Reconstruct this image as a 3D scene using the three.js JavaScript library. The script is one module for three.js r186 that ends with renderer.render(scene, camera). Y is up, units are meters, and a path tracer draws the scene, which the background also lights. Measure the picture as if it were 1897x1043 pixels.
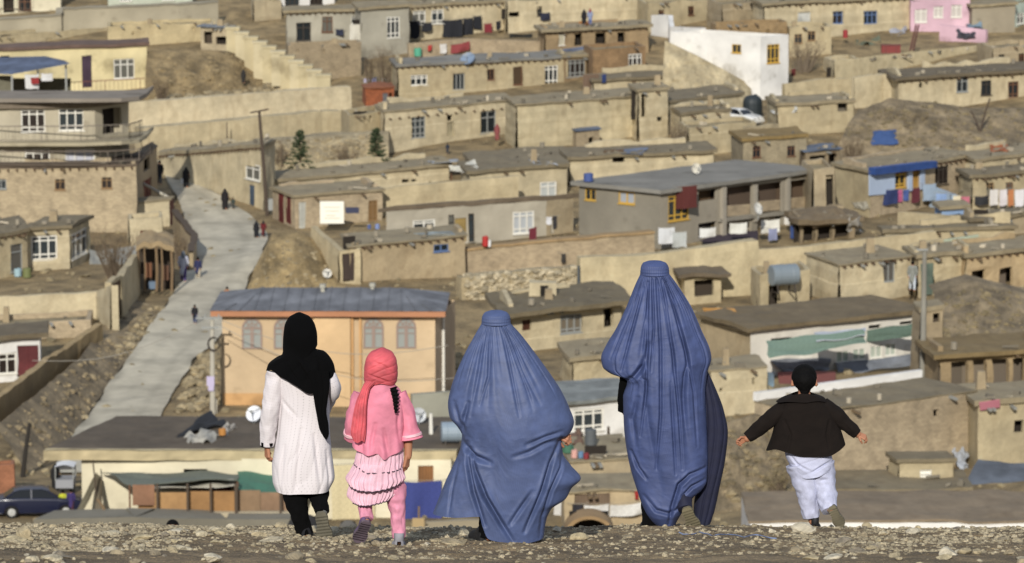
import * as THREE from 'three';
import { mergeGeometries, mergeVertices } from 'three/addons/utils/BufferGeometryUtils.js';

// ---------------------------------------------------------------- camera, sky, sun, exposure
const scene = new THREE.Scene();
const PITCH = 8.5 * Math.PI / 180, FPX = 7458, CX = 948.5, CY = 521.5;
const camera = new THREE.PerspectiveCamera(8.0, 1897 / 1043, 1, 4000);
camera.position.set(0, 0, 0);
camera.rotation.set(-PITCH, 0, 0);
camera.focus = 25.3; camera.userData.fStop = 7.2;
scene.add(camera);
const SUN_AZ = 7 * Math.PI / 180, SUN_EL = 25 * Math.PI / 180;
const sunDir = new THREE.Vector3(-Math.sin(SUN_AZ) * Math.cos(SUN_EL), Math.sin(SUN_EL), Math.cos(SUN_AZ) * Math.cos(SUN_EL));
{
  const W = 256, H = 128, data = new Float32Array(W * H * 4);
  for (let j = 0; j < H; j++) {
    const el = Math.max(0, (j + 0.5) / H * 180 - 90) / 90;      // row 0 is the nadir
    const t = Math.pow(el, 0.45);
    for (let i = 0; i < W; i++) {
      const k = (j * W + i) * 4;
      data[k] = 0.68 * (1 - t) + 0.22 * t; data[k + 1] = 0.68 * (1 - t) + 0.31 * t; data[k + 2] = 0.68 * (1 - t) + 0.48 * t; data[k + 3] = 1;
    }
  }
  const sky = new THREE.DataTexture(data, W, H, THREE.RGBAFormat, THREE.FloatType);
  sky.mapping = THREE.EquirectangularReflectionMapping; sky.magFilter = THREE.LinearFilter; sky.needsUpdate = true;
  scene.background = sky; scene.environment = sky;
}
const sun = new THREE.DirectionalLight(new THREE.Color().setRGB(1.0, 0.95, 0.86), 4.1);
sun.position.copy(sunDir).multiplyScalar(600); sun.target.position.set(0, -30, -280);
sun.position.add(sun.target.position);
sun.castShadow = true; sun.shadow.mapSize.set(4096, 4096);
Object.assign(sun.shadow.camera, { left: -260, right: 260, top: 320, bottom: -320, near: 10, far: 1600 });
sun.name = 'sun'; sun.target.name = 'sun_target'; scene.add(sun, sun.target);
const renderer = new THREE.WebGLRenderer({ antialias: true });
renderer.toneMapping = THREE.LinearToneMapping; renderer.toneMappingExposure = 1.0;
renderer.shadowMap.enabled = true;

// ---------------------------------------------------------------- random numbers and noise
function rng(seed) { let s = seed >>> 0; return () => { s = (s + 0x6d2b79f5) | 0; let t = Math.imul(s ^ (s >>> 15), 1 | s); t = (t + Math.imul(t ^ (t >>> 7), 61 | t)) ^ t; return ((t ^ (t >>> 14)) >>> 0) / 4294967296; }; }
const R0 = rng(71);
const rr = (a, b, r = R0) => a + (b - a) * r();
function hash3(x, y, z) { let h = Math.imul(x, 374761393) ^ Math.imul(y, 668265263) ^ Math.imul(z, 2147483647 - 1013); h = Math.imul(h ^ (h >>> 13), 1274126177); h ^= h >>> 16; return (h >>> 0) / 4294967296; }
function vn(x, y, z) {
  const xi = Math.floor(x), yi = Math.floor(y), zi = Math.floor(z);
  let fx = x - xi, fy = y - yi, fz = z - zi; fx *= fx * (3 - 2 * fx); fy *= fy * (3 - 2 * fy); fz *= fz * (3 - 2 * fz);
  const L = (a, b, t) => a + (b - a) * t, h = (i, j, k) => hash3(xi + i, yi + j, zi + k);
  return L(L(L(h(0, 0, 0), h(1, 0, 0), fx), L(h(0, 1, 0), h(1, 1, 0), fx), fy), L(L(h(0, 0, 1), h(1, 0, 1), fx), L(h(0, 1, 1), h(1, 1, 1), fx), fy), fz) * 2 - 1;
}
const fbm = (x, y, z, o = 3) => { let s = 0, a = 0.5; for (let i = 0; i < o; i++) { s += a * vn(x, y, z); x = x * 2.03 + 7.1; y = y * 2.03 + 3.3; z = z * 2.03 + 1.7; a *= 0.5; } return s; };
const clamp = (v, a, b) => Math.min(b, Math.max(a, v)), lerp = (a, b, t) => a + (b - a) * t;
const sst = (a, b, x) => { const t = clamp((x - a) / (b - a), 0, 1); return t * t * (3 - 2 * t); };
const V = (x, y, z) => new THREE.Vector3(x, y, z);
// monotone-ish smooth curve through points
function curve(pts) {
  const n = pts.length, m = [];
  for (let i = 0; i < n; i++) {
    if (i === 0) m.push((pts[1][1] - pts[0][1]) / (pts[1][0] - pts[0][0]));
    else if (i === n - 1) m.push((pts[i][1] - pts[i - 1][1]) / (pts[i][0] - pts[i - 1][0]));
    else { const a = (pts[i][1] - pts[i - 1][1]) / (pts[i][0] - pts[i - 1][0]), b = (pts[i + 1][1] - pts[i][1]) / (pts[i + 1][0] - pts[i][0]); m.push(a * b <= 0 ? 0 : 2 * a * b / (a + b)); }
  }
  return (x) => {
    if (x <= pts[0][0]) return pts[0][1] + m[0] * (x - pts[0][0]);
    if (x >= pts[n - 1][0]) return pts[n - 1][1] + m[n - 1] * (x - pts[n - 1][0]);
    let i = 0; while (x > pts[i + 1][0]) i++;
    const h = pts[i + 1][0] - pts[i][0], t = (x - pts[i][0]) / h, t2 = t * t, t3 = t2 * t;
    return (2 * t3 - 3 * t2 + 1) * pts[i][1] + (t3 - 2 * t2 + t) * h * m[i] + (-2 * t3 + 3 * t2) * pts[i + 1][1] + (t3 - t2) * h * m[i + 1];
  };
}

// ---------------------------------------------------------------- surveying: the photograph's sight lines against the land
const cp = Math.cos(PITCH), sp = Math.sin(PITCH);
function ray(px, py) { const x = (px - CX) / FPX, y = -(py - CY) / FPX; return V(x, y * cp - sp, -y * sp - cp); }
const atZ = (px, py, d) => { const r = ray(px, py); return r.multiplyScalar(-d / r.z); };        // point of a sight line d metres out
const atY = (px, py, y) => { const r = ray(px, py); return r.multiplyScalar(y / r.y); };         // point of a sight line on a level plane
const FALL = [[985, 188], [950, 195], [900, 204], [850, 214], [750, 235], [640, 256], [520, 282], [430, 303], [340, 326], [200, 362], [100, 388], [50, 402], [-60, 434], [-200, 480]];
const dep = (py, d, k = 0) => [d, atZ(CX, py, d).y + k];
const valley = curve([dep(965, 62, -1.75), dep(985, 120, -1.3), dep(985, 170, -0.6), ...FALL.map(([py, d]) => dep(py, d)), [700, -8], [1500, 250], [2600, 520]]);
const R256 = atZ(CX, 990, 25.6).y, rs = 0.185;
const ridgeFall = curve([[-60, R256 + rs * 85.6], [-10, R256 + rs * 35.6], [10, R256 + rs * 15.6], [20, R256 + rs * 5.6], [25.6, R256], [27.4, R256 - 0.333], [28.2, R256 - 0.56], [29.2, R256 - 0.95], [32, R256 - 1.95], [45, R256 - 4.95], dep(965, 62, -1.75)]);
const BUMPS = [];                                                                                  // [x, z, rx, rz, h]
function G(x, z) {
  const d = -z;
  let y = d < 62 ? ridgeFall(d) : valley(d);
  if (d > 60) {
    y += sst(60, 120, d) * (fbm(x * 0.05, 3, z * 0.05, 3) * 0.7 + fbm(x * 0.4, 9, z * 0.4, 2) * 0.12);
    y += sst(480, 800, d) * fbm(x * 0.006, 1, z * 0.006, 4) * 50;
    for (const b of BUMPS) { const q = ((x - b[0]) / b[2]) ** 2 + ((z - b[1]) / b[3]) ** 2; if (q < 6) y += b[4] * Math.exp(-q); }
  }
  return y;
}
function hit(px, py) {
  const r = ray(px, py); let a = 100, b = 100;
  for (; b < 700; b += 1.5) { const s = -b / r.z; if (r.y * s < G(r.x * s, -b)) break; a = b; }
  for (let i = 0; i < 14; i++) { const m = (a + b) / 2, s = -m / r.z; if (r.y * s < G(r.x * s, -m)) b = m; else a = m; }
  return r.multiplyScalar(-b / r.z);
}

// ---------------------------------------------------------------- textures and materials
function tex(size, fn, rep = 1) {
  const d = new Uint8Array(size * size * 4);
  for (let j = 0; j < size; j++) for (let i = 0; i < size; i++) { const c = fn(i / size, j / size), k = (j * size + i) * 4; d[k] = clamp(c[0], 0, 255); d[k + 1] = clamp(c[1], 0, 255); d[k + 2] = clamp(c[2], 0, 255); d[k + 3] = 255; }
  const t = new THREE.DataTexture(d, size, size); t.wrapS = t.wrapT = THREE.RepeatWrapping; t.magFilter = THREE.LinearFilter; t.colorSpace = THREE.SRGBColorSpace; t.repeat.set(rep, rep); t.needsUpdate = true; return t;
}
// periodic noise on the unit square
function pn(u, v, f, s) { const x = u * f, y = v * f, xi = Math.floor(x), yi = Math.floor(y); let fx = x - xi, fy = y - yi; fx *= fx * (3 - 2 * fx); fy *= fy * (3 - 2 * fy); const h = (i, j) => hash3(((xi + i) % f + f) % f, ((yi + j) % f + f) % f, s); return lerp(lerp(h(0, 0), h(1, 0), fx), lerp(h(0, 1), h(1, 1), fx), fy) * 2 - 1; }
const pf = (u, v, f, s, o = 4) => { let a = 0.5, t = 0; for (let i = 0; i < o; i++) { t += a * pn(u, v, f << i, s + i); a *= 0.55; } return t; };
const T = {};
T.mud = tex(512, (u, v) => { const n = pf(u, v, 6, 11, 6), s = Math.max(0, pf(u, v * 0.5, 10, 31, 3)), w = pf(u * 1, v, 40, 5, 2); const k = 238 + n * 26 + w * 12 - s * 30; return [k, k * 0.985 - 1 - s * 4, k * 0.955 - s * 8]; }, 0.17);
T.mudBump = tex(512, (u, v) => { const k = 128 + pf(u, v, 16, 12, 5) * 120; return [k, k, k]; }, 0.3);
T.brick = tex(512, (u, v) => {             // crude courses of mud brick, only relief and tone
  const row = Math.floor(v * 32), uu = u * 16 + (row & 1) * 0.5, cx = Math.floor(uu), fu = uu - cx, fv = v * 32 - row;
  const j = fu < 0.07 || fv < 0.16 ? 1 : 0, t = hash3(cx & 15, row, 4) * 44 - 22, n = pf(u, v, 8, 21, 5) * 26; const k = (j ? 205 : 236) + t * 0.6 + n; return [k, k * 0.985, k * 0.965];
}, 0.25);
T.plaster = tex(512, (u, v) => { const n = pf(u, v, 4, 41, 6), s = Math.max(0, pf(u * 1, v, 3, 55, 5) - 0.12); const k = 238 + n * 22 - s * 120; return [k, k - s * 6, k - s * 16]; }, 0.14);
T.dirt = tex(1024, (u, v) => { const n = pf(u, v, 8, 61, 6), g = pn(u, v, 128, 9), g2 = pn(u, v, 256, 19); const k = 190 + n * 60 + (g > 0.72 ? 50 : 0) + g2 * 20 - (g < -0.8 ? 40 : 0); return [k, k * 0.98, k * 0.94]; }, 0.11);
T.dirtNear = tex(1024, (u, v) => { const n = pf(u, v, 10, 62, 6), g = pn(u, v, 90, 9), g2 = pn(u, v, 200, 19), g3 = pn(u, v, 300, 29); const k = 165 + n * 62 + (g > 0.62 ? 60 : 0) + (g2 > 0.6 ? 55 : 0) + g3 * 30; return [k, k * 0.97, k * 0.92]; }, 0.5);
T.dirtBump = tex(1024, (u, v) => { const k = 100 + pf(u, v, 24, 63, 5) * 90 + Math.max(0, pn(u, v, 90, 9) - 0.4) * 160 + Math.max(0, pn(u, v, 200, 19) - 0.4) * 120; return [k, k, k]; }, 0.5);
T.road = tex(512, (u, v) => { const n = pf(u, v, 5, 71, 6), s = pf(u, v, 20, 72, 3); const k = 222 + n * 32 + s * 14; return [k, k * 0.995, k * 0.98]; }, 0.12);
T.metal = tex(256, (u, v) => { const c = Math.sin(u * Math.PI * 2 * 24), n = pf(u, v, 4, 81, 5); const k = 215 + c * 14 + n * 50; return [k, k, k]; }, 0.3);
T.cloth = tex(256, (u, v) => { const k = 232 + Math.sin(u * 402) * 8 + Math.sin(v * 402) * 8 + pf(u, v, 8, 91, 4) * 26; return [k, k, k]; }, 3);
T.stone = tex(256, (u, v) => { const n = pf(u, v, 4, 95, 6); const k = 215 + n * 70; return [k, k * 0.985, k * 0.95]; }, 1.2);
const MATS = {};
function mat(hex, kind = 'mud', rough = 0.95, opt = {}) {
  const key = hex + kind + rough + Object.keys(opt).join(); if (MATS[key]) return MATS[key];
  const m = new THREE.MeshStandardMaterial({ color: hex, roughness: rough, metalness: 0, vertexColors: true, side: THREE.DoubleSide });
  if (kind === 'mud') { m.map = T.mud; m.bumpMap = T.mudBump; m.bumpScale = 0.025; }
  else if (kind === 'brick') { m.map = T.brick; m.bumpMap = T.brick; m.bumpScale = 0.02; }
  else if (kind === 'plaster') { m.map = T.plaster; m.bumpMap = T.mudBump; m.bumpScale = 0.02; }
  else if (kind === 'dirt') { m.map = T.dirt; m.bumpMap = T.dirt; m.bumpScale = 0.08; }
  else if (kind === 'road') m.map = T.road;
  else if (kind === 'metal') { m.map = T.metal; m.metalness = 0.15; }
  else if (kind === 'cloth') m.map = T.cloth;
  else if (kind === 'stone') { m.map = T.stone; m.bumpMap = T.stone; m.bumpScale = 0.01; }
  Object.assign(m, opt); m.name = kind; MATS[key] = m; return m;
}
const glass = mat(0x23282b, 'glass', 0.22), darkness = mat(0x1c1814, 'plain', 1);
const FR = { white: mat(0xd9d6cc, 'plain', 0.6), grey: mat(0x8d8f8c, 'plain', 0.7), dark: mat(0x3a332c, 'plain', 0.7), yellow: mat(0xc09a3e, 'plain', 0.7), blue: mat(0x5a6f94, 'plain', 0.7), brown: mat(0x6a4a35, 'plain', 0.7), wood: mat(0x8a6f4d, 'plain', 0.8) };

// ---------------------------------------------------------------- mesh builder
class MB {
  constructor() { this.p = []; this.uv = []; this.c = []; this.n = []; this.smooth = false; }
  v(P, uv, c) { this.p.push(P.x, P.y, P.z); this.uv.push(uv[0], uv[1]); this.c.push(c, c, c); }
  tri(a, b, c, ka = 1, kb = ka, kc = ka, uvs) {
    if (!uvs) {
      const ux = b.x - a.x, uy = b.y - a.y, uz = b.z - a.z, wx = c.x - a.x, wy = c.y - a.y, wz = c.z - a.z;
      const nx = Math.abs(uy * wz - uz * wy), ny = Math.abs(uz * wx - ux * wz), nz = Math.abs(ux * wy - uy * wx);
      const f = ny > nx && ny > nz ? (q) => [q.x, q.z] : nx > nz ? (q) => [q.z, q.y] : (q) => [q.x, q.y];
      uvs = [f(a), f(b), f(c)];
    }
    this.v(a, uvs[0], ka); this.v(b, uvs[1], kb); this.v(c, uvs[2], kc);
  }
  quad(a, b, c, d, ka = 1, kb = ka, kc = ka, kd = ka, uvs) {   // a b c d counter-clockwise seen from outside
    this.tri(a, b, c, ka, kb, kc, uvs && [uvs[0], uvs[1], uvs[2]]); this.tri(a, c, d, ka, kc, kd, uvs && [uvs[0], uvs[2], uvs[3]]);
  }
  box8(q) { // q: bottom 0-3, top 4-7 counter-clockwise seen from above
    const [a, b, c, d, e, f, g, h] = q; this.quad(a, b, f, e); this.quad(b, c, g, f); this.quad(c, d, h, g); this.quad(d, a, e, h); this.quad(e, f, g, h); this.quad(d, c, b, a);
  }
  box(o, ax, ay, az) { // centre and three half axes
    const q = []; for (const sy of [-1, 1]) for (const [sx, sz] of [[-1, 1], [1, 1], [1, -1], [-1, -1]]) q.push(o.clone().addScaledVector(ax, sx).addScaledVector(ay, sy).addScaledVector(az, sz));
    this.box8(q);
  }
  bar(p0, p1, w, h = w, up = V(0, 1, 0)) {
    const t = p1.clone().sub(p0), L = t.length(); t.normalize(); let s = t.clone().cross(up); if (s.lengthSq() < 1e-4) s = V(1, 0, 0); s.normalize(); const u = s.clone().cross(t);
    this.box(p0.clone().add(p1).multiplyScalar(0.5), t.multiplyScalar(L / 2), u.multiplyScalar(h / 2), s.multiplyScalar(-w / 2));
  }
  tube(pts, r, seg = 6, cap = true) {
    const R = (i) => typeof r === 'function' ? r(i / (pts.length - 1)) : r; let prev = null; let s0 = null;
    for (let i = 0; i < pts.length; i++) {
      const t = pts[Math.min(i + 1, pts.length - 1)].clone().sub(pts[Math.max(0, i - 1)]).normalize();
      let s = s0 ? s0.clone().addScaledVector(t, -s0.dot(t)) : t.clone().cross(Math.abs(t.y) > 0.9 ? V(1, 0, 0) : V(0, 1, 0)); s.normalize(); s0 = s; const u = t.clone().cross(s);
      const ring = []; for (let k = 0; k < seg; k++) { const a = k / seg * Math.PI * 2; ring.push(pts[i].clone().addScaledVector(s, Math.cos(a) * R(i)).addScaledVector(u, Math.sin(a) * R(i))); }
      if (prev) for (let k = 0; k < seg; k++) this.quad(prev[k], prev[(k + 1) % seg], ring[(k + 1) % seg], ring[k]);
      if (cap && (i === 0 || i === pts.length - 1)) for (let k = 0; k < seg; k++) this.tri(pts[i], ring[i ? k : (k + 1) % seg], ring[i ? (k + 1) % seg : k]);
      prev = ring;
    }
  }
  grid(nu, nv, f, k) { // f(u,v) -> Vector3, smooth shaded
    const P = [], C = []; for (let j = 0; j <= nv; j++) for (let i = 0; i <= nu; i++) { P.push(f(i / nu, j / nv)); C.push(k ? k(i / nu, j / nv) : 1); }
    const at = (i, j) => j * (nu + 1) + i;
    for (let j = 0; j < nv; j++) for (let i = 0; i < nu; i++) { const a = at(i, j), b = at(i + 1, j), c = at(i + 1, j + 1), d = at(i, j + 1); this.quad(P[a], P[b], P[c], P[d], C[a], C[b], C[c], C[d]); }
  }
  build(name, material, parent, o = {}) {
    const g = new THREE.BufferGeometry(), O = parent && parent.userData.origin ? parent.userData.origin : null;
    const p = new Float32Array(this.p); if (O) for (let i = 0; i < p.length; i += 3) { p[i] -= O.x; p[i + 1] -= O.y; p[i + 2] -= O.z; }
    g.setAttribute('position', new THREE.BufferAttribute(p, 3)); g.setAttribute('uv', new THREE.BufferAttribute(new Float32Array(this.uv), 2)); g.setAttribute('color', new THREE.BufferAttribute(new Float32Array(this.c), 3));
    let gg = g;
    if (o.smooth) { gg = mergeVertices(g, 1e-4); g.deleteAttribute('uv'); const w = mergeVertices((() => { const q = new THREE.BufferGeometry(); q.setAttribute('position', g.getAttribute('position').clone()); return q; })(), 1e-4); w.computeVertexNormals(); // normals shared across uv seams
      const key = (x, y, z) => Math.round(x * 2000) + '_' + Math.round(y * 2000) + '_' + Math.round(z * 2000), map = new Map(), wp = w.getAttribute('position'), wn = w.getAttribute('normal');
      for (let i = 0; i < wp.count; i++) map.set(key(wp.getX(i), wp.getY(i), wp.getZ(i)), i);
      const gp = gg.getAttribute('position'), nn = new Float32Array(gp.count * 3);
      for (let i = 0; i < gp.count; i++) { const k = map.get(key(gp.getX(i), gp.getY(i), gp.getZ(i))) ?? 0; nn[i * 3] = wn.getX(k); nn[i * 3 + 1] = wn.getY(k); nn[i * 3 + 2] = wn.getZ(k); }
      gg.setAttribute('normal', new THREE.BufferAttribute(nn, 3));
    } else gg.computeVertexNormals();
    const m = new THREE.Mesh(gg, material); return put(m, name, parent);
  }
}
const used = new Map();
function numbered(n) { const k = used.get(n) || 0; used.set(n, k + 1); return k ? n + '_' + String(k).padStart(3, '0') : n; }
function put(m, name, parent) { m.name = numbered(name); m.castShadow = m.receiveShadow = true; let par = parent || scene; par.add(m); return m; }
// a mesh nested below a mesh keeps world-minus-origin coordinates, so pass the origin down
function under(mesh, thing) { mesh.userData.origin = thing.userData.origin; return mesh; }
const THINGS = [];
function thing(name, label, category, origin, group) {
  const o = new THREE.Group(); o.name = numbered(name); o.position.copy(origin); o.userData = { label, category, origin: origin.clone() }; if (group) o.userData.group = group; scene.add(o); THINGS.push(o); return o;
}
function struct(m) { m.userData.kind = 'structure'; return m; }
const jv = (P, a, f = 0.9) => a ? V(P.x + a * vn(P.x * f, P.y * f, P.z * f), P.y + a * vn(P.x * f + 31, P.y * f, P.z * f), P.z + a * vn(P.x * f, P.y * f + 17, P.z * f)) : P;
const tone = (P, a = 0.15) => 1 + a * (fbm(P.x * 0.22, P.y * 0.5, P.z * 0.22, 3) * 1.6) - a * 0.9 * Math.max(0, vn(P.x * 1.1, P.y * 0.16, P.z * 1.1) - 0.25);
function lines(L, step, extra) { const s = [0, L, ...extra.filter((x) => x > 0.001 && x < L - 0.001)].sort((a, b) => a - b), out = []; for (let i = 0; i < s.length; i++) { if (i && s[i] - s[i - 1] > 1e-3) { const n = Math.ceil((s[i] - s[i - 1]) / step); for (let k = 1; k < n; k++) out.push(s[i - 1] + (s[i] - s[i - 1]) * k / n); } if (!i || s[i] - s[i - 1] > 1e-3) out.push(s[i]); } return out; }
// one wall face from P0 to P1 (seen from outside: left to right), with real openings
function panel(mb, P0, P1, y0, y1, ops = [], o = {}) {
  const dx = P1.x - P0.x, dz = P1.z - P0.z, L = Math.hypot(dx, dz), tx = dx / L, tz = dz / L, nx = -tz, nz = tx, jit = o.jit ?? 0.05, rv = o.reveal ?? 0.22, topf = o.top;
  const Y1 = (u) => topf ? topf(u / L) : y1, H = (topf ? Math.max(topf(0), topf(1), topf(0.5)) : y1) - y0;
  const cr = o.course || 0, cs = []; if (cr) for (let v = H - cr * 0.7; v > 0; v -= cr) cs.push(v, v - 0.06);
  const us = lines(L, o.step || 0.8, ops.flatMap((q) => [q.u0, q.u1])), vs = lines(H, o.step || 0.8, [...ops.flatMap((q) => [q.v0 - y0, q.v1 - y0]), ...cs]);
  const at = (u, v) => { let y = y0 + v; if (topf) y = y0 + v / H * (Y1(u) - y0); let P = V(P0.x + tx * u, y, P0.z + tz * u); if (cr) { const q = (H - cr * 0.7 - v) / cr, k = (Math.floor(q + 1) * 0.03 + 0.045 * (1 - ((q + 1) % 1))) * (v < H - cr * 0.7 + 0.001 ? 1 : 0.4); P.x += nx * k; P.z += nz * k; } const e = v > H - 1e-3 && o.rag ? o.rag * fbm(P.x * 0.9, 5, P.z * 0.9, 3) : 0; P = jv(P, jit); P.y += e; return P; };
  const inO = (u, v) => ops.some((q) => u > q.u0 && u < q.u1 && v + y0 > q.v0 && v + y0 < q.v1);
  for (let i = 0; i + 1 < us.length; i++) for (let j = 0; j + 1 < vs.length; j++) {
    if (inO((us[i] + us[i + 1]) / 2, (vs[j] + vs[j + 1]) / 2)) continue;
    const a = at(us[i], vs[j]), b = at(us[i + 1], vs[j]), c = at(us[i + 1], vs[j + 1]), d = at(us[i], vs[j + 1]);
    const uv = [[us[i] + P0.x, a.y], [us[i + 1] + P0.x, b.y], [us[i + 1] + P0.x, c.y], [us[i] + P0.x, d.y]]; mb.quad(a, b, c, d, tone(a, o.tone), tone(b, o.tone), tone(c, o.tone), tone(d, o.tone), uv);
  }
  const back = V(-nx * rv, 0, -nz * rv);
  for (const q of ops) {
    const a = at(q.u0, q.v0 - y0), b = at(q.u1, q.v0 - y0), c = at(q.u1, q.v1 - y0), d = at(q.u0, q.v1 - y0), A = a.clone().add(back), B = b.clone().add(back), C = c.clone().add(back), D = d.clone().add(back);
    mb.quad(a, A, D, d); mb.quad(B, b, c, C); mb.quad(a, b, B, A); mb.quad(D, C, c, d);
  }
  return { L, t: V(tx, 0, tz), n: V(nx, 0, nz) };
}
// ---------------------------------------------------------------- builders for buildings
const WARN = [], RH = rng(2024), mudDk = () => mat(0x9c8f76, 'mud');
function onWall(P0, P1, px, py) { // where a sight line meets the vertical plane through two ground points
  const n = V(-(P1.z - P0.z), 0, P1.x - P0.x), r = ray(px, py), s = (n.x * P0.x + n.z * P0.z) / (n.x * r.x + n.z * r.z); r.multiplyScalar(s);
  const t = V(P1.x - P0.x, 0, P1.z - P0.z), L = t.length(); t.divideScalar(L); return [(r.x - P0.x) * t.x + (r.z - P0.z) * t.z, r.y];
}
function opening(P0, P1, q) { const [k, x0, y0, x1, y1, ...rest] = q, xm = (x0 + x1) / 2, ym = (y0 + y1) / 2; const a = onWall(P0, P1, x0, ym)[0], b = onWall(P0, P1, x1, ym)[0], lo = onWall(P0, P1, xm, y1)[1], hi = onWall(P0, P1, xm, y0)[1]; const L = Math.hypot(P1.x - P0.x, P1.z - P0.z); return { k, u0: clamp(Math.min(a, b), 0.06, L - 0.2), u1: clamp(Math.max(a, b), 0.2, L - 0.06), v0: lo, v1: hi, rest }; }
function fill(q, P0, f, o, jit) { // the frame and panes, or the door, in a wall opening
  const B = (u, v, d) => { const P = V(P0.x, v, P0.z).addScaledVector(f.t, u).addScaledVector(f.n, d); return P; };
  const mid = B((q.u0 + q.u1) / 2, (q.v0 + q.v1) / 2, 0), off = jv(mid, jit).sub(mid); const b = (u, v, d) => B(u, v, d).add(off);
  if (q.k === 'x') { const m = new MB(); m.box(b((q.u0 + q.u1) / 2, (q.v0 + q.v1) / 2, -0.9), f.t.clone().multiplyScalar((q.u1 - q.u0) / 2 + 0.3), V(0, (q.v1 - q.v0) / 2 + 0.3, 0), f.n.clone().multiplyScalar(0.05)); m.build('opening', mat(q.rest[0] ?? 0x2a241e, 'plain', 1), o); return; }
  const W = q.u1 - q.u0, H = q.v1 - q.v0;
  if (q.k === 'd') {
    const m = new MB(), M = mat(q.rest[0] ?? 0x5a3a2a, 'metal', 0.7); m.box(b((q.u0 + q.u1) / 2, (q.v0 + q.v1) / 2, -0.12), f.t.clone().multiplyScalar(W / 2), V(0, H / 2, 0), f.n.clone().multiplyScalar(0.03));
    for (const k of [0.0, 0.5, 1.0]) m.bar(b(q.u0 + W * k, q.v0, -0.07), b(q.u0 + W * k, q.v1, -0.07), 0.06, 0.05, f.n); m.build('door', M, o); return;
  }
  const [fr = 'white', nc = 2, nr = 2, tint] = q.rest, fm = typeof fr === 'number' ? mat(fr, 'plain', 0.7) : FR[fr], m = new MB(), w = clamp(W * 0.07, 0.05, 0.1), D = -0.07;
  const hb = (v) => m.bar(b(q.u0, v, D), b(q.u1, v, D), 0.06, w), vb = (u, v0 = q.v0, v1 = q.v1) => m.bar(b(u, v0, D + 0.006), b(u, v1, D + 0.006), w, 0.06, f.n);
  hb(q.v0 + w / 2); hb(q.v1 - w / 2); vb(q.u0 + w / 2); vb(q.u1 - w / 2);
  for (let i = 1; i < nc; i++) vb(q.u0 + W * i / nc); 
  const vr = nr === 3 ? [0.22, 0.8] : nr === 2 ? [0.7] : nr === 4 ? [0.2, 0.5, 0.8] : []; for (const t of vr) hb(q.v0 + H * t);
  const win = under(m.build('window', fm, o), o); const pm = new MB();
  pm.box(b((q.u0 + q.u1) / 2, (q.v0 + q.v1) / 2, -0.14), f.t.clone().multiplyScalar(W / 2), V(0, H / 2, 0), f.n.clone().multiplyScalar(0.01)); pm.build('pane', tint ? mat(tint, 'glass', 0.3) : [glass, mat(0x343a3d, 'glass', 0.15), mat(0x5f5e57, 'glass', 0.4), mat(0x2a2320, 'glass', 0.3), glass][Math.floor(RH() * 5)], win);
  const sm = new MB(); sm.bar(b(q.u0 - 0.06, q.v0 - 0.03, 0.03), b(q.u1 + 0.06, q.v0 - 0.03, 0.03), 0.14, 0.06); sm.build('sill', fm, win);
}
const ROOFMUD = 0x93886c;
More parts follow.
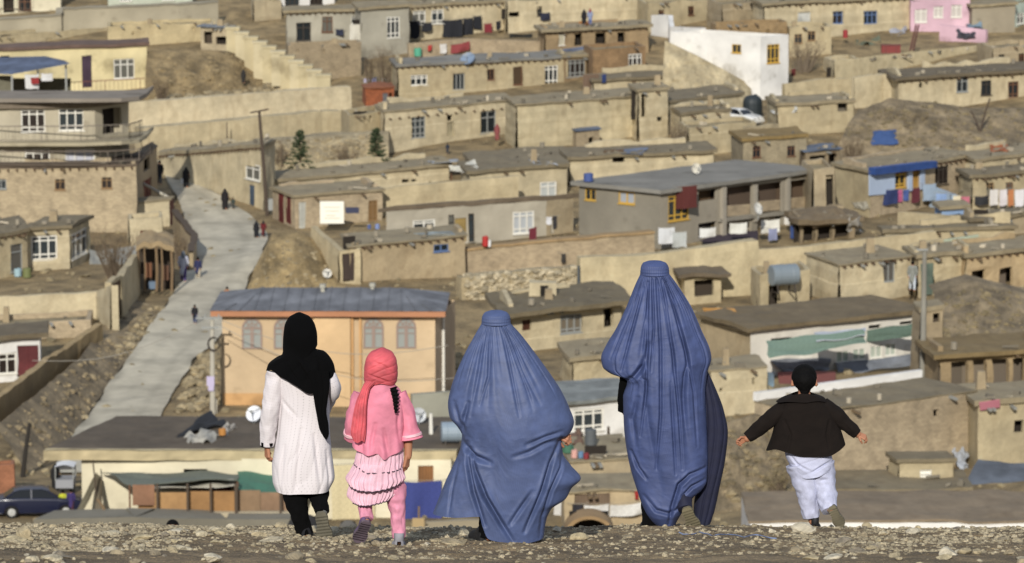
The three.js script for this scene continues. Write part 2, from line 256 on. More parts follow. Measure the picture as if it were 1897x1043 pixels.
function house(name, label, cat, e, base, s = {}) {
  const [xl, yl, xr, yr] = e, A = hit(xl, base), yA = atZ(xl, yl, -A.z).y; let B, yB = yA;
  if (s.br) { B = hit(xr, s.br); yB = atZ(xr, yr, -B.z).y; } else B = atY(xr, yr, yA);
  const T = V(B.x - A.x, 0, B.z - A.z), L = T.length(); T.divideScalar(L); const n = V(-T.z, 0, T.x); let dv = n.clone().multiplyScalar(-0.25).add(V(0, 0, -0.8)).normalize().multiplyScalar((s.d ?? 7) * 0.8);
  if (s.rt) { const c = atY(s.rt[0], s.rt[1], yB); dv = V(c.x - B.x, 0, c.z - B.z); } else if (s.lf) { const c = atY(s.lf[0], s.lf[1], yA); dv = V(c.x - A.x, 0, c.z - A.z); }
  const dl = dv.length(), yaw = Math.atan2(-T.z, T.x) * 57.3; if (Math.abs(yaw) > 42 || dl > 26 || dl < 1 || L > 60) WARN.push(name + ' ' + label.slice(0, 30) + ' L ' + L.toFixed(1) + ' yaw ' + yaw.toFixed(0) + ' depth ' + dl.toFixed(1) + ' h ' + (yA - A.y).toFixed(1));
  const C = B.clone().add(dv), D = A.clone().add(dv), q = [A, B, C, D]; const yb = Math.min(...q.map((p) => G(p.x, p.z))) - 0.6 - (s.sink || 0);
  const tops = [yA, yB, yB, yA], O = V((A.x + C.x) / 2, Math.min(A.y, B.y), (A.z + C.z) / 2), o = thing(name, label, cat, O, s.group);
  const jit = s.jit ?? 0.06, M = s.m || mat(0xbca67a, 'mud'), earthy = M.name === 'mud' || M.name === 'brick', course = M.name === 'mud' && RH() < 0.65 ? 0.7 + 0.35 * RH() : 0;
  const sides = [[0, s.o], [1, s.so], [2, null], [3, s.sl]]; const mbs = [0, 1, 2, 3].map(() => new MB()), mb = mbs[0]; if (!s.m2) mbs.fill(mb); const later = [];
  const wallTop = s.roof === 'parapet' ? 0.0 : 0.0;
  for (const [i, ops] of sides) {
    const P0 = q[i], P1 = q[(i + 1) % 4], qs = (ops || []).map((w) => opening(P0, P1, w)).filter((w) => w.u1 - w.u0 > 0.1 && w.v1 - w.v0 > 0.1); if (i === 0 && earthy && !qs.length && L > 3.5) { const nV = 1 + Math.floor(RH() * 3), big = RH() < 0.3; for (let k = 0; k < nV; k++) { const u = L * (k + 0.3 + 0.4 * RH()) / nV, hh = big ? 0.9 : 0.22 + 0.2 * RH(), ww = big ? 0.8 : 0.2 + 0.3 * RH(), v = yA - 0.45 - hh - RH() * 0.3; if (v > A.y - 0.2 && u + ww < L - 0.2) qs.push({ k: big ? 'w' : 'x', u0: u, u1: u + ww, v0: v, v1: v + hh, rest: big ? [['grey', 'brown', 'dark', 'wood'][Math.floor(RH() * 4)], 2, 2] : [] }); } }
    const ya = tops[i] + wallTop, yc = tops[(i + 1) % 4] + wallTop;
    const f = panel(mbs[i], P0, P1, yb, Math.max(ya, yc), qs, { jit, course, rag: s.rag ?? (s.roof === 'parapet' ? 0.22 : 0), top: Math.abs(ya - yc) > 0.01 ? (t) => lerp(ya, yc, t) : null, tone: s.tone });
    for (const w of qs) later.push([w, P0, f]);
  }
  if (s.roof === 'parapet') for (let i = 0; i < 4; i++) { // inner faces and wall tops
    const P0 = q[i], P1 = q[(i + 1) % 4], inn = (p) => { const ce = V((A.x + C.x) / 2, 0, (A.z + C.z) / 2); const sx = clamp(0.35 / Math.max(1, Math.hypot(p.x - ce.x, p.z - ce.z)), 0, 0.4); return V(lerp(p.x, ce.x, sx), 0, lerp(p.z, ce.z, sx)); };
    const I0 = inn(P0), I1 = inn(P1), NN = Math.max(1, Math.ceil(Math.hypot(P1.x - P0.x, P1.z - P0.z) / 0.8)); const pt = (a, b, t, ya, yb2) => { const x = lerp(a.x, b.x, t), z = lerp(a.z, b.z, t), y = lerp(ya, yb2, t), Q = jv(V(x, y, z), jit); Q.y += (s.rag ?? 0.22) * fbm(x * 0.9, 5, z * 0.9, 3); return Q; };
    for (let k = 0; k < NN; k++) { const t0 = k / NN, t1 = (k + 1) / NN, a = pt(P0, P1, t0, tops[i], tops[(i + 1) % 4]), b = pt(P0, P1, t1, tops[i], tops[(i + 1) % 4]), c = pt(I0, I1, t1, tops[i], tops[(i + 1) % 4]), d = pt(I0, I1, t0, tops[i], tops[(i + 1) % 4]); mb.quad(a, b, c, d); const c2 = V(c.x, c.y - 0.9, c.z), d2 = V(d.x, d.y - 0.9, d.z); mb.quad(d, c, c2, d2); }
  }
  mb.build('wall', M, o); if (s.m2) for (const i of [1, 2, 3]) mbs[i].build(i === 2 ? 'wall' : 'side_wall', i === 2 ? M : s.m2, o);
  for (const [w, P0, f] of later) fill(w, P0, f, o, jit);
  // roof
  const r = new MB(), RM = s.rm || mat(ROOFMUD, 'mud'), ov = s.ov ?? 0.25, th = s.th ?? 0.28, dn = dv.clone().normalize();
  if (s.roof === 'parapet') { const d = s.drop ?? 0.35; const f = (u, v) => { const P = A.clone().lerp(B, u).addScaledVector(dv, v); return jv(V(lerp(P.x, O.x, 0.012), lerp(yA, yB, u) - d, lerp(P.z, O.z, 0.012)), 0.05); }; r.grid(10, 8, f, (u, v) => 1 + 0.2 * vn(u * 4, v * 4, A.x)); r.build('roof', RM, o, { smooth: true }); }
  else if (s.roof !== 'none') {
    const nu = Math.max(4, Math.ceil(L / 0.7)), nv = Math.max(4, Math.ceil(dl / 0.9)), rag = s.eave ?? 0.1;
    const P = (u, v, y) => { const uu = -ov + u * (L + 2 * ov), vv = -(s.ovf ?? ov) + v * (dl + ov + (s.ovf ?? ov)); const p = V(A.x, lerp(yA, yB, clamp(uu / L, 0, 1)) + y, A.z).addScaledVector(T, uu).addScaledVector(dn, vv); return jv(p, y > 0.01 ? rag : rag * 0.7, 0.7); };
    const k = (u, v) => 1 + 0.22 * fbm(u * L * 0.35, v * dl * 0.35, A.x, 3);
    const top = (u, v) => P(u, v, th + (s.dome || 0) * Math.sin(Math.PI * u) * Math.sin(Math.PI * v)), bot = (u, v) => P(u, v, 0.003);
    r.grid(nu, nv, top, k); r.grid(nu, 1, (u, v) => v ? top(u, 0) : bot(u, 0)); r.grid(nu, 1, (u, v) => v ? bot(u, 1) : top(u, 1)); r.grid(nv, 1, (u, v) => v ? bot(0, u) : top(0, u)); r.grid(nv, 1, (u, v) => v ? top(1, u) : bot(1, u)); r.grid(nu, 1, (u, v) => bot(u, 1 - v));
    if (s.fm) { const fmb = new MB(); const tp = (u, v) => P(u, v, 0.04).addScaledVector(n, 0.02); const W = (u, v) => { const p = P(u, 0, v ? th + 0.02 : -0.12); return p.addScaledVector(n, 0.03); }; fmb.grid(nu, 1, W); const W2 = (u, v) => { const p = P(u, 0, v ? th + 0.02 : -0.12); return p.addScaledVector(n, -0.03); }; fmb.grid(nu, 1, W2); fmb.grid(nu, 1, (u, v) => v ? W2(u, 1) : W(u, 1)); fmb.grid(nu, 1, (u, v) => v ? W(u, 0) : W2(u, 0)); fmb.build('fascia', s.fm, o); }
    r.build('roof', RM, o);
  }
  if (s.beams === undefined && earthy && s.roof !== 'parapet' && s.roof !== 'none' && L > 4 && RH() < 0.35) { s.beams = Math.floor(L / 0.65); s.bd = 0.1; }
  if (earthy && s.roof !== 'none' && L > 3) { // spouts, chimney and oddments on the roof
    const yr = (u) => lerp(yA, yB, u) + (s.roof === 'parapet' ? -(s.drop ?? 0.35) : th), at = (u, v, y) => A.clone().setY(0).lerp(B.clone().setY(0), u).addScaledVector(dv, v).setY(yr(u) + y);
    for (let k = 0; k < 1 + RH() * 1.6; k++) { const u = 0.12 + 0.76 * RH(), p = at(u, 0, 0).setY(lerp(yA, yB, u) - 0.08), m = new MB(); m.bar(p.clone().addScaledVector(n, -0.2), p.clone().addScaledVector(n, 0.55).add(V(0, -0.1, 0)), 0.16, 0.12); m.build('spout', mat(RH() < 0.5 ? 0x6b5a44 : 0x8a8a84, 'plain', 0.9), o); }
    if (RH() < 0.25) { const p = at(0.15 + 0.7 * RH(), 0.35 + 0.4 * RH(), 0), w = 0.2 + 0.12 * RH(), h = 0.5 + 0.5 * RH(), m = new MB(), q = [p.clone().add(V(-w, -0.1, w)), p.clone().add(V(w, -0.1, w)), p.clone().add(V(w, -0.1, -w)), p.clone().add(V(-w, -0.1, -w))]; m.box8([...q, ...q.map((c) => V(lerp(p.x, c.x, 0.8), p.y + h, lerp(p.z, c.z, 0.8)))]); m.build('chimney', mudDk(), o); }
    if (s.roof !== 'parapet' && L > 4) { // broken mud parapets and a stair head on some roofs
      const E = []; if (RH() < 0.55) E.push([0.02, 0.98, 0.96, 0.98]); if (RH() < 0.3) E.push([0.98, 0.9, 0.98, 0.1]); if (RH() < 0.3) E.push([0.02, 0.1, 0.02, 0.9]);
      for (const [u0, v0, u1, v1] of E) { const a = at(lerp(u0, u1, 0.3 * RH()), lerp(v0, v1, 0.2 * RH()), 0), b = at(lerp(u0, u1, 0.65 + 0.35 * RH()), lerp(v0, v1, 0.8 + 0.2 * RH()), 0), h = 0.22 + 0.35 * RH(), d = b.clone().sub(a).setY(0).normalize(), c = V(-d.z, 0, d.x).multiplyScalar(0.15), N2 = Math.max(3, Math.ceil(a.distanceTo(b) / 0.5)), w = new MB(), P = (t, s2, k) => jv(a.clone().lerp(b, t).addScaledVector(c, s2).add(V(0, k ? h * (0.75 + 0.5 * vn(t * N2 * 0.4, a.x, 3)) : -0.05, 0)), 0.04); w.grid(N2, 1, (t, v) => P(t, 1, v)); w.grid(N2, 1, (t, v) => P(1 - t, -1, v)); w.grid(N2, 1, (t, v) => P(t, 1 - 2 * v, 1)); w.quad(P(0, -1, 0), P(0, 1, 0), P(0, 1, 1), P(0, -1, 1)); w.quad(P(1, 1, 0), P(1, -1, 0), P(1, -1, 1), P(1, 1, 1)); w.build('parapet', M, o); }
      if (L > 8 && dl > 3 && RH() < 0.09) { const p = at(0.2 + 0.6 * RH(), 0.72, -0.05), w = 0.6 + 0.4 * RH(), h = 0.8 + 0.5 * RH(), q = [V(-w, 0, 0.6), V(w, 0, 0.6), V(w, 0, -0.6), V(-w, 0, -0.6)].map((c) => c.add(p)), m2 = new MB(); m2.box8([...q, ...q.map((c) => jv(c.clone().add(V(0, h, 0)), 0.06))]); m2.build('stair_head', M, o); const d2 = new MB(); d2.box(p.clone().add(V(0.1, h * 0.42, 0.6)), V(0.26, 0, 0), V(0, h * 0.4, 0), V(0, 0, 0.02)); d2.build('opening', darkness, o); }
    }
    const m = new MB(), N = Math.floor(3 + RH() * L * 0.9); for (let k = 0; k < N; k++) { const edge = RH() < 0.5, p = at(0.04 + 0.92 * RH(), edge ? 0.06 + 0.06 * RH() : 0.1 + 0.8 * RH(), 0.04), a = RH() * 3.1, t = RH(), c = 0.35 + 1.3 * RH() * RH(), i0 = m.c.length; if (t < 0.5) { const w = 0.08 + 0.2 * RH(); m.box(p.clone().add(V(0, w * 0.3, 0)), V(Math.cos(a) * w, 0.04, Math.sin(a) * w), V(0.02, w * 0.6, 0), V(-Math.sin(a) * w * 0.8, 0, Math.cos(a) * w * 0.8)); } else if (t < 0.75) m.bar(p, p.clone().add(V(Math.cos(a) * (0.5 + RH()), 0.05 + 0.15 * RH(), Math.sin(a) * (0.5 + RH()))), 0.06 + 0.06 * RH()); else m.tube([p, p.clone().add(V(0, 0.2 + 0.25 * RH(), 0))], 0.1 + 0.12 * RH(), 7); for (let q = i0; q < m.c.length; q++) m.c[q] = c; } m.build('roof_clutter', mat(0x9d9482, 'plain', 0.9), o).userData.kind = 'stuff';
  }
  if (s.beams) { const b = new MB(); for (let i = 0; i < s.beams; i++) { const p = V(A.x, lerp(yA, yB, (i + 0.5) / s.beams) - (s.bd ?? 0.14), A.z).addScaledVector(T, L * (i + 0.5) / s.beams); b.bar(p.clone().addScaledVector(n, -0.2), p.clone().addScaledVector(n, 0.22 + 0.1 * R0()), 0.13, 0.12); } const bm = b.build('roof_beams', mat(0x54412f, 'plain', 0.9), o); bm.userData.kind = 'stuff'; }
  Object.assign(o.userData, {}); o.H = { A, B, C, D, T, n, L, yA, yB, dv, dn, base: A.y }; return o;
}
const mudLike = { name: 'mud' };
// a free-standing wall along the top points [x, y, base]
function wall(name, label, cat, pts, s = {}) {
  const P = pts.map(([x, y, b]) => { const p = hit(x, b); p.top = atZ(x, y, -p.z).y; return p; }), O = V((P[0].x + P[P.length - 1].x) / 2, Math.min(...P.map((p) => p.y)), (P[0].z + P[P.length - 1].z) / 2), o = thing(name, label, cat, O, s.group), th = s.th ?? 0.45, mb = new MB(), later = [];
  for (let i = 0; i + 1 < P.length; i++) {
    const a = P[i], b = P[i + 1], t = V(b.x - a.x, 0, b.z - a.z).normalize(), n = V(-t.z, 0, t.x), yb = Math.min(G(a.x, a.z), G(b.x, b.z), a.y, b.y) - 1.2, qs = (s.o || []).filter((w) => (w.seg ?? 0) === i).map((w) => opening(a, b, w.q || w)), jit = s.jit ?? 0.07, rag = s.rag ?? 0.2, topf = (u) => lerp(a.top, b.top, u);
    const f = panel(mb, a, b, yb, 0, qs, { jit, rag, top: topf, tone: s.tone, course: s.course ?? ((s.m || mudLike).name === 'mud' ? 0.85 : 0) }); for (const w of qs) later.push([w, a, f]);
    const A2 = a.clone().addScaledVector(n, -th), B2 = b.clone().addScaledVector(n, -th); panel(mb, B2, A2, yb, 0, [], { jit, rag, top: (u) => topf(1 - u), tone: s.tone });
    const N = Math.max(1, Math.ceil(f.L / 0.8)), tp = (p0, p1, u) => { const x = lerp(p0.x, p1.x, u), z = lerp(p0.z, p1.z, u); const Q = jv(V(x, topf(u), z), jit); Q.y += rag * fbm(x * 0.9, 5, z * 0.9, 3); return Q; };
    for (let k = 0; k < N; k++) mb.quad(tp(a, b, k / N), tp(a, b, (k + 1) / N), tp(A2, B2, (k + 1) / N), tp(A2, B2, k / N));
    if (i === 0) mb.quad(V(A2.x, yb, A2.z), V(a.x, yb, a.z), tp(a, b, 0), tp(A2, B2, 0)); if (i === P.length - 2) mb.quad(V(b.x, yb, b.z), V(B2.x, yb, B2.z), tp(A2, B2, 1), tp(a, b, 1));
  }
  mb.build('wall', s.m || mat(0xbca67a, 'mud'), o); for (const [w, a, f] of later) fill(w, a, f, o, s.jit ?? 0.07);
  if (s.cap) { const c = new MB(); for (let i = 0; i + 1 < P.length; i++) { const a = P[i], b = P[i + 1], t = V(b.x - a.x, 0, b.z - a.z).normalize(), n = V(-t.z, 0, t.x); c.grid(Math.ceil(a.distanceTo(b) / 0.7), 1, (u, v) => { const p = a.clone().lerp(b, u); p.y = lerp(a.top, b.top, u) + 0.16; p.addScaledVector(n, v ? -th - 0.1 : 0.12); return jv(p, 0.08); }); c.grid(Math.ceil(a.distanceTo(b) / 0.7), 1, (u, v) => { const p = a.clone().lerp(b, u); p.y = lerp(a.top, b.top, u) + (v ? 0.16 : -0.03); p.addScaledVector(n, 0.12); return jv(p, 0.08); }); } c.build('coping', s.cap, o); }
  o.P = P; return o;
}
// a bank or mound of earth between a foot line and a crest line, both given as [x, y]; back gives how much farther away the crest lies than the foot (m)
function bank(name, foot, crest, back, M, o = {}) {
  const nx = o.nx || 110, ny = o.ny || 44, at = (L, u) => { const t = u * (L.length - 1), i = Math.min(L.length - 2, Math.floor(t)); return [lerp(L[i][0], L[i + 1][0], t - i), lerp(L[i][1], L[i + 1][1], t - i)]; };
  const mb = new MB(); mb.grid(nx, ny + 6, (u, v) => {
    const vv = Math.min(1, v * (ny + 6) / ny), f = at(foot, u), c = at(crest, u), F = hit(f[0], f[1]), Cc = atZ(c[0], c[1], -F.z + back); let P = F.clone().lerp(Cc, vv); const s = o.soft ?? 0.25; P.y += s * (Cc.y - F.y) * Math.sin(vv * Math.PI) * (o.bulge ?? 0.3);
    if (vv === 1) { const w = v * (ny + 6) / ny - 1; P.z -= w * (o.back2 ?? 26); P.y -= w * (o.dropb ?? 8); } if (v === 0) { P.y -= 0.6; }
    const amp = (o.amp ?? 0.5) * Math.sin(Math.min(1, vv * 1.2) * Math.PI * 0.8 + 0.2); P.z += amp * fbm(P.x * 0.5, P.y * 0.7, 3, 4) * 2 + 0.35 * fbm(P.x * 2.2, P.y * 2.6, 5, 3); P.y += amp * 0.5 * fbm(P.x * 0.7, P.z * 0.5, 8, 3); return P;
  }, (u, v) => 1 + 0.5 * fbm(u * 9, v * 5, back, 4) + 0.25 * fbm(u * 40, v * 20, back, 2));
  return struct(mb.build(name, M, null, { smooth: true }));
}
const caster = new THREE.Raycaster();
const pebbleGeo = [0, 1, 2].map((s) => { const g = new THREE.IcosahedronGeometry(1, 1), p = g.getAttribute('position'); for (let i = 0; i < p.count; i++) { const k = 1 + 0.35 * vn(p.getX(i) * 1.6 + s * 9, p.getY(i) * 1.6, p.getZ(i) * 1.6); p.setXYZ(i, p.getX(i) * k, p.getY(i) * k * 0.65, p.getZ(i) * k); } g.computeVertexNormals(); const c = new Float32Array(p.count * 3).fill(1); g.setAttribute('color', new THREE.BufferAttribute(c, 3)); return g; });
function rubble(name, label, pts, s0, s1, M, seed, cat = 'rubble') {
  const r = rng(seed), im = new THREE.InstancedMesh(pebbleGeo[seed % 3], M, pts.length), m4 = new THREE.Matrix4(), q = new THREE.Quaternion(), e = new THREE.Euler();
  pts.forEach((p, i) => { const s = s0 + (s1 - s0) * Math.pow(r(), 2.2); e.set(r() * 0.6, r() * 6.3, r() * 0.6); q.setFromEuler(e); m4.compose(p, q, V(s * (0.7 + r() * 0.7), s * (0.6 + r() * 0.5), s * (0.7 + r() * 0.6))); im.setMatrixAt(i, m4); const k = 0.6 + r() * 0.7; im.setColorAt(i, new THREE.Color().setRGB(k, k * 0.98, k * 0.94)); });
  put(im, name); im.userData = { kind: 'stuff', label, category: cat }; return im;
}
function scatterOn(mesh, poly, n, seed) { scene.updateMatrixWorld(); const r = rng(seed), xs = poly.map((p) => p[0]), ys = poly.map((p) => p[1]), out = []; let g = 0; while (out.length < n && g++ < n * 12) { const x = lerp(Math.min(...xs), Math.max(...xs), r()), y = lerp(Math.min(...ys), Math.max(...ys), r()); let c = false; for (let i = 0, j = poly.length - 1; i < poly.length; j = i++) if ((poly[i][1] > y) !== (poly[j][1] > y) && x < (poly[j][0] - poly[i][0]) * (y - poly[i][1]) / (poly[j][1] - poly[i][1]) + poly[i][0]) c = !c; if (!c) continue; caster.set(V(0, 0, 0), ray(x, y).normalize()); const h = caster.intersectObject(mesh, true)[0]; if (h) out.push(h.point.clone()); } return out; }
function scatter(poly, n, seed, dy = 0) { const r = rng(seed), xs = poly.map((p) => p[0]), ys = poly.map((p) => p[1]), out = []; let g = 0; while (out.length < n && g++ < n * 12) { const x = lerp(Math.min(...xs), Math.max(...xs), r()), y = lerp(Math.min(...ys), Math.max(...ys), r()); let c = false; for (let i = 0, j = poly.length - 1; i < poly.length; j = i++) if ((poly[i][1] > y) !== (poly[j][1] > y) && x < (poly[j][0] - poly[i][0]) * (y - poly[i][1]) / (poly[j][1] - poly[i][1]) + poly[i][0]) c = !c; if (c) { const h = hit(x, y); h.y += dy; out.push(h); } } return out; }

// how far out (m) the first built surface on a sight line lies, less a little
function near(x, y, off = 0.25) { scene.updateMatrixWorld(); caster.set(V(0, 0, 0), ray(x, y).normalize()); const h = caster.intersectObjects(scene.children.filter((c) => !c.isInstancedMesh && !/ridge|person|laundry|wash/.test(c.name)), true)[0]; return h ? -h.point.z - off : 300; }
// ---------------------------------------------------------------- builders for smaller things
// hanging cloth between two top corners (pixels), drop to y1, d metres out
function cloth(name, label, cat, x0, y0, x1, y1, ybot, d, hex, o = {}) {
  if (!o.keep) d = Math.min(near((x0 + x1) / 2, (y0 + y1) / 2 + 2, .35), near((x0 + x1) / 2, (y0 + ybot) / 2, .35), d + 8);
  const A = atZ(x0, y0, d), B = atZ(x1, y1, d + (o.dz || 0)), h = A.y - atZ(x0, ybot, d).y, O = A.clone().lerp(B, 0.5), t = thing(name, label, cat, O, o.group), mb = new MB(), s = A.x * 1.7 + h, W = A.distanceTo(B);
  const nu = Math.max(6, Math.ceil(W / 0.15)), nv = Math.max(4, Math.ceil(h / 0.2)), f = (u, v, k) => { const P = A.clone().lerp(B, u); P.y -= h * v * (1 + (o.uneven ?? 0.05) * vn(u * 3, 1, s)) + (o.sag ?? 0.04) * W * Math.sin(Math.PI * u) * (1 - v * 0.4); P.z += (0.10 * Math.sin(u * W * 4 + s + v) + 0.08 * vn(u * W * 2, v * 2, s)) * (0.3 + v) + k; P.x += 0.05 * vn(v * 3, u * 2, s) * v; return P; };
  mb.grid(nu, nv, (u, v) => f(u, 1 - v, 0.012)); mb.grid(nu, nv, (u, v) => f(1 - u, 1 - v, -0.012)); mb.grid(nu, 1, (u, v) => f(u, 1, v ? 0.012 : -0.012)); mb.grid(nv, 1, (u, v) => f(0, u, v ? 0.012 : -0.012)); mb.grid(nv, 1, (u, v) => f(1, u, v ? -0.012 : 0.012));
  mb.build('fabric', o.mat || mat(hex, 'cloth', 0.9), t);
  const l = new MB(); const ext = 0.25; l.tube([A.clone().add(V(-ext, 0.06, 0)), A, B, B.clone().add(V(ext, 0.06, 0))].map((p) => p.clone().add(V(0, 0.02, 0))), 0.014, 4); l.build('line', mat(0x8d877a, 'plain', 0.9), t); return t;
}
function post(name, label, cat, xb, yb, xt, yt, r, M, o = {}) { // a pole from its foot to its top
  const A = o.at ? atZ(xb, yb, o.at) : hit(xb, yb), B = atZ(xt, yt, -A.z), t = thing(name, label, cat, A, o.group), m = new MB(), A2 = A.clone().add(V(0, -0.4, 0)); m.tube([A2, A.clone().lerp(B, 0.5), B], (u) => r * (1 - 0.35 * u), 8); m.build('pole', M, t); t.A = A; t.B = B; return t;
}
function bareShrub(name, label, cat, x, yb, hpx, wpx, n, seed, o = {}) { // leafless shrub or tree of many thin twigs
  const r = rng(seed), A = o.at ? atZ(x, yb, o.at) : hit(x, yb), k = -A.z / FPX, H = hpx * k, W = wpx * k * 0.5, t = thing(name, label, cat, A, o.group), tr = new MB(), tw = new MB();
  for (let i = 0; i < n; i++) { const a = r() * 6.28, w = Math.sqrt(r()) * W, h = H * (0.55 + 0.45 * r()), b = V(A.x + Math.cos(a) * w * 0.25, A.y - 0.1, A.z + Math.sin(a) * w * 0.25), e = V(A.x + Math.cos(a) * w, A.y + h, A.z + Math.sin(a) * w), m = b.clone().lerp(e, 0.5).add(V(rr(-.2, .2, r) * W, H * 0.1, rr(-.2, .2, r) * W)); (i < n / 5 ? tr : tr).tube([b, m, e], (u) => (o.r || 0.035) * (1.1 - u), 4, false);
    for (let j = 0; j < (o.tw ?? 7); j++) { const q = m.clone().lerp(e, r()), d = V(rr(-1, 1, r), rr(0, 1.1, r), rr(-1, 1, r)).multiplyScalar(H * 0.17); tw.tube([q, q.clone().add(d)], (u) => 0.016 * (1.1 - u), 3, false); } }
  tr.build('trunk', mat(o.hex || 0x6d5f4e, 'plain', 1), t); tw.build('twigs', mat(o.hex2 || 0x766752, 'plain', 1), t); return t;
}
function conifer(label, x, yb, hpx, wpx, seed) {
  const r = rng(seed), A = hit(x, yb), k = -A.z / FPX, H = hpx * k, W = wpx * k * 0.5, t = thing('pine_tree', label, 'tree', A, 'pines behind the mud-roofed row'), tr = new MB(), cr = new MB(); tr.tube([A.clone().add(V(0, -0.3, 0)), A.clone().add(V(0.05, H * 0.5, 0)), A.clone().add(V(0, H * 0.97, 0))], (u) => 0.13 * (1.08 - u), 7); tr.build('trunk', mat(0x4b3d2e, 'plain', 1), t);
  for (let i = 0; i < 64; i++) { const v = Math.pow((i + 0.5) / 64, 0.85), y = H * (0.12 + 0.86 * v), L = W * (1.04 - v) * (0.55 + 0.6 * r()) + 0.12, a = i * 2.4 + r(), d = V(Math.cos(a), 0.18 - 0.4 * (1 - v) + 0.3 * r(), Math.sin(a)).normalize(), b = V(A.x, A.y + y, A.z);
    cr.tube([b, b.clone().addScaledVector(d, L)], (u) => 0.03 * (1.1 - u), 3, false);
    for (let j = 0; j < 46; j++) { const s = 0.15 + 0.85 * Math.sqrt(r()), p = b.clone().addScaledVector(d, L * s), e = V(rr(-1, 1, r), rr(-.35, .8, r), rr(-1, 1, r)).normalize().addScaledVector(d, 0.8).normalize(), w = V(rr(-1, 1, r), rr(-1, 1, r), rr(-1, 1, r)).cross(e).normalize().multiplyScalar(0.035), q = p.clone().addScaledVector(e, 0.16 + 0.2 * r()), c = 0.6 + 0.7 * r(); cr.tri(p.clone().add(w), q, p.clone().sub(w), c); } }
  cr.build('crown', mat(0x3c4a2e, 'plain', 0.9), t); return t;
}
function dish(label, x, y, d, R, M, tiltX = -0.3, yaw = 0.3, foot = 0.6) { // satellite dish on a short mast
  d = Math.min(d + 4, near(x, y, R), near(x, y + R * FPX / d * 1.2, .2));
  const P = atZ(x, y, d), t = thing('satellite_dish', label, 'satellite dish', P.clone().add(V(0, -R - foot, 0))), m = new MB(), rot = new THREE.Euler(tiltX, yaw, 0), N = 20, f = (o) => (u, v) => { const a = u * Math.PI * 2, q = V(Math.cos(a) * R * v, Math.sin(a) * R * v, -R * 0.28 * (1 - v * v) - o).applyEuler(rot); return q.add(P); };
  m.grid(N, 6, f(0)); m.grid(N, 6, (u, v) => f(0.03)(1 - u, v)); m.build('reflector', M, t, { smooth: true });
  const a = new MB(), F = V(0, 0, R * 0.75).applyEuler(rot).add(P); for (const g of [0.6, 2.6, 4.7]) a.bar(V(Math.cos(g) * R, Math.sin(g) * R, 0).applyEuler(rot).add(P), F, 0.03); a.box(F, V(.06, 0, 0), V(0, .06, 0), V(0, 0, .1)); a.build('feed_arm', FR.grey, t);
  const s = new MB(); s.tube([P.clone().add(V(0, -R - foot, -R * .2)), P.clone().add(V(0, -R * 0.2, -R * 0.34))], 0.04, 6); s.build('mast', FR.grey, t); return t;
}
function tank(name, label, cat, x, y, d, R, L, yaw, M) { // horizontal cylinder on a cradle
  d = Math.min(d + 4, near(x, y, R + .2), near(x, y + R * FPX / d, R));
  const P = atZ(x, y, d), t = thing(name, label, cat, P.clone().add(V(0, -R - 0.5, 0))), dir = V(Math.cos(yaw), 0, -Math.sin(yaw)), m = new MB(), pts = [[-0.5, 0.0], [-0.5, 0.9], [-0.47, 1], [-0.25, 1], [-0.24, 1.03], [-0.22, 1], [0.22, 1], [0.24, 1.03], [0.25, 1], [0.47, 1], [0.5, 0.9], [0.5, 0.0]], s = V(dir.z, 0, -dir.x);
  m.grid(20, pts.length - 1, (u, v) => { const i = Math.round(v * (pts.length - 1)), a = u * 6.2832; return P.clone().addScaledVector(dir, pts[i][0] * L).addScaledVector(s, Math.cos(a) * R * pts[i][1]).add(V(0, Math.sin(a) * R * pts[i][1], 0)); }); m.build('drum', M, t);
  const c = new MB(); for (const k of [-0.33, 0.33]) { const q = P.clone().addScaledVector(dir, k * L); c.bar(q.clone().addScaledVector(s, -R * .8).add(V(0, -R - .45, 0)), q.clone().addScaledVector(s, -R * .5).add(V(0, -R * .8, 0)), 0.08); c.bar(q.clone().addScaledVector(s, R * .8).add(V(0, -R - .45, 0)), q.clone().addScaledVector(s, R * .5).add(V(0, -R * .8, 0)), 0.08); c.bar(q.clone().addScaledVector(s, -R * .8).add(V(0, -R - .45, 0)), q.clone().addScaledVector(s, R * .8).add(V(0, -R - .45, 0)), 0.08); } c.build('cradle', FR.dark, t); return t;
}
function barrel(name, label, cat, x, y, d, R, H, hex, o = {}) { // upright drum or bucket, x y is its foot
  d = Math.min(d + 4, near(x, y, R), near(x, y - H * FPX / d * .5, R + .1));
  const P = o.at === false ? hit(x, y) : atZ(x, y, d), t = thing(name, label, cat, P, o.group), pts = o.prof || [[0, 0], [0.92, 0], [1, 0.04], [1, 0.32], [1.04, 0.34], [1, 0.36], [1, 0.64], [1.04, 0.66], [1, 0.68], [1, 0.97], [0.95, 1], [0, 0.99]], m = new MB();
  m.grid(16, pts.length - 1, (u, v) => { const i = Math.round(v * (pts.length - 1)), a = u * 6.2832; return P.clone().add(V(Math.cos(a) * R * pts[i][0], pts[i][1] * H, -Math.sin(a) * R * pts[i][0])); }); m.build('drum', mat(hex, 'plain', 0.6), t); const l = new MB(); l.tube([P.clone().add(V(R * .3, H, 0)), P.clone().add(V(R * .3, H + 0.06, 0))], R * 0.22, 8); l.build('lid', mat(hex, 'plain', 0.7), t); return t;
}
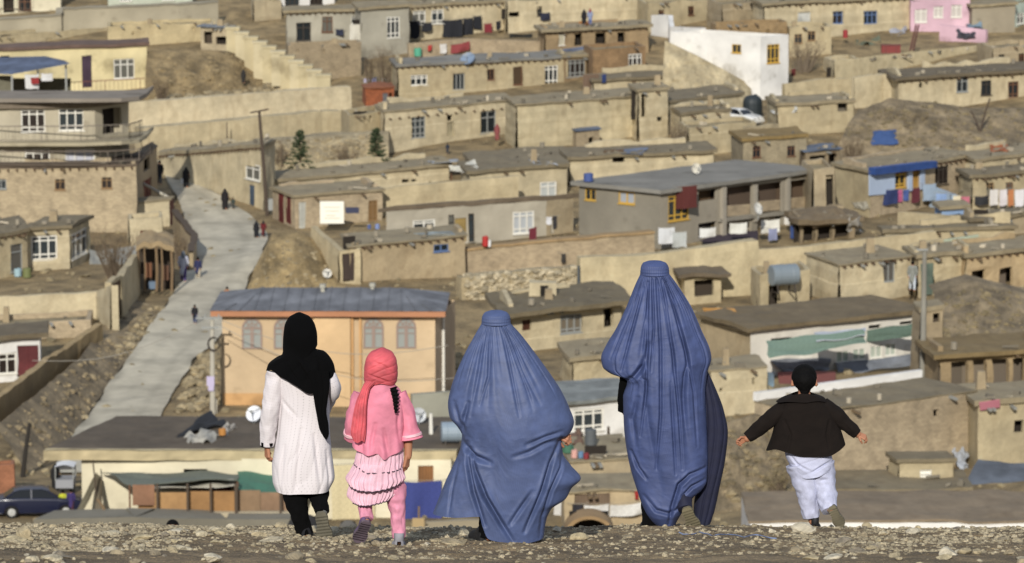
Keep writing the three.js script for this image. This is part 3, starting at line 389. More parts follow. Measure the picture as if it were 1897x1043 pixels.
// sheet of cloth, tin or tarpaulin over rough supports: four corners [x, y, d]
function sheet(name, label, cat, c, hex, kind = 'cloth', o = {}) {
  if (!o.keep) { const mx = c.reduce((a, q) => a + q[0] / 4, 0), my = c.reduce((a, q) => a + q[1] / 4, 0), m = near(mx, my); c = c.map(([x, y]) => [x, y, clamp(near(lerp(x, mx, .08), lerp(y, my, .08)), m - 2.5, m + 2.5)]); }
  const P = c.map(([x, y, d]) => atZ(x, y, d)), O = P[0].clone().add(P[2]).multiplyScalar(0.5), t = thing(name, label, cat, O, o.group), m = new MB(), w = o.wave ?? 0.12, f = (k) => (u, v) => { const a = P[0].clone().lerp(P[1], u), b = P[3].clone().lerp(P[2], u), q = a.lerp(b, v); q.y += w * vn(u * 4 + P[0].x, v * 4, 2) - (o.sag ?? 0.1) * Math.sin(u * 3.14) * Math.sin(v * 3.14) + k; q.x += w * 0.6 * vn(u * 5, v * 5, 7); q.z += w * vn(u * 4, v * 3, 17); return q; };
  m.grid(14, 10, f(0.02)); m.grid(14, 10, (u, v) => f(-0.02)(1 - u, v)); m.grid(14, 1, (u, v) => f(v ? 0.02 : -0.02)(u, 0)); m.grid(14, 1, (u, v) => f(v ? -0.02 : 0.02)(u, 1)); m.grid(10, 1, (u, v) => f(v ? -0.02 : .02)(0, u)); m.grid(10, 1, (u, v) => f(v ? 0.02 : -.02)(1, u)); m.build(o.part || 'sheet', o.mat || mat(hex, kind, 0.85), t);
  if (o.posts) { const b = new MB(); for (const i of o.posts) { const p = P[i], g = o.floor ? p.y - o.floor : G(p.x, p.z) - 0.2; b.tube([V(p.x, g, p.z), p], 0.05, 6); } b.build('post', FR.brown, t); } return t;
}
// ---------------------------------------------------------------- the land
const mudA = mat(0xc2b89c, 'mud'), mudB = mat(0xb5aa8d, 'mud'), mudC = mat(0xa89c83, 'mud'), mudD = mat(0x9c8f76, 'mud'), brickA = mat(0xb5a68c, 'brick'), brickB = mat(0xa3957c, 'brick'), brickC = mat(0xab9c83, 'brick'),
  cement = mat(0x918b7c, 'plaster'), cementD = mat(0x7d776a, 'plaster'), greyW = mat(0xb5ad9b, 'plaster'), whiteW = mat(0xe9e7e2, 'plaster'), cream = mat(0xe2d9bd, 'plaster'), yellowW = mat(0xe4d5a6, 'plaster'), pinkW = mat(0xd2b0bd, 'plaster'), blueW = mat(0x9fb4cf, 'plaster'), peach = mat(0xcbb391, 'plaster'), peachD = mat(0xd3b48a, 'plaster'),
  earth = mat(0xb09c76, 'dirt'), earthD = mat(0xa8987c, 'dirt'), earthL = mat(0xb8a379, 'dirt'), stoneW = mat(0xaea183, 'brick'), roofA = mat(0x968c74, 'mud'), roofB = mat(0x7f7661, 'mud'), roofC = mat(0x6e6553, 'mud'), roofG = mat(0x86837b, 'plaster'), tin = mat(0x8d959e, 'metal', 0.55), tinB = mat(0x6c7a90, 'metal', 0.5), tinL = mat(0xaeb2b3, 'metal', 0.5), woodD = mat(0x4d4135, 'plain', 0.9), wood = mat(0x77634a, 'plain', 0.9), steel = mat(0x757f86, 'plain', 0.45);
function steps(list) { const o = [list[0][0]]; for (let i = 0; i + 1 < list.length; i++) { const [a, , ] = list[i], [b, st] = list[i + 1], n = Math.max(1, Math.round(Math.abs(b - a) / st)); for (let k = 1; k <= n; k++) o.push(a + (b - a) * k / n); } return o; }
// [x, y] foot of each bank is fixed by the land below, so the land comes first
BUMPS.push([-14.5, -287, 5, 7, 1.6], [-31, -262, 9, 14, 1.2], [27, -205, 7, 8, 0.7]);
{
  const xs = steps([[-900], [-300, 60], [-80, 12], [-60, 2.5], [60, 1.3], [80, 2.5], [300, 12], [900, 60]]), zs = steps([[80], [-12, 8], [-36, 1.2], [-62, 2], [-170, 3], [-470, 1.5], [-700, 12], [-2600, 60]]), mb = new MB();
  const P = (x, z) => { let y = G(x, z); if (Math.abs(x) < 5.6 && z < -15 && z > -33.4) y -= 0.35; return V(x, y, z); };
  for (let j = 0; j + 1 < zs.length; j++) for (let i = 0; i + 1 < xs.length; i++) { const a = P(xs[i], zs[j]), b = P(xs[i + 1], zs[j]), c = P(xs[i + 1], zs[j + 1]), d = P(xs[i], zs[j + 1]), k = (q) => 1 + 0.3 * fbm(q.x * 0.08, 4, q.z * 0.08, 3); mb.quad(a, b, c, d, k(a), k(b), k(c), k(d)); }
  struct(mb.build('ground', earth, null, { smooth: true }));
}
{ // the concrete lane
  const Lf = [[292, 300], [300, 320], [322, 362], [343, 400], [355, 440], [352, 478], [343, 512], [325, 545], [300, 577], [270, 622], [240, 666], [210, 706], [182, 745], [150, 790], [120, 835], [100, 880]], Rt = [[322, 300], [334, 322], [372, 346], [412, 366], [452, 394], [482, 418], [497, 440], [484, 478], [466, 512], [452, 545], [428, 590], [394, 640], [366, 662], [344, 692], [318, 732], [296, 775], [285, 835], [280, 880]];
  const at = (L, u) => { const t = u * (L.length - 1), i = Math.min(L.length - 2, Math.floor(t)); return hit(lerp(L[i][0], L[i + 1][0], t - i), lerp(L[i][1], L[i + 1][1], t - i)); };
  const N = 110, mb = new MB(), row = []; for (let j = 0; j <= N; j++) { const a = at(Lf, j / N), b = at(Rt, j / N); const y = (a.y + b.y) / 2; row.push([a, b]); }
  const W = 20; mb.grid(W, N, (u, v) => { const [a, b] = row[Math.round((1 - v) * N)], p = a.clone().lerp(b, u); p.y = Math.max(lerp(a.y, b.y, u), G(p.x, p.z)) + 0.14; if (u === 0 || u === 1) p.x += 0.28 * fbm(p.z * 0.35, u * 9, 1, 4); return p; }, (u, v) => 1 + 0.12 * fbm(u * 5, v * 60, 2, 4) - 0.08 * Math.exp(-(((u - 0.32 + 0.06 * vn(v * 9, 1, 1)) / 0.06) ** 2)) - 0.13 * Math.exp(-(((u - 0.68 + 0.06 * vn(v * 9, 1, 1)) / 0.06) ** 2)) - 0.2 * sst(0.35, 0.5, Math.abs(u - 0.5)) * (0.5 + vn(u * 3, v * 50, 7)));
  const road = struct(mb.build('road', mat(0xd0c8b4, 'road'), null, { smooth: true }));
  const e = new MB(); for (const s of [0, 1]) e.grid(1, N, (u, v) => { const p = row[Math.round((1 - v) * N)][s].clone(); p.y = Math.max(p.y, G(p.x, p.z)) + (u ? 0.137 : -0.3); p.x += (s ? 0.01 : -0.01); return p; }); e.build('road_edge', mat(0xa39b86, 'road'), road);
}
// banks and mounds of earth
const earthBank = bank('earth_bank', [[268, 192], [340, 186], [430, 180], [520, 168], [612, 146]], [[272, 96], [330, 92], [420, 94], [490, 120], [560, 140]], 9, earth, { amp: 0.7, bulge: 0.5 });
const earthMound = bank('earth_mound', [[455, 545], [480, 548], [540, 545], [600, 540], [660, 532]], [[486, 468], [505, 432], [550, 428], [590, 446], [625, 500]], 8, earthL, { amp: 0.5, bulge: 0.6, dropb: 4, back2: 6 });
const scrubBank = bank('scrub_bank', [[1540, 300], [1640, 290], [1720, 285], [1800, 280], [1910, 270]], [[1590, 205], [1650, 182], [1720, 188], [1800, 200], [1910, 200]], 12, earthD, { amp: 0.8, bulge: 0.6 });
const stoneBank = bank('stone_bank', [[455, 325], [530, 322], [610, 316], [690, 308], [720, 306]], [[465, 262], [530, 258], [610, 250], [690, 246], [720, 246]], 4, stoneW, { amp: 0.5, bulge: 0.8, dropb: 1 });
const roadBank = bank('roadside_bank', [[60, 880], [120, 830], [190, 735], [250, 650], [300, 575]], [[-10, 790], [60, 735], [150, 660], [185, 610], [240, 545]], 5, earthD, { amp: 0.5, bulge: 0.2, dropb: 1.5, back2: 6 });
const earthSlope = bank('earth_slope', [[1740, 690], [1800, 690], [1850, 690], [1910, 690]], [[1730, 540], [1800, 520], [1860, 535], [1910, 545]], 16, earthD, { amp: 0.6, bulge: 0.3, dropb: 1 });
const dryGully = bank('dry_gully', [[1300, 960], [1350, 950], [1400, 940], [1450, 935], [1500, 930]], [[1315, 790], [1350, 780], [1400, 770], [1450, 775], [1500, 790]], 9, earthD, { amp: 0.9, bulge: 0.2 });
bank('slope_above_bank', [[1225, 190], [1290, 196], [1350, 198], [1392, 194]], [[1232, 75], [1290, 102], [1340, 128], [1392, 158]], 4, mudB, { amp: 0.15, bulge: 0.2, dropb: 2 });
const rubM = mat(0xb3a68a, 'stone');
rubble('rubble', 'pale rubble strewn down the slope left of the concrete lane', scatter([[20, 850], [120, 760], [220, 640], [290, 560], [300, 575], [230, 670], [140, 800], [60, 880]], 420, 3, 0.1), 0.05, 0.32, rubM, 3);
rubble('rubble', 'rubble and dry litter along the foot of the eroded bank beside the yellow house', scatter([[275, 190], [430, 172], [610, 150], [600, 168], [290, 196]], 200, 4, 0.25), 0.1, 0.5, rubM, 4);
rubble('rubble', 'loose stones over the scrubby slope below the mud house at top right', scatterOn(scrubBank, [[1560, 240], [1620, 205], [1720, 188], [1897, 205], [1897, 272], [1600, 285]], 420, 5), 0.04, 0.26, mat(0x94886c, 'stone'), 5);
rubble('rubble', 'broken stones heaped on the bank behind the two pines', scatterOn(stoneBank, [[465, 265], [700, 250], [710, 300], [465, 318]], 320, 6), 0.07, 0.34, rubM, 6);
rubble('rubble', 'stones along the verge right of the lane near the white pole', scatter([[330, 745], [370, 660], [410, 640], [415, 745], [330, 770]], 140, 7, 0.1), 0.1, 0.45, rubM, 7);
rubble('rubble', 'scattered stones on the brown slope at the right edge', scatterOn(earthSlope, [[1735, 560], [1800, 530], [1897, 545], [1897, 650], [1740, 650]], 260, 8), 0.05, 0.24, mat(0x94886c, 'stone'), 8);

rubble('rubble', 'small stones and dry rubbish lying about the town ground', scatter([[0, 190], [1897, 190], [1897, 985], [0, 985]], 3200, 12, 0.05), 0.05, 0.3, mat(0xa89c80, 'stone'), 12);
rubble('rubble', 'stones weathering out of the earth mound beside the lane', scatterOn(earthMound, [[480, 470], [560, 436], [620, 500], [600, 540], [470, 540]], 120, 13), 0.04, 0.18, rubM, 13);
rubble('rubble', 'clods and stones over the eroded bank right of the yellow house', scatterOn(earthBank, [[280, 180], [290, 105], [430, 100], [540, 150], [520, 170]], 220, 14), 0.04, 0.24, mat(0xa89878, 'stone'), 14);
rubble('rubble', 'stones on the shaded dirt bank under the long wall, lower left', scatterOn(roadBank, [[0, 800], [180, 640], [240, 560], [280, 600], [80, 860]], 260, 15), 0.04, 0.24, mat(0xa3957a, 'stone'), 15);
rubble('rubble', 'clods and dry litter in the gully left of the running boy', scatterOn(dryGully, [[1330, 800], [1440, 790], [1480, 920], [1340, 930]], 240, 16), 0.04, 0.25, mat(0x9c8f74, 'stone'), 16);
// ---------------------------------------------------------------- top rows
const W3 = (x0, y0, x1, y1, f = 'white', c = 3, r = 3, t) => ['w', x0, y0, x1, y1, f, c, r, t];
house('house', 'cream house with a railed upper terrace in the top left corner', 'house', [-40, -30, 112, -34], 30, { m: cream, d: 8, o: [['x', 6, -6, 26, 24], W3(34, -4, 58, 20, 'brown', 2, 2)] });
house('house', 'pale green walled house above the long concrete wall, top left', 'house', [200, -42, 356, -46], 16, { m: mat(0xbfc4b2, 'plaster'), d: 8, o: [W3(222, -20, 244, 2), W3(300, -22, 322, 0)] });
wall('retaining_wall', 'long stained concrete retaining wall across the top left', 'wall', [[-30, 38, 64], [114, 28, 62], [115, 17, 60], [331, 8, 52], [405, 4, 50]], { m: mat(0xaaa18b, 'plaster'), jit: 0.04, rag: 0.05, cap: cement });
house('house', 'blank pale mud house right of the small-windowed mud rooms, top left', 'house', [200, 48, 398, 40], 92, { m: mat(0xc2b592, 'mud'), d: 6, roof: 'parapet' });
house('house', 'low mud rooms with small dark holes behind the yellow house', 'house', [-40, 70, 202, 51], 100, { m: mudB, d: 6, roof: 'parapet', o: [['x', 18, 72, 28, 88], ['x', 85, 71, 96, 81], ['x', 164, 69, 178, 76]] });
house('shed', 'small stone shed under a grey sheet roof beside the stairway', 'shed', [372, 50, 424, 52], 92, { m: mat(0xb5a98f, 'brick'), d: 3, rm: tin, th: 0.1, ov: 0.35, o: [['x', 378, 58, 393, 80, 0x4a4035], ['x', 400, 68, 420, 82]] });
house('house', 'yellow plastered house with a terrace railing, upper left', 'house', [-40, 96, 272, 84], 184, { m: yellowW, d: 5.5, rm: mat(0x6f5d55, 'mud'), th: 0.3, o: [['d', 152, 103, 170, 162, 0x4c3a4a], W3(210, 109, 249, 146, 'white', 3, 2), ['x', 0, 104, 18, 112]] });
house('house', 'mud house with white framed windows in the top centre left', 'house', [470, 2, 520, 0], 40, { m: mat(0xb0a58b, 'mud'), d: 6, roof: 'parapet' });
house('house', 'white house with lattice windows at the very top left of centre', 'house', [517, -30, 620, -34], 18, { m: whiteW, d: 6, o: [W3(528, -8, 554, 11, 'dark', 3, 2), W3(574, -10, 598, 9, 'dark', 3, 2)] });
house('house', 'grey house with a curtained porch below the white lattice house', 'house', [532, 24, 670, 20], 84, { m: mat(0xaca797, 'plaster'), d: 6, rm: roofA, ov: 0.4, beams: 12, o: [W3(549, 41, 576, 76, 'dark', 2, 2), W3(596, 31, 616, 60, 'brown', 2, 2), W3(651, 30, 666, 44, 'white', 2, 2)] });
house('house', 'tall grey plastered house with one barred window, top centre', 'house', [669, 18, 758, 13], 112, { m: mat(0xa9a494, 'plaster'), d: 7, rm: roofA, ov: 0.35, o: [W3(717, 31, 741, 70, 'white', 3, 3), ['x', 664, 44, 671, 60]] });
house('house', 'blank brown brick block under the grey curtained porch', 'house', [534, 84, 669, 78], 156, { m: brickB, d: 4, roof: 'parapet', rag: 0.1, o: [['x', 548, 91, 554, 98], ['x', 598, 91, 603, 98]] });
house('house', 'tan mud house behind the black washing, top centre', 'house', [757, 14, 955, 4], 76, { m: mudA, d: 6, rm: roofA, o: [W3(766, 20, 789, 46, 'white', 2, 3), W3(799, 18, 822, 44, 'white', 2, 3)] });
wall('terrace_wall', 'orange brown terrace wall below the black washing', 'wall', [[757, 80, 120], [860, 72, 112], [1000, 76, 112]], { m: brickC, rag: 0.12 });
house('house', 'long mud house with grey downpipes and five windows, upper centre', 'house', [738, 124, 1052, 108], 188, { m: mudB, d: 7.5, rm: roofG, th: 0.22, ov: 0.3, o: [W3(760, 139, 792, 158, 'white', 3, 2), W3(839, 135, 861, 166, 'grey', 3, 1), W3(902, 128, 916, 148, 'brown', 2, 1), W3(950, 124, 968, 158, 'brown', 1, 1, 0x4a3c2e), W3(1008, 122, 1033, 158, 'white', 3, 3)] });
house('house', 'bare mud house stepping up at top centre behind the flat roof with people', 'house', [940, 2, 1192, -8], 62, { m: mudA, d: 8, roof: 'parapet', o: [['x', 942, 22, 962, 30], W3(994, 12, 1004, 30, 'dark', 2, 2)] });
house('house', 'brown house with open upper veranda and bluish tin eave, upper centre', 'house', [1010, 60, 1200, 50], 120, { m: mat(0x9d8a6c, 'mud'), d: 6, rm: roofA, ov: 0.5, o: [['x', 1064, 62, 1079, 84], ['x', 1102, 61, 1122, 84], ['x', 1144, 60, 1158, 84], W3(1034, 62, 1046, 84, 'white', 1, 1, 0xb0aa96)] });
sheet('tin_eave', 'bluish corrugated tin eave sloping below the open veranda', 'roof sheet', [[994, 96, 386], [1100, 84, 386], [1102, 92, 383], [996, 108, 383]], 0x7a849c, 'metal', { wave: 0.04, sag: 0 });
house('house', 'square brown brick room with one white lattice window, upper centre right', 'house', [1098, 92, 1196, 86], 158, { m: mat(0x967c5c, 'brick'), d: 7, roof: 'parapet', rag: 0.1, o: [W3(1164, 100, 1189, 134, 'white', 3, 3)] });
house('porch', 'small glazed porch hung with rugs at the end of the long mud house', 'porch', [1044, 108, 1100, 104], 152, { m: mat(0x8f7d61, 'mud'), d: 4, rm: roofA, o: [W3(1048, 110, 1084, 142, 'grey', 4, 3), ['x', 1086, 110, 1098, 140]] });
house('house', 'flat tan house along the top edge right of centre', 'house', [1200, 6, 1345, -4], 60, { m: mudB, d: 7, roof: 'parapet' });
house('house', 'low tan mud house behind the white house parapet', 'house', [1338, 8, 1430, 0], 66, { m: mudC, d: 8, roof: 'parapet' });
// the white house with the tower end
house('house', 'tall whitewashed house with two yellow framed windows', 'house', [1408, 68, 1461, 64], 186, { m: whiteW, lf: [1242, 58], roof: 'parapet', rag: 0.03, jit: 0.02, o: [W3(1421, 82, 1444, 117, 'yellow', 3, 3)], sl: [W3(1356, 82, 1373, 98, 'yellow', 2, 1)] });
house('house', 'brown parapet room standing on the white house', 'house', [1326, 46, 1458, 40], 120, { m: mat(0x9c8664, 'brick'), d: 4, roof: 'parapet', rag: 0.08 });
wall('wall', 'white stepped garden wall climbing left from the white house', 'wall', [[1206, 28, 66], [1238, 28, 70], [1240, 50, 90], [1300, 52, 112]], { m: whiteW, rag: 0.05, jit: 0.03 });
house('house', 'long tan house with two blue framed windows, top right of centre', 'house', [1415, 10, 1692, -4], 82, { m: mudA, d: 7, rm: roofA, ov: 0.4, beams: 22, o: [['d', 1477, 22, 1501, 47, 0xcfcfc8], W3(1542, 21, 1562, 44, 'blue', 2, 2), W3(1599, 20, 1625, 44, 'blue', 3, 2)] });
house('house', 'pink plastered house with white shuttered windows, top right', 'house', [1687, 2, 1796, -4], 58, { m: pinkW, d: 6, br: 56, roof: 'parapet', rag: 0.02, o: [W3(1695, 14, 1717, 42, 'white', 2, 2, 0xb9b3ad), W3(1729, 10, 1747, 33, 'white', 2, 2, 0xb9b3ad), W3(1762, 8, 1782, 32, 'white', 2, 2, 0xb9b3ad)] });
wall('wall', 'pink yard wall stepping down below the pink house', 'wall', [[1740, 46, 76], [1800, 52, 78], [1826, 56, 80]], { m: pinkW, rag: 0.03, jit: 0.02 });
house('house', 'grey brown house beside the pink house in the top right corner', 'house', [1800, 14, 1880, 8], 62, { m: mat(0x9d937f, 'plaster'), d: 5, br: 60, rm: roofA });
house('house', 'pale mint house cut by the right edge at the top', 'house', [1868, 8, 1930, 0], 56, { m: mat(0xb7c4b8, 'plaster'), d: 6, roof: 'parapet', o: [W3(1884, 24, 1897, 44, 'white', 2, 2)] });
house('house', 'tan walled yard block right of the white house', 'house', [1462, 50, 1540, 48], 106, { m: mudB, d: 6, roof: 'parapet' });
house('house', 'long windowless mud house with a bright slanting front, right', 'house', [1590, 108, 1832, 82], 146, { m: mat(0xc4ba9c, 'mud'), lf: [1546, 112], roof: 'parapet', rag: 0.1 });
house('house', 'low mud house with a dark recess left of the long windowless house', 'house', [1545, 112, 1592, 108], 146, { m: mudA, d: 5, roof: 'parapet', o: [['x', 1548, 131, 1572, 141]] });
house('house', 'brown mud house with buttressed corner at the right edge, upper', 'house', [1838, 88, 1930, 82], 132, { m: mudC, d: 7, roof: 'parapet' });
house('house', 'tan mud house with three dark windows at the right edge, upper', 'house', [1664, 148, 1925, 132], 210, { m: mudA, d: 8, rm: roofC, ov: 0.5, beams: 18, o: [['x', 1703, 154, 1710, 162], W3(1772, 143, 1793, 171, 'grey', 2, 2), W3(1817, 149, 1836, 177, 'dark', 2, 2), W3(1868, 151, 1887, 181, 'brown', 2, 3)] });
wall('wall', 'blank mud wall below the long windowless house', 'wall', [[1582, 142, 200], [1637, 136, 196], [1668, 150, 200]], { m: mudA });
wall('wall', 'mud terrace wall running right from the foot of the white house', 'wall', [[1452, 156, 196], [1520, 146, 192], [1585, 146, 190]], { m: mudB });
house('house', 'tumbled mud hut under the terrace wall right of the dome tank', 'house', [1440, 196, 1580, 190], 250, { m: mudB, d: 7, rm: roofA, o: [['x', 1552, 190, 1570, 206, 0x6a6255]] });
// ---------------------------------------------------------------- second rows
wall('retaining_wall', 'broad two tier mud retaining wall above the lane', 'wall', [[236, 191, 244], [430, 176, 234], [650, 160, 222]], { m: mat(0xc4ba9f, 'mud'), rag: 0.08, th: 0.8 });
wall('retaining_wall', 'lower mud tier of the wall above the lane', 'wall', [[262, 238, 296], [430, 222, 284], [596, 206, 268], [700, 208, 262]], { m: mudB, rag: 0.12, th: 1.2 });
house('house', 'low mud house with a white window right of the lane, at the bend', 'house', [296, 288, 488, 272], 324, { m: mudA, d: 4, rm: roofA, br: 390, jit: 0.1, o: [W3(455, 303, 481, 332, 'white', 2, 2), ['d', 461, 340, 471, 384, 0x5b6a7c]] });
house('house', 'mud house with three windows and a row of beam holes, upper middle', 'house', [712, 209, 952, 187], 284, { m: mat(0xc6bca0, 'mud'), d: 7, rm: roofA, th: 0.16, ov: 0.15, beams: 14, bd: 0.55, o: [W3(761, 216, 788, 256, 'grey', 3, 4), ['x', 827, 213, 838, 223], ['d', 826, 226, 840, 252, 0xb0a68a], W3(889, 205, 919, 246, 'grey', 2, 2)] });
house('house', 'blank mud side room left of the beam hole house', 'house', [648, 214, 712, 206], 290, { m: mudB, d: 6, roof: 'parapet', o: [['x', 674, 215, 679, 229], ['x', 684, 215, 689, 227]] });
house('hut', 'small rusty orange hut with a grey door under hanging washing', 'hut', [677, 165, 730, 162], 200, { m: mat(0x97593a, 'brick'), d: 4, rm: mat(0x8b5a41, 'mud'), th: 0.12, ov: 0.1, dome: 0.4, o: [['d', 709, 172, 719, 192, 0x85858a], ['x', 721, 172, 727, 192]] });
house('house', 'large smooth mud house under a wedge of dark roof, centre', 'house', [958, 196, 1192, 178], 280, { m: mat(0xc3b99b, 'mud'), d: 8, rm: roofA, th: 0.15, ov: 0.2, o: [['x', 1167, 204, 1176, 216]] });
house('shed', 'tiny brick shed with a blue tin lid against the smooth mud house', 'shed', [1068, 244, 1111, 240], 286, { m: brickB, d: 2, rm: tinB, th: 0.12, ov: 0.15, o: [['x', 1090, 254, 1100, 270, 0x4a3c30]] });
house('gatehouse', 'narrow mud stair tower with a dark slit doorway', 'gatehouse', [1182, 170, 1236, 166], 262, { m: mudA, d: 5, rm: roofA, o: [['x', 1187, 174, 1196, 216], ['x', 1216, 216, 1226, 224]] });
house('house', 'tan mud house with a ragged dark roof left of the dome tank', 'house', [1100, 152, 1378, 136], 186, { m: mudA, d: 6, rm: roofB, ov: 0.3, o: [['x', 1258, 162, 1268, 172], ['x', 1294, 164, 1310, 170]] });
house('house', 'stepped mud block with dark roof strips above the white car', 'house', [1236, 192, 1376, 176], 244, { m: mudA, d: 9, rm: roofB, ov: 0.2 });
house('house', 'low mud block beside the white car', 'house', [1262, 214, 1352, 206], 270, { m: mudA, d: 5, rm: roofB, ov: 0.15 });
house('house', 'sandy mud yard block below the white car', 'house', [1276, 236, 1400, 226], 292, { m: mudB, d: 6, roof: 'parapet' });
// ---------------------------------------------------------------- middle: rows right of the lane
house('house', 'long low mud house with a thin dark roof behind the signboard shop', 'house', [500, 338, 832, 308], 376, { m: mudA, d: 6.5, rm: roofA, th: 0.25, ov: 0.25, o: [['x', 608, 337, 636, 343], ['x', 744, 332, 758, 338], ['x', 762, 331, 772, 336]] });
house('house', 'long dark roofed mud house crossing the centre', 'house', [1056, 296, 1322, 282], 344, { m: mudA, d: 7, rm: roofB, ov: 0.3, o: [['x', 1134, 286, 1158, 300, 0x5c4c3c]] });
house('house', 'dark roofed mud house running left to the tin covers, centre', 'house', [880, 306, 1060, 292], 340, { m: mudB, d: 8, rm: roofB, ov: 0.3 });
house('house', 'mud house with a white louvred window in the centre', 'house', [870, 322, 1050, 308], 384, { m: mudA, d: 7, rm: roofB, ov: 0.3, o: [W3(1001, 336, 1031, 366, 'white', 2, 2, 0xaeb2b0)] });
wall('wall', 'long mud yard wall behind the grey white house', 'wall', [[700, 352, 400], [830, 336, 396], [960, 326, 392]], { m: mudB, rag: 0.06 });
house('shop', 'brick shop with a white signboard and red double doors', 'shop', [547, 366, 708, 354], 424, { m: brickA, lf: [505, 350], rm: roofA, th: 0.22, ov: 0.2, o: [['d', 554, 374, 567, 424, 0xd6d6cc], W3(682, 371, 699, 409, 'wood', 2, 3, 0x7a6040)], sl: [['d', 517, 357, 526, 414, 0x6a2322], ['d', 529, 358, 540, 415, 0x6a2322]] });
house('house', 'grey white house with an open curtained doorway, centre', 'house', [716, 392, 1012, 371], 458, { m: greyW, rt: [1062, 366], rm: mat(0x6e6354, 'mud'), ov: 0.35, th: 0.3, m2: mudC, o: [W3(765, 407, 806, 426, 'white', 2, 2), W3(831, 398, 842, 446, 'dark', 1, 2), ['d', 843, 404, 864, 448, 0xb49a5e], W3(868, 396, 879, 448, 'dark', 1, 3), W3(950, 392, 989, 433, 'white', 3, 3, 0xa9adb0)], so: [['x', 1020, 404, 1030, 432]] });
house('house', 'mud house with a flat littered roof and one small blue window', 'house', [648, 458, 862, 438], 524, { m: mat(0xb2a386, 'mud'), d: 7, rm: roofA, th: 0.14, ov: 0.2, br: 512, o: [['x', 656, 448, 664, 458], W3(804, 453, 832, 467, 'blue', 2, 1)] });
wall('wall', 'long brown brick terrace wall below the grey white house', 'wall', [[862, 464, 506], [1030, 446, 498], [1212, 431, 488]], { m: brickC, rag: 0.06, th: 0.8, cap: mat(0xa08a68, 'mud') });
wall('gate_wall', 'mud gateway wall with a dark open doorway above the peach house', 'wall', [[578, 420, 470], [630, 466, 524], [668, 458, 526]], { m: mudB, o: [{ seg: 1, q: ['d', 635, 466, 656, 520, 0x46352c] }] });
const stoneTerrace = wall('terrace_wall', 'pale stone terrace wall right of the peach house roof', 'wall', [[856, 512, 556], [960, 502, 548], [1072, 494, 540]], { m: stoneW, rag: 0.3, th: 1.2 });
{ const im = rubble('wall_stones', 'x', scatterOn(stoneTerrace, [[858, 510], [960, 502], [1070, 494], [1070, 545], [870, 556]], 420, 18), 0.12, 0.34, mat(0xcfc5ae, 'stone'), 18); im.userData = { kind: 'stuff' }; im.position.sub(stoneTerrace.position); stoneTerrace.add(im); }
// the grey unfinished concrete house
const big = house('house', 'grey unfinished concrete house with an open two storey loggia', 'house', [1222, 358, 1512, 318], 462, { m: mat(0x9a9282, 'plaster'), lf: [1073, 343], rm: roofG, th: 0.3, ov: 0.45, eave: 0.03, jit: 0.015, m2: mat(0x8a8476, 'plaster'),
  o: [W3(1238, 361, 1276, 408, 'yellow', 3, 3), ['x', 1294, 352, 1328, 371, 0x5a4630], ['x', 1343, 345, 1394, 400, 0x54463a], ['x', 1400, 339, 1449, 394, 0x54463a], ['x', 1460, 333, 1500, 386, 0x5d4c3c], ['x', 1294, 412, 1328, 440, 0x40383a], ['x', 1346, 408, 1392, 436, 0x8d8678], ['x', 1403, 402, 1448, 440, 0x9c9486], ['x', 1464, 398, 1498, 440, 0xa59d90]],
  sl: [W3(1084, 350, 1104, 371, 'yellow', 2, 1), W3(1146, 355, 1176, 378, 'yellow', 2, 1, 0x9aa0a8)] });
{ // slender white column, slab edge and parapet brickwork on the loggia
  const { A, T: t, n, L } = big.H, at = (px, py, k) => { const [u, v] = onWall(A, big.H.B, px, py); return V(A.x, v, A.z).addScaledVector(t, u).addScaledVector(n, k); };
  for (const [x, y0, y1, w, M] of [[1457, 326, 392, 0.34, mat(0x9f988a, 'plaster')], [1457, 392, 462, 0.5, whiteW], [1337, 346, 462, 0.4, mat(0xa59d8e, 'plaster')], [1397, 342, 410, 0.28, mat(0x9f988a, 'plaster')], [1506, 322, 446, 0.5, mat(0x9f988a, 'plaster')]]) { const m = new MB(); m.bar(at(x, y1, 0.12), at(x, y0, 0.12), w, w, n); m.build('column', M, big); }
  const s = new MB(); s.bar(at(1330, 408, 0.1), at(1510, 388, 0.1), 0.35, 0.24); s.build('floor_slab', mat(0x8f897c, 'plaster'), big);
  for (const [x0, x1, ya, yb2, h] of [[1345, 1393, 382, 378, 20], [1402, 1448, 374, 370, 20], [1462, 1500, 368, 364, 20]]) { const p = new MB(); p.bar(at(x0, ya + h / 2, -0.3), at(x1, yb2 + h / 2, -0.3), 0.2, 0.8); p.build('parapet', brickC, big); }
}
wall('wall', 'broad mud wall in front of the grey concrete house', 'wall', [[1074, 478, 566], [1225, 470, 558], [1404, 444, 545]], { m: mat(0xbeb394, 'mud'), rag: 0.08, th: 1.0 });
wall('wall', 'mud yard wall running right from the white loggia column', 'wall', [[1404, 462, 500], [1505, 455, 496], [1732, 428, 476]], { m: mudB, rag: 0.08 });
house('shelter', 'small mud shelter with a ragged thatch lid behind the taller veiled woman', 'shelter', [1268, 512, 1336, 508], 566, { m: mudB, d: 3, rm: mat(0x6b6151, 'mud'), ov: 0.5, eave: 0.25, o: [['x', 1286, 518, 1322, 548, 0x3f362c]] });
house('house', 'flat mud hut with a tall dark shutter and a beam shadow, right of centre', 'house', [1554, 492, 1687, 476], 566, { m: mudA, lf: [1494, 472], rm: roofA, ov: 0.12, th: 0.14, o: [W3(1636, 479, 1658, 522, 'grey', 2, 1, 0x57544f)], jit: 0.1 });
house('lean_to', 'mud lean-to holding up the grey drum', 'lean-to', [1408, 508, 1500, 498], 575, { m: mudB, d: 4, roof: 'parapet', o: [['x', 1424, 528, 1444, 570, 0x3c342b]] });
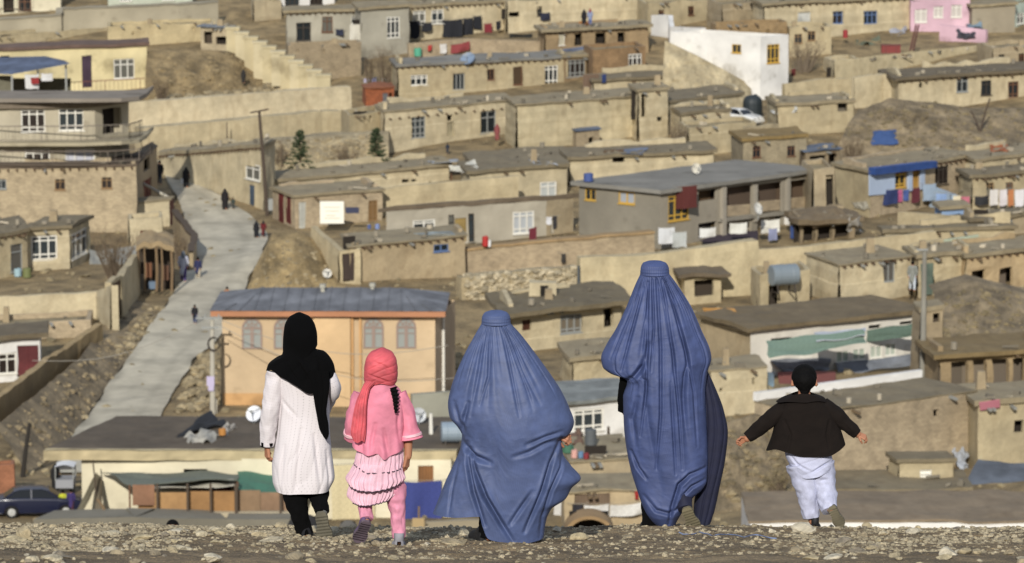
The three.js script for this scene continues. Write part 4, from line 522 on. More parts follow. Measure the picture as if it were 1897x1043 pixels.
const blueH = house('house', 'house with a blue fascia and light blue walls, right', 'house', [1612, 320, 1800, 291], 404, { m: brickA, lf: [1545, 306], rm: roofA, th: 0.25, ov: 0.25, m2: mudB, beams: 20, o: [W3(1658, 318, 1678, 348, 'yellow', 2, 3), ['d', 1690, 314, 1702, 350, 0xb98f45], W3(1732, 307, 1757, 341, 'dark', 3, 3)] });
{ // painted bays and the deep blue tin fascia on its front
  const { A, B, T: t, n } = blueH.H, at = (px, py, k) => { const [u, v] = onWall(A, B, px, py); return V(A.x, v, A.z).addScaledVector(t, u).addScaledVector(n, k); }, slab = (x0, x1, y0a, y0b, y1a, y1b, k, d, name, M) => { const m = new MB(), q = [at(x0, y1a, k), at(x1, y1b, k), at(x1, y1b, k - d), at(x0, y1a, k - d)], p = [at(x0, y0a, k), at(x1, y0b, k), at(x1, y0b, k - d), at(x0, y0a, k - d)]; m.box8([...q, ...p]); m.build(name, M, blueH); };
  slab(1609, 1656, 322, 318, 362, 358, 0.12, 0.1, 'painted_bay', mat(0xb4c4dc, 'plaster')); slab(1680, 1688, 315, 314, 354, 353, 0.14, 0.12, 'painted_bay', mat(0xb4c4dc, 'plaster')); slab(1703, 1711, 312, 311, 351, 350, 0.14, 0.12, 'painted_bay', mat(0xb4c4dc, 'plaster'));
  slab(1608, 1722, 310, 297, 323, 309, 0.75, 0.7, 'fascia', mat(0x3c5fa6, 'metal', 0.6));
}
wall('wall', 'light blue yard wall fragment behind the pale washing', 'wall', [[1722, 346, 384], [1760, 360, 390], [1764, 362, 392]], { m: mat(0xa7b8c8, 'plaster'), rag: 0.04 });
house('outhouse', 'small sky blue room with a dark doorway, right', 'outhouse', [1744, 388, 1792, 385], 432, { m: mat(0x8fa9cc, 'plaster'), d: 3, rm: roofA, o: [['x', 1764, 396, 1780, 412, 0x4a4440]] });
wall('wall', 'low mud yard wall below the light blue rooms', 'wall', [[1664, 392, 422], [1760, 400, 436], [1836, 396, 440], [1872, 392, 440]], { m: mudB, o: [{ seg: 1, q: ['x', 1806, 398, 1818, 406] }] });
house('house', 'mud house with a maroon door at the right edge, middle', 'house', [1800, 412, 1930, 396], 446, { m: mudC, d: 3.5, rm: roofB, o: [['d', 1862, 398, 1874, 432, 0x4e2628]] });
house('house', 'pale mud house cut by the right edge beyond the row of white washing', 'house', [1806, 300, 1930, 284], 372, { m: mudA, d: 6, rm: roofA });
house('house', 'low mud house under the clutter at the right edge', 'house', [1800, 330, 1930, 318], 392, { m: mudB, d: 5, rm: roofB, ov: 0.3 });
house('shed', 'blue roofed stone shed right of the grey concrete house', 'shed', [1492, 282, 1556, 276], 322, { m: mat(0x958871, 'brick'), d: 4, rm: tinB, th: 0.12, o: [['x', 1500, 288, 1530, 308, 0x4d4439], ['x', 1534, 284, 1548, 318, 0x4d4439]] });
house('house', 'mossy stone walled mud house above the grey concrete house roof', 'house', [1376, 262, 1494, 254], 330, { m: mat(0xa0967e, 'brick'), d: 7, rm: mat(0x8a774e, 'mud'), ov: 0.2 });
house('shelter', 'ragged brush thatch shelter with dark open front, right of the grey concrete house', 'shelter', [1482, 416, 1584, 408], 452, { m: mat(0x8d8069, 'mud'), d: 5, rm: mat(0x776a55, 'mud'), ov: 0.5, ovf: 0.9, eave: 0.3, th: 0.35, dome: 0.5, jit: 0.12, o: [['x', 1488, 420, 1508, 450, 0x2c251e], ['x', 1514, 420, 1540, 448, 0x2c251e], ['x', 1546, 418, 1574, 446, 0x332b22]] });
house('house', 'tall shaded mud house with a side passage, behind the thatch shelter', 'house', [1506, 312, 1546, 310], 420, { m: mudC, d: 7, roof: 'parapet', o: [['x', 1529, 324, 1544, 402]] });
wall('wall', 'pale mint plaster wall behind the mud yard wall, right', 'wall', [[1730, 446, 470], [1812, 436, 466]], { m: mat(0xa9b39c, 'plaster'), rag: 0.03 });
house('house', 'long mud house with a dark flat roof at the right, below the sky blue room', 'house', [1640, 432, 1880, 424], 462, { m: mudB, d: 2.6, rm: roofB, ov: 0.25 });
house('house', 'rough mud house in the right corner above the brown slope', 'house', [1790, 478, 1930, 462], 545, { m: mat(0xb7a482, 'mud'), d: 6, rm: roofA, jit: 0.14, o: [['x', 1850, 496, 1876, 530, 0x6a5f52], ['x', 1800, 500, 1824, 540, 0x6f6455]] });
house('house', 'mud hut with a green metal door beside a man in white', 'house', [1700, 478, 1796, 470], 552, { m: mudB, d: 5, rm: roofA, jit: 0.1, o: [['d', 1706, 490, 1728, 548, 0x77887a]] });
// ---------------------------------------------------------------- left side
house('house', 'two storey house with a railed balcony, left', 'house', [-40, 202, 176, 198], 428, { m: mat(0xb9b09a, 'plaster'), d: 7, rt: [238, 188], rm: mat(0x7d7468, 'mud'), ov: 0.45, th: 0.4, o: [W3(38, 203, 83, 245, 'white', 3, 3), W3(108, 202, 155, 243, 'white', 3, 3), W3(46, 276, 92, 302, 'white', 3, 2), W3(120, 275, 178, 302, 'white', 3, 1, 0xb9bac4)], so: [['x', 190, 200, 226, 246]] });
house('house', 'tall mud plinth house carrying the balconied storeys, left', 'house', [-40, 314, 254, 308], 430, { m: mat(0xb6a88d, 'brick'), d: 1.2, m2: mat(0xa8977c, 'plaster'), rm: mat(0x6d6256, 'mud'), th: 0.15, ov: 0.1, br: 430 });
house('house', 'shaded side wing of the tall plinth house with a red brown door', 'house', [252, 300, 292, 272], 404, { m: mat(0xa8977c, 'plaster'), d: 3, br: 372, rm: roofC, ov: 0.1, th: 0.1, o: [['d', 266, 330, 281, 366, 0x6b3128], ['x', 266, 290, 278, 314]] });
house('hut', 'low mud room with a red gate at the foot of the tall plinth', 'hut', [250, 376, 314, 372], 424, { m: mudA, d: 4, rt: [322, 366], rm: roofA, ov: 0.1, th: 0.12, m2: mat(0x71453a, 'plaster') });
house('hut', 'small mud hut with a red door below the plinth house', 'hut', [240, 406, 300, 402], 458, { m: mudA, d: 4, roof: 'parapet', rag: 0.1, o: [['d', 259, 426, 282, 446, 0x8e3d30]] });
house('house', 'mud house with white barred corner windows, left', 'house', [50, 426, 128, 422], 502, { m: mudA, rt: [164, 404], rm: roofB, ov: 0.3, th: 0.25, o: [W3(58, 436, 106, 480, 'white', 3, 3)], so: [W3(131, 428, 160, 474, 'white', 3, 2)] });
house('house', 'mud house with a grey doorway at the left edge', 'house', [-40, 444, 50, 430], 526, { m: mudB, d: 9, rm: roofB, ov: 0.2, o: [W3(20, 452, 42, 504, 'grey', 1, 2, 0x5b5852)] });
wall('wall', 'ribbed mud wall with a brown gate left of the lane', 'wall', [[-30, 552, 594], [181, 540, 590], [208, 528, 616]], { m: mudA, rag: 0.1 });
wall('gate', 'tall brown gate between mud gateposts left of the lane', 'gate', [[207, 524, 606], [227, 512, 590], [258, 470, 542]], { m: mudB, o: [{ seg: 0, q: ['d', 209, 522, 224, 596, 0x5b4130] }] });
house('house', 'brick topped mud house at the left edge beside the ribbed wall', 'house', [-40, 602, 168, 592], 640, { m: brickA, d: 5, roof: 'parapet', rag: 0.08 });
house('shop', 'white and maroon shop front in a sunken yard, left edge', 'shop', [-40, 632, 74, 624], 712, { m: whiteW, d: 5, rm: roofC, ov: 0.5, o: [W3(-4, 654, 30, 692, 'white', 2, 2), ['d', 32, 640, 72, 696, 0x74383a]] });
wall('wall', 'long mud wall running down beside the dirt slope, lower left', 'wall', [[178, 598, 638], [130, 632, 676], [76, 668, 724], [-20, 742, 806]], { m: mat(0xa8946e, 'mud'), rag: 0.15 });
wall('wall', 'curved dark coping wall at the left edge of the lane bend', 'wall', [[322, 392, 432], [344, 424, 460], [358, 440, 480], [350, 470, 505]], { m: mudD, rag: 0.1, th: 0.3, cap: woodD });
wall('wall', 'low grey stone wall between the lane and the peach house', 'wall', [[408, 628, 748], [416, 622, 750]], { m: mat(0x8b7f68, 'brick'), th: 3 });
// peach house
{
  const arch = (x0) => ['w', x0, 590, x0 + 37, 645, 'brown', 2, 2, 0x8b8e8c];
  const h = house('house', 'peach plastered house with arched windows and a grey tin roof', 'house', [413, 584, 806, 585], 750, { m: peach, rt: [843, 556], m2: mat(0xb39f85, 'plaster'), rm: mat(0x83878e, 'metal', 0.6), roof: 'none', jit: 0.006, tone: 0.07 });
  const { A, B, C, D, T: t, n, L, yA, dn } = h.H, up = V(0, 1, 0);
  const P = (u, k, y) => V(A.x, y, A.z).addScaledVector(t, u).addScaledVector(n, k), dl = h.H.dv.length();
  const f = new MB(), ov = 0.62, y0 = yA + 0.02, e = [P(-ov, ov, y0), P(L + ov, ov, y0), P(L + ov, -dl - ov, y0), P(-ov, -dl - ov, y0)]; const e2 = e.map((p) => p.clone().add(V(0, 0.34, 0))); f.box8([...e, ...e2]); f.build('fascia', mat(0xb5805f, 'plaster'), h);
  // shallow hipped tin roof with standing seams
  const r = new MB(), E = [P(-ov - .05, ov + .05, yA + 0.37), P(L + ov + .05, ov + .05, yA + 0.37), P(L + ov + .05, -dl - ov - .05, yA + 0.37), P(-ov - .05, -dl - ov - .05, yA + 0.37)], rg = [P(dl * 0.35, -dl * 0.55, yA + 1.15), P(L - dl * 0.35, -dl * 0.55, yA + 1.15)];
  const gq = (a, b, c, d, nu) => r.grid(nu, 6, (u, v) => { const q = a.clone().lerp(b, u).lerp(d.clone().lerp(c, u), v); q.y += 0.02 * vn(q.x * 2, 1, q.z * 2); return q; }, (u, v) => 1 + 0.12 * vn(u * nu, v * 5, 3)); gq(E[0], E[1], rg[1], rg[0], 24); gq(E[2], E[3], rg[0], rg[1], 24); gq(E[1], E[2], rg[1], rg[1], 8); gq(E[3], E[0], rg[0], rg[0], 8);
  r.quad(E[3], E[2], E[1], E[0]); const roof = under(r.build('roof', mat(0x83858a, 'metal', 0.7), h), h);
  for (let i = 1; i < 16; i++) { const s = new MB(), a = E[0].clone().lerp(E[1], i / 16), b = rg[0].clone().lerp(rg[1], clamp((i / 16 * (L + 1.2) - 0.6 - dl * 0.35) / (L - dl * 0.7), 0, 1)), kk = clamp(Math.min(i, 16 - i) / 16 * (L + 1.2) / (dl * 0.35 + 0.6), 0, 1); s.bar(a.clone().add(V(0, 0.02, 0)), a.clone().lerp(b, kk).add(V(0, 0.03, 0)), 0.06, 0.05); s.build('seam', mat(0x7d7f84, 'metal', 0.7), roof); }
  // arched windows
  const win = (x0, x1, yt, yb2) => {
    const a = onWall(A, B, x0, (yt + yb2) / 2)[0], b = onWall(A, B, x1, (yt + yb2) / 2)[0], lo = onWall(A, B, x0, yb2)[1], hi = onWall(A, B, x0, yt)[1], w = b - a, rad = w / 2, sp0 = hi - rad, q = (u, v, k) => P(u, k, v), m = new MB(), c = (a + b) / 2;
    const ring = (r0, r1, k0, k1) => { const N = 16; for (let i = 0; i < N; i++) { const g0 = Math.PI * i / N, g1 = Math.PI * (i + 1) / N, p = (r, g, k) => q(c - r * Math.cos(g), sp0 + r * Math.sin(g), k); m.quad(p(r0, g0, k1), p(r0, g1, k1), p(r1, g1, k1), p(r1, g0, k1)); m.quad(p(r1, g0, k1), p(r1, g1, k1), p(r1, g1, k0), p(r1, g0, k0)); m.quad(p(r0, g1, k1), p(r0, g0, k1), p(r0, g0, k0), p(r0, g1, k0)); } };
    ring(rad - 0.11, rad, 0.0, 0.07); ring(rad * 0.45, rad * 0.45 + 0.05, 0, 0.05); for (const g of [0.785, 1.57, 2.356]) m.bar(q(c, sp0, 0.03), q(c - (rad - .05) * Math.cos(g), sp0 + (rad - .05) * Math.sin(g), 0.03), 0.06, 0.05, n);
    m.bar(q(a + .055, lo, 0.035), q(a + .055, sp0, 0.035), 0.11, 0.07, n); m.bar(q(b - .055, lo, 0.035), q(b - .055, sp0, 0.035), 0.11, 0.07, n); m.bar(q(a, sp0, 0.036), q(b, sp0, 0.036), 0.07, 0.1); m.bar(q(c, lo, 0.034), q(c, sp0, 0.034), 0.2, 0.065, n); m.bar(q(a, lo + .04, 0.037), q(b, lo + .04, 0.037), 0.075, 0.08); m.bar(q(a, lerp(lo, sp0, .72), 0.03), q(b, lerp(lo, sp0, .72), 0.03), 0.05, 0.05);
    const wm = under(m.build('window', mat(0x8c7a70, 'plain', 0.7), h), h), g = new MB(), N = 16; for (let i = 0; i < N; i++) { const g0 = Math.PI * i / N, g1 = Math.PI * (i + 1) / N; g.tri(q(c, sp0, 0.012), q(c - rad * Math.cos(g1), sp0 + rad * Math.sin(g1), 0.012), q(c - rad * Math.cos(g0), sp0 + rad * Math.sin(g0), 0.012)); } g.quad(q(a, lo, 0.012), q(b, lo, 0.012), q(b, sp0, 0.012), q(a, sp0, 0.012)); g.build('pane', mat(0x8e928e, 'glass', 0.35), wm);
  };
  win(448, 486, 589, 646); win(507, 545, 589, 646); win(673, 711, 588, 645); win(734, 771, 588, 645);
  const bay = new MB(), a = onWall(A, B, 582, 660)[0], b = onWall(A, B, 650, 660)[0], top = onWall(A, B, 610, 588)[1], bot = A.y - 0.3; const q8 = [P(a, 0.5, bot), P(b, 0.5, bot), P(b, -0.1, bot), P(a, -0.1, bot)]; bay.box8([...q8, ...q8.map((p) => V(p.x, top, p.z))]); bay.build('bay', peachD, h);
  const pl = new MB(); for (const x of [653, 668]) { const u = onWall(A, B, x, 660)[0]; pl.bar(P(u, 0.12, bot), P(u, 0.12, yA), 0.14, 0.2, n); } pl.bar(P(0, 0.04, A.y + 0.35), P(L, 0.04, A.y + 0.35), 0.08, 0.7); pl.build('pilaster', mat(0xcfa471, 'plaster'), h);
  for (const [x, y] of [[598, 548], [690, 546]]) { const v = new MB(), p0 = atY(x, y, yA + 0.75); v.tube([p0, p0.clone().add(V(0, 0.55, 0))], 0.13, 8); v.tube([p0.clone().add(V(0, 0.5, 0)), p0.clone().add(V(0, 0.72, 0))], 0.2, 8); v.build('flue', mat(0xb9b6a8, 'metal', 0.5), h); }
  const dp = new MB(); { const u = C; const p = B.clone().lerp(C, 0.32); p.addScaledVector(t, 0.1); dp.tube([V(p.x, A.y, p.z), V(p.x, yA, p.z)], 0.09, 6); } dp.build('downpipe', FR.white, h);
}
house('house', 'mud house with a broad olive roof and a porch, between the two veiled women', 'house', [946, 582, 1150, 560], 655, { m: mudA, d: 8, rm: mat(0x756c57, 'mud'), ov: 0.9, ovf: 1.3, th: 0.3, eave: 0.12, o: [['d', 966, 592, 982, 612, 0x5a3422], W3(1038, 582, 1078, 617, 'grey', 3, 3, 0x6e6557), ['x', 1118, 572, 1134, 606]] });
house('house', 'mud hut with a sagging roof below the olive roofed porch', 'house', [1060, 668, 1150, 660], 720, { m: mudB, d: 6, rm: roofA, jit: 0.16, ov: 0.3 });
house('house', 'white house with a grey tin roof and dark windows beside the wider veiled woman', 'house', [1040, 748, 1160, 738], 822, { m: whiteW, d: 7, rm: mat(0x969a96, 'metal', 0.6), th: 0.2, ov: 0.3, ovf: 0.5, o: [W3(1062, 757, 1118, 797, 'white', 3, 3)] });
house('house', 'brown mud block with an open loft below the white tin roofed house', 'house', [1056, 856, 1168, 852], 915, { m: mudC, d: 8, rm: roofA, th: 0.12, ov: 0.1, o: [['x', 1100, 842, 1118, 852]] });
house('house', 'mud row house hung with white washing low in the middle', 'house', [1046, 912, 1210, 908], 985, { m: mat(0xb3a487, 'mud'), d: 5, rm: roofA, th: 0.1, ov: 0.15, o: [['d', 1064, 914, 1130, 936, 0x766350]] });
house('house', 'low mud hut in front of the shaded mud house, by the running boy', 'house', [1316, 690, 1420, 680], 772, { m: mudA, d: 5, rm: roofA, ov: 0.1, th: 0.1, o: [['x', 1334, 720, 1340, 727], ['x', 1392, 700, 1397, 712, 0x6f6148]] });
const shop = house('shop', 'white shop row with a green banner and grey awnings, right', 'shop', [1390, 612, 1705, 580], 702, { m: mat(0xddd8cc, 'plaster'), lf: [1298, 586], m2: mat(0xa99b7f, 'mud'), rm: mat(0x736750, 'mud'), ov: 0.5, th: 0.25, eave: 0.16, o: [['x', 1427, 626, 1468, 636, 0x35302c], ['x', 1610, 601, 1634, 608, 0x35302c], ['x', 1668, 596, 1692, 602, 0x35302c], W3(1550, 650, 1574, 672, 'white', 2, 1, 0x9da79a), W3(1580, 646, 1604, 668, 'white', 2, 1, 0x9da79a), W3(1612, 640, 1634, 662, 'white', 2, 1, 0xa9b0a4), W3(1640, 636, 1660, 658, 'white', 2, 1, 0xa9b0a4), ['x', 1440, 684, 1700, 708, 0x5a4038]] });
house('house', 'brown pole-side house end with an air vent, right of the green banner shop', 'house', [1704, 578, 1744, 572], 712, { m: mat(0xa0937a, 'mud'), d: 3, br: 708, rm: roofA, ov: 0.1, o: [['x', 1727, 580, 1740, 596, 0x4a4036], ['d', 1712, 650, 1722, 702, 0xa8ab98]] });
house('shop', 'row of rough brown shop stalls at the right edge', 'shop', [1742, 662, 1930, 648], 742, { m: mat(0x9b8a6c, 'mud'), d: 6, rm: mat(0x80704f, 'mud'), ov: 0.6, jit: 0.1, o: [['x', 1762, 672, 1792, 720, 0x5f564a], ['x', 1802, 668, 1826, 716, 0x74695a], ['x', 1838, 664, 1866, 716, 0x665c50], ['x', 1874, 662, 1897, 714, 0x665c50]] });
{ const h = house('house', 'big brick house with a dark flat roof behind the running boy', 'house', [1500, 768, 1810, 724], 902, { m: brickA, rm: roofB, th: 0.1, ov: 0.05, rt: [1705, 702], jit: 0.03 }), m = new MB(); m.bar(h.H.D.clone().setY(h.H.yA + .28), h.H.C.clone().setY(h.H.yA + .28), 0.3, 0.45); m.build('coping', whiteW, h); }
house('house', 'mud house cut by the right edge below the pink sign', 'house', [1810, 752, 1930, 744], 868, { m: mudB, d: 6, rm: roofA, ov: 0.2, o: [['x', 1880, 778, 1897, 800]] });
house('hut', 'little square rooftop hut with one bright window, lower right', 'hut', [1664, 858, 1766, 855], 906, { m: mudB, lf: [1648, 846], rm: roofB, ov: 0.15, th: 0.2, o: [W3(1703, 871, 1725, 899, 'white', 1, 2, 0xe8e6da)] });
house('house', 'wide low house with a plain dark roof along the bottom right', 'house', [1390, 968, 1930, 968], 1000, { m: whiteW, d: 8.5, rm: mat(0x877a67, 'mud'), th: 0.12, ov: 0.05, jit: 0.02, br: 1000 });
house('house', 'mud rear block behind the plain dark roof, lower right', 'house', [1540, 912, 1800, 908], 928, { m: mudC, d: 6, rm: roofB, ov: 0.1, th: 0.15 });
sheet('tin_roof', 'blue grey tin roof sloping away at the lower right edge', 'roof', [[1776, 918, 201], [1915, 925, 201], [1915, 862, 210], [1812, 852, 210]], 0x6f7680, 'metal', { wave: 0.05, sag: 0 });
house('brick_stump', 'rusty brick pillar stump at the lower left edge', 'pillar', [-8, 862, 26, 860], 925, { m: mat(0x9a6a50, 'brick'), d: 1.5, roof: 'parapet', rag: 0.1 });
// the white house in front
{
  const h = house('house', 'low white house with a wide dark flat roof, lower left', 'house', [152, 848, 836, 852], 958, { m: cream, d: 9, rm: mat(0x6f6252, 'mud'), roof: 'none', jit: 0.02, br: 958, o: [['x', 340, 865, 384, 874, 0x2a2622], ['d', 774, 862, 803, 893, 0x9a6a3c], W3(700, 872, 716, 888, 'white', 1, 1, 0xd8d2c0)] });
  const { A, B, T: t, n, L, yA } = h.H, P = (u, k, y) => V(A.x, y, A.z).addScaledVector(t, u).addScaledVector(n, k);
  const z0 = -A.z - 0.6, y0 = yA + 0.02, fl = atZ(80, 850, z0), fr = atZ(846, 856, z0), bl = atY(215, 770, yA + 0.5), br = atY(900, 772, yA + 0.5); const r = new MB();
  const q = (u, v, y) => { const p = V(lerp(fl.x, fr.x, u), y, lerp(fl.z, fr.z, u)).lerp(V(lerp(bl.x, br.x, u), y, lerp(bl.z, br.z, u)), v); return jv(p, 0.05); }, th = 0.46;
  r.grid(60, 24, (u, v) => q(u, v, y0 + th), (u, v) => 1 + 0.3 * fbm(u * 22, v * 9, 4, 3)); r.grid(60, 1, (u, v) => q(u, 1 - v, y0)); r.grid(24, 1, (u, v) => q(0, 1 - u, y0 + v * th)); r.grid(24, 1, (u, v) => q(1, u, y0 + v * th)); r.grid(60, 1, (u, v) => q(1 - u, 1, y0 + v * th)); const roof = under(r.build('roof', mat(0x5f564a, 'mud'), h), h);
  const f = new MB(); f.grid(60, 2, (u, v) => { const p = q(u, 0, y0 - 0.04 + v * (th + 0.03)); p.z += 0.03; return p; }, (u, v) => 0.82 + 0.35 * fbm(u * 40, v * 2, 9, 3)); f.grid(60, 1, (u, v) => { const p = q(u, v * 0.05, y0 + th + 0.012); p.z += 0.03 * (1 - v); return p; }); f.build('fascia', mat(0xc9b993, 'plaster'), roof);
}
// ---------------------------------------------------------------- the ridge in front
const ridgeH = (x, z) => { let y = G(x, z); const d = -z; y += 0.045 * fbm(x * 0.9 + 3, 2, z * 0.7, 4) + 0.022 * fbm(x * 4, 7, z * 4, 3) + 0.012 * fbm(x * 17, 3, z * 17, 2) + 0.05 * sst(0.6, 2.4, -x) * sst(26.2, 25.2, d); return y; };
const gr = ridgeHit;
function ridgeHit(px, py) { const r = ray(px, py); let a = 18, b = 18; for (; b < 40; b += 0.05) { const s = -b / r.z; if (r.y * s < ridgeH(r.x * s, -b)) break; a = b; } for (let i = 0; i < 12; i++) { const m = (a + b) / 2, s = -m / r.z; if (r.y * s < ridgeH(r.x * s, -m)) b = m; else a = m; } return r.multiplyScalar(-b / r.z); }
const ridge = (() => {
  const xs = steps([[-6], [-3.9, 0.15], [3.9, 0.03], [6, 0.15]]), zs = steps([[-14], [-20.8, 0.2], [-28.4, 0.03], [-34, 0.2]]), mb = new MB();
  const Y = zs.map((z) => xs.map((x) => ridgeH(x, z)));
  for (let j = 0; j + 1 < zs.length; j++) for (let i = 0; i + 1 < xs.length; i++) { const a = V(xs[i], Y[j][i], zs[j]), b = V(xs[i + 1], Y[j][i + 1], zs[j]), c = V(xs[i + 1], Y[j + 1][i + 1], zs[j + 1]), d = V(xs[i], Y[j + 1][i], zs[j + 1]), k = (q) => 1 + 0.35 * fbm(q.x * 0.9, 4, q.z * 0.9, 4); mb.quad(a, b, c, d, k(a), k(b), k(c), k(d)); }
  const m = new THREE.MeshStandardMaterial({ color: 0xb29e7c, roughness: 1, map: T.dirtNear, bumpMap: T.dirtBump, bumpScale: 0.03, vertexColors: true, side: THREE.DoubleSide });
  // indexed smooth normals
  const g = new THREE.BufferGeometry(), nx = xs.length, nz = zs.length, pos = [], uv = [], col = [], idx = [];
  for (let j = 0; j < nz; j++) for (let i = 0; i < nx; i++) { pos.push(xs[i], Y[j][i], zs[j]); uv.push(xs[i], zs[j]); const k = 1 + 0.35 * fbm(xs[i] * 0.9, 4, zs[j] * 0.9, 4); col.push(k, k, k); }
  for (let j = 0; j + 1 < nz; j++) for (let i = 0; i + 1 < nx; i++) { const a = j * nx + i; idx.push(a, a + 1, a + nx + 1, a, a + nx + 1, a + nx); }
  g.setAttribute('position', new THREE.BufferAttribute(new Float32Array(pos), 3)); g.setAttribute('uv', new THREE.BufferAttribute(new Float32Array(uv), 2)); g.setAttribute('color', new THREE.BufferAttribute(new Float32Array(col), 3)); g.setIndex(idx); g.computeVertexNormals();
  return struct(put(new THREE.Mesh(g, m), 'rocky_ridge'));
})();
const stoneGeos = Array.from({ length: 9 }, (_, s) => { // angular broken stones
  let g = new THREE.IcosahedronGeometry(1, 2); const r = rng(900 + s), cuts = Array.from({ length: 9 }, () => { const n = V(rr(-1, 1, r), rr(-1, 1, r), rr(-1, 1, r)).normalize(); return [n, rr(0.5, 0.86, r)]; }), p = g.getAttribute('position');
  for (let i = 0; i < p.count; i++) { const q = V(p.getX(i), p.getY(i), p.getZ(i)); for (const [n, d] of cuts) { const k = q.dot(n) - d; if (k > 0) q.addScaledVector(n, -k * 0.92); } q.multiplyScalar(1 + 0.07 * vn(q.x * 4, q.y * 4, q.z * 4 + s)); p.setXYZ(i, q.x, q.y * 0.7, q.z); }
  g = mergeVertices((g.deleteAttribute('normal'), g.deleteAttribute('uv'), g)); const uv = [], pp = g.getAttribute('position'); for (let i = 0; i < pp.count; i++) uv.push(pp.getX(i) * 0.5 + s, pp.getZ(i) * 0.5 + pp.getY(i) * 0.4); g.setAttribute('uv', new THREE.BufferAttribute(new Float32Array(uv), 2)); g.setAttribute('color', new THREE.BufferAttribute(new Float32Array(pp.count * 3).fill(1), 3)); g = g.toNonIndexed(); g.computeVertexNormals(); return g;
});
const stoneMats = [0xd6ccb3, 0xc2b598, 0xe0d8c4, 0xb0a38a, 0xcdc0a0, 0x9c9384].map((h) => mat(h, 'stone', 0.95));
function stone(parent, name, p, sx, sy, sz, r, mi) { const m = new THREE.Mesh(stoneGeos[Math.floor(r() * 9)], stoneMats[mi ?? Math.floor(r() * 6)]); m.position.copy(p); m.rotation.set(rr(-.25, .25, r), r() * 6.28, rr(-.25, .25, r)); m.scale.set(sx, sy, sz); return put(m, name, parent); }
{
  const r = rng(41); let n = 0;
  // where the photograph shows stones lying thick along the crest and thin on the near dirt
  const thick = (x, y) => { const t = vn(x * 0.012, y * 0.05, 1) * 0.5 + 0.5; if (x < 330) return y > 975 ? 0.95 : 0.6; if (x < 480) return y < 1005 ? 0.8 : 0.25; if (x < 860) return y < 1012 ? 0.75 : 0.3; if (x < 1060) return y > 985 && y < 1010 ? 0.35 : 0.15; if (x < 1480) return 0.10 + 0.1 * t; return y < 1010 || x < 1700 ? 0.55 : 0.3; };
  let guard = 0; while (n < 285 && guard++ < 9000) { const x = rr(-20, 1917, r), y = 968 + 78 * r(); const p = ridgeHit(x, y); if (r() > thick(x, y) * (0.35 + 1.2 * sst(-.25, .25, fbm(p.x * 1.6, 3, p.z * 1.6, 3)))) continue; if (p.z < -29) continue; const s = 0.011 + 0.045 * Math.pow(r(), 4); p.y += s * 0.18; stone(ridge, 'stone', p, s * (0.8 + 0.7 * r()), s * (0.55 + 0.5 * r()), s * (0.8 + 0.5 * r()), r); n++; }
  // larger stones seen one by one
  for (const [x, y, w, h, mi] of [[1490, 984, 50, 24, 2], [1032, 984, 22, 14, 2], [912, 994, 52, 16, 0], [500, 1003, 52, 14, 0], [660, 996, 40, 14, 4], [748, 994, 60, 12, 4], [840, 1006, 54, 14, 1], [345, 1018, 40, 12, 0], [1165, 996, 24, 10, 3], [120, 1034, 40, 10, 5], [205, 990, 44, 14, 0], [262, 998, 46, 14, 4], [330, 985, 40, 10, 2], [428, 979, 18, 16, 2], [1606, 976, 22, 14, 1], [1636, 990, 20, 12, 0], [1540, 1035, 40, 14, 2], [1505, 1036, 44, 14, 4], [1790, 984, 26, 12, 0], [1870, 1026, 22, 14, 3], [30, 1000, 50, 14, 4], [60, 1040, 30, 20, 0], [1720, 1000, 30, 14, 1], [1430, 986, 18, 12, 2]]) { const p = ridgeHit(x, y), k = -p.z / FPX; stone(ridge, 'stone', p.clone().add(V(0, h * k * 0.12, 0)), w * k * 0.56, h * k * 0.72, w * k * 0.45, r, mi); }
  const pts = []; guard = 0; const q = rng(43); while (pts.length < 24000 && guard++ < 120000) { const x = rr(-60, 1957, q), y = 962 + 92 * q(); if (q() > 0.25 + 0.75 * thick(x, y)) continue; const d = q(); const z = -rr(21, 28.6, q), X = rr(-4, 4, q), pq = [X / (-z) * FPX + CX, 0]; const tk = thick(pq[0], 962 + 80 * (28.6 + z) / 7.6); const cl = 0.5 + 0.5 * fbm(X * 1.6, 3, z * 1.6, 3) * 2; if (q() > (0.16 + tk * tk * 1.1) * (0.35 + cl)) continue; pts.push(V(X, ridgeH(X, z) + 0.002, z)); }
  rubble('pebbles', 'small pale pebbles and grit strewn over the bare ridge', pts, 0.0025, 0.017, mat(0xd2c7ae, 'stone'), 9, 'pebbles');
}
{ const r = rng(5); const b = (lab, x, y, w, h, mi, tilt) => { const p = ridgeHit(x, y), k = -p.z / FPX, m = stone(null, 'boulder', p.clone().add(V(0, h * k * 0.35, 0)), w * k * 0.56, h * k * 0.72, w * k * 0.5, r, mi); m.rotation.z = tilt; m.userData = { label: lab, category: 'boulder' }; };
  b('upright tan boulder at the left end of the ridge', 43, 1000, 32, 34, 1, 0.5); b('large rounded white stone beside the running boy\'s standing foot', 1490, 988, 52, 24, 2, 0); b('grey white boulder at the bottom edge left of the girls', 392, 1042, 40, 22, 2, 0.2); }
{ const m = new MB(), r = rng(17), pts = []; for (let i = 0; i <= 24; i++) { const x = 1258 + i * 7.5, y = 992 + i * 0.35 + 2.2 * Math.sin(i * 0.9), p = ridgeHit(x, y); p.y += 0.012 + 0.012 * r(); pts.push(p); } m.tube(pts, 0.004, 6); const t = m.build('cord', mat(0x7d8db0, 'plain', 0.6), null, { smooth: true }); t.userData = { label: 'thin bluish cord lying on the dirt right of the taller veiled woman', category: 'cord' }; }
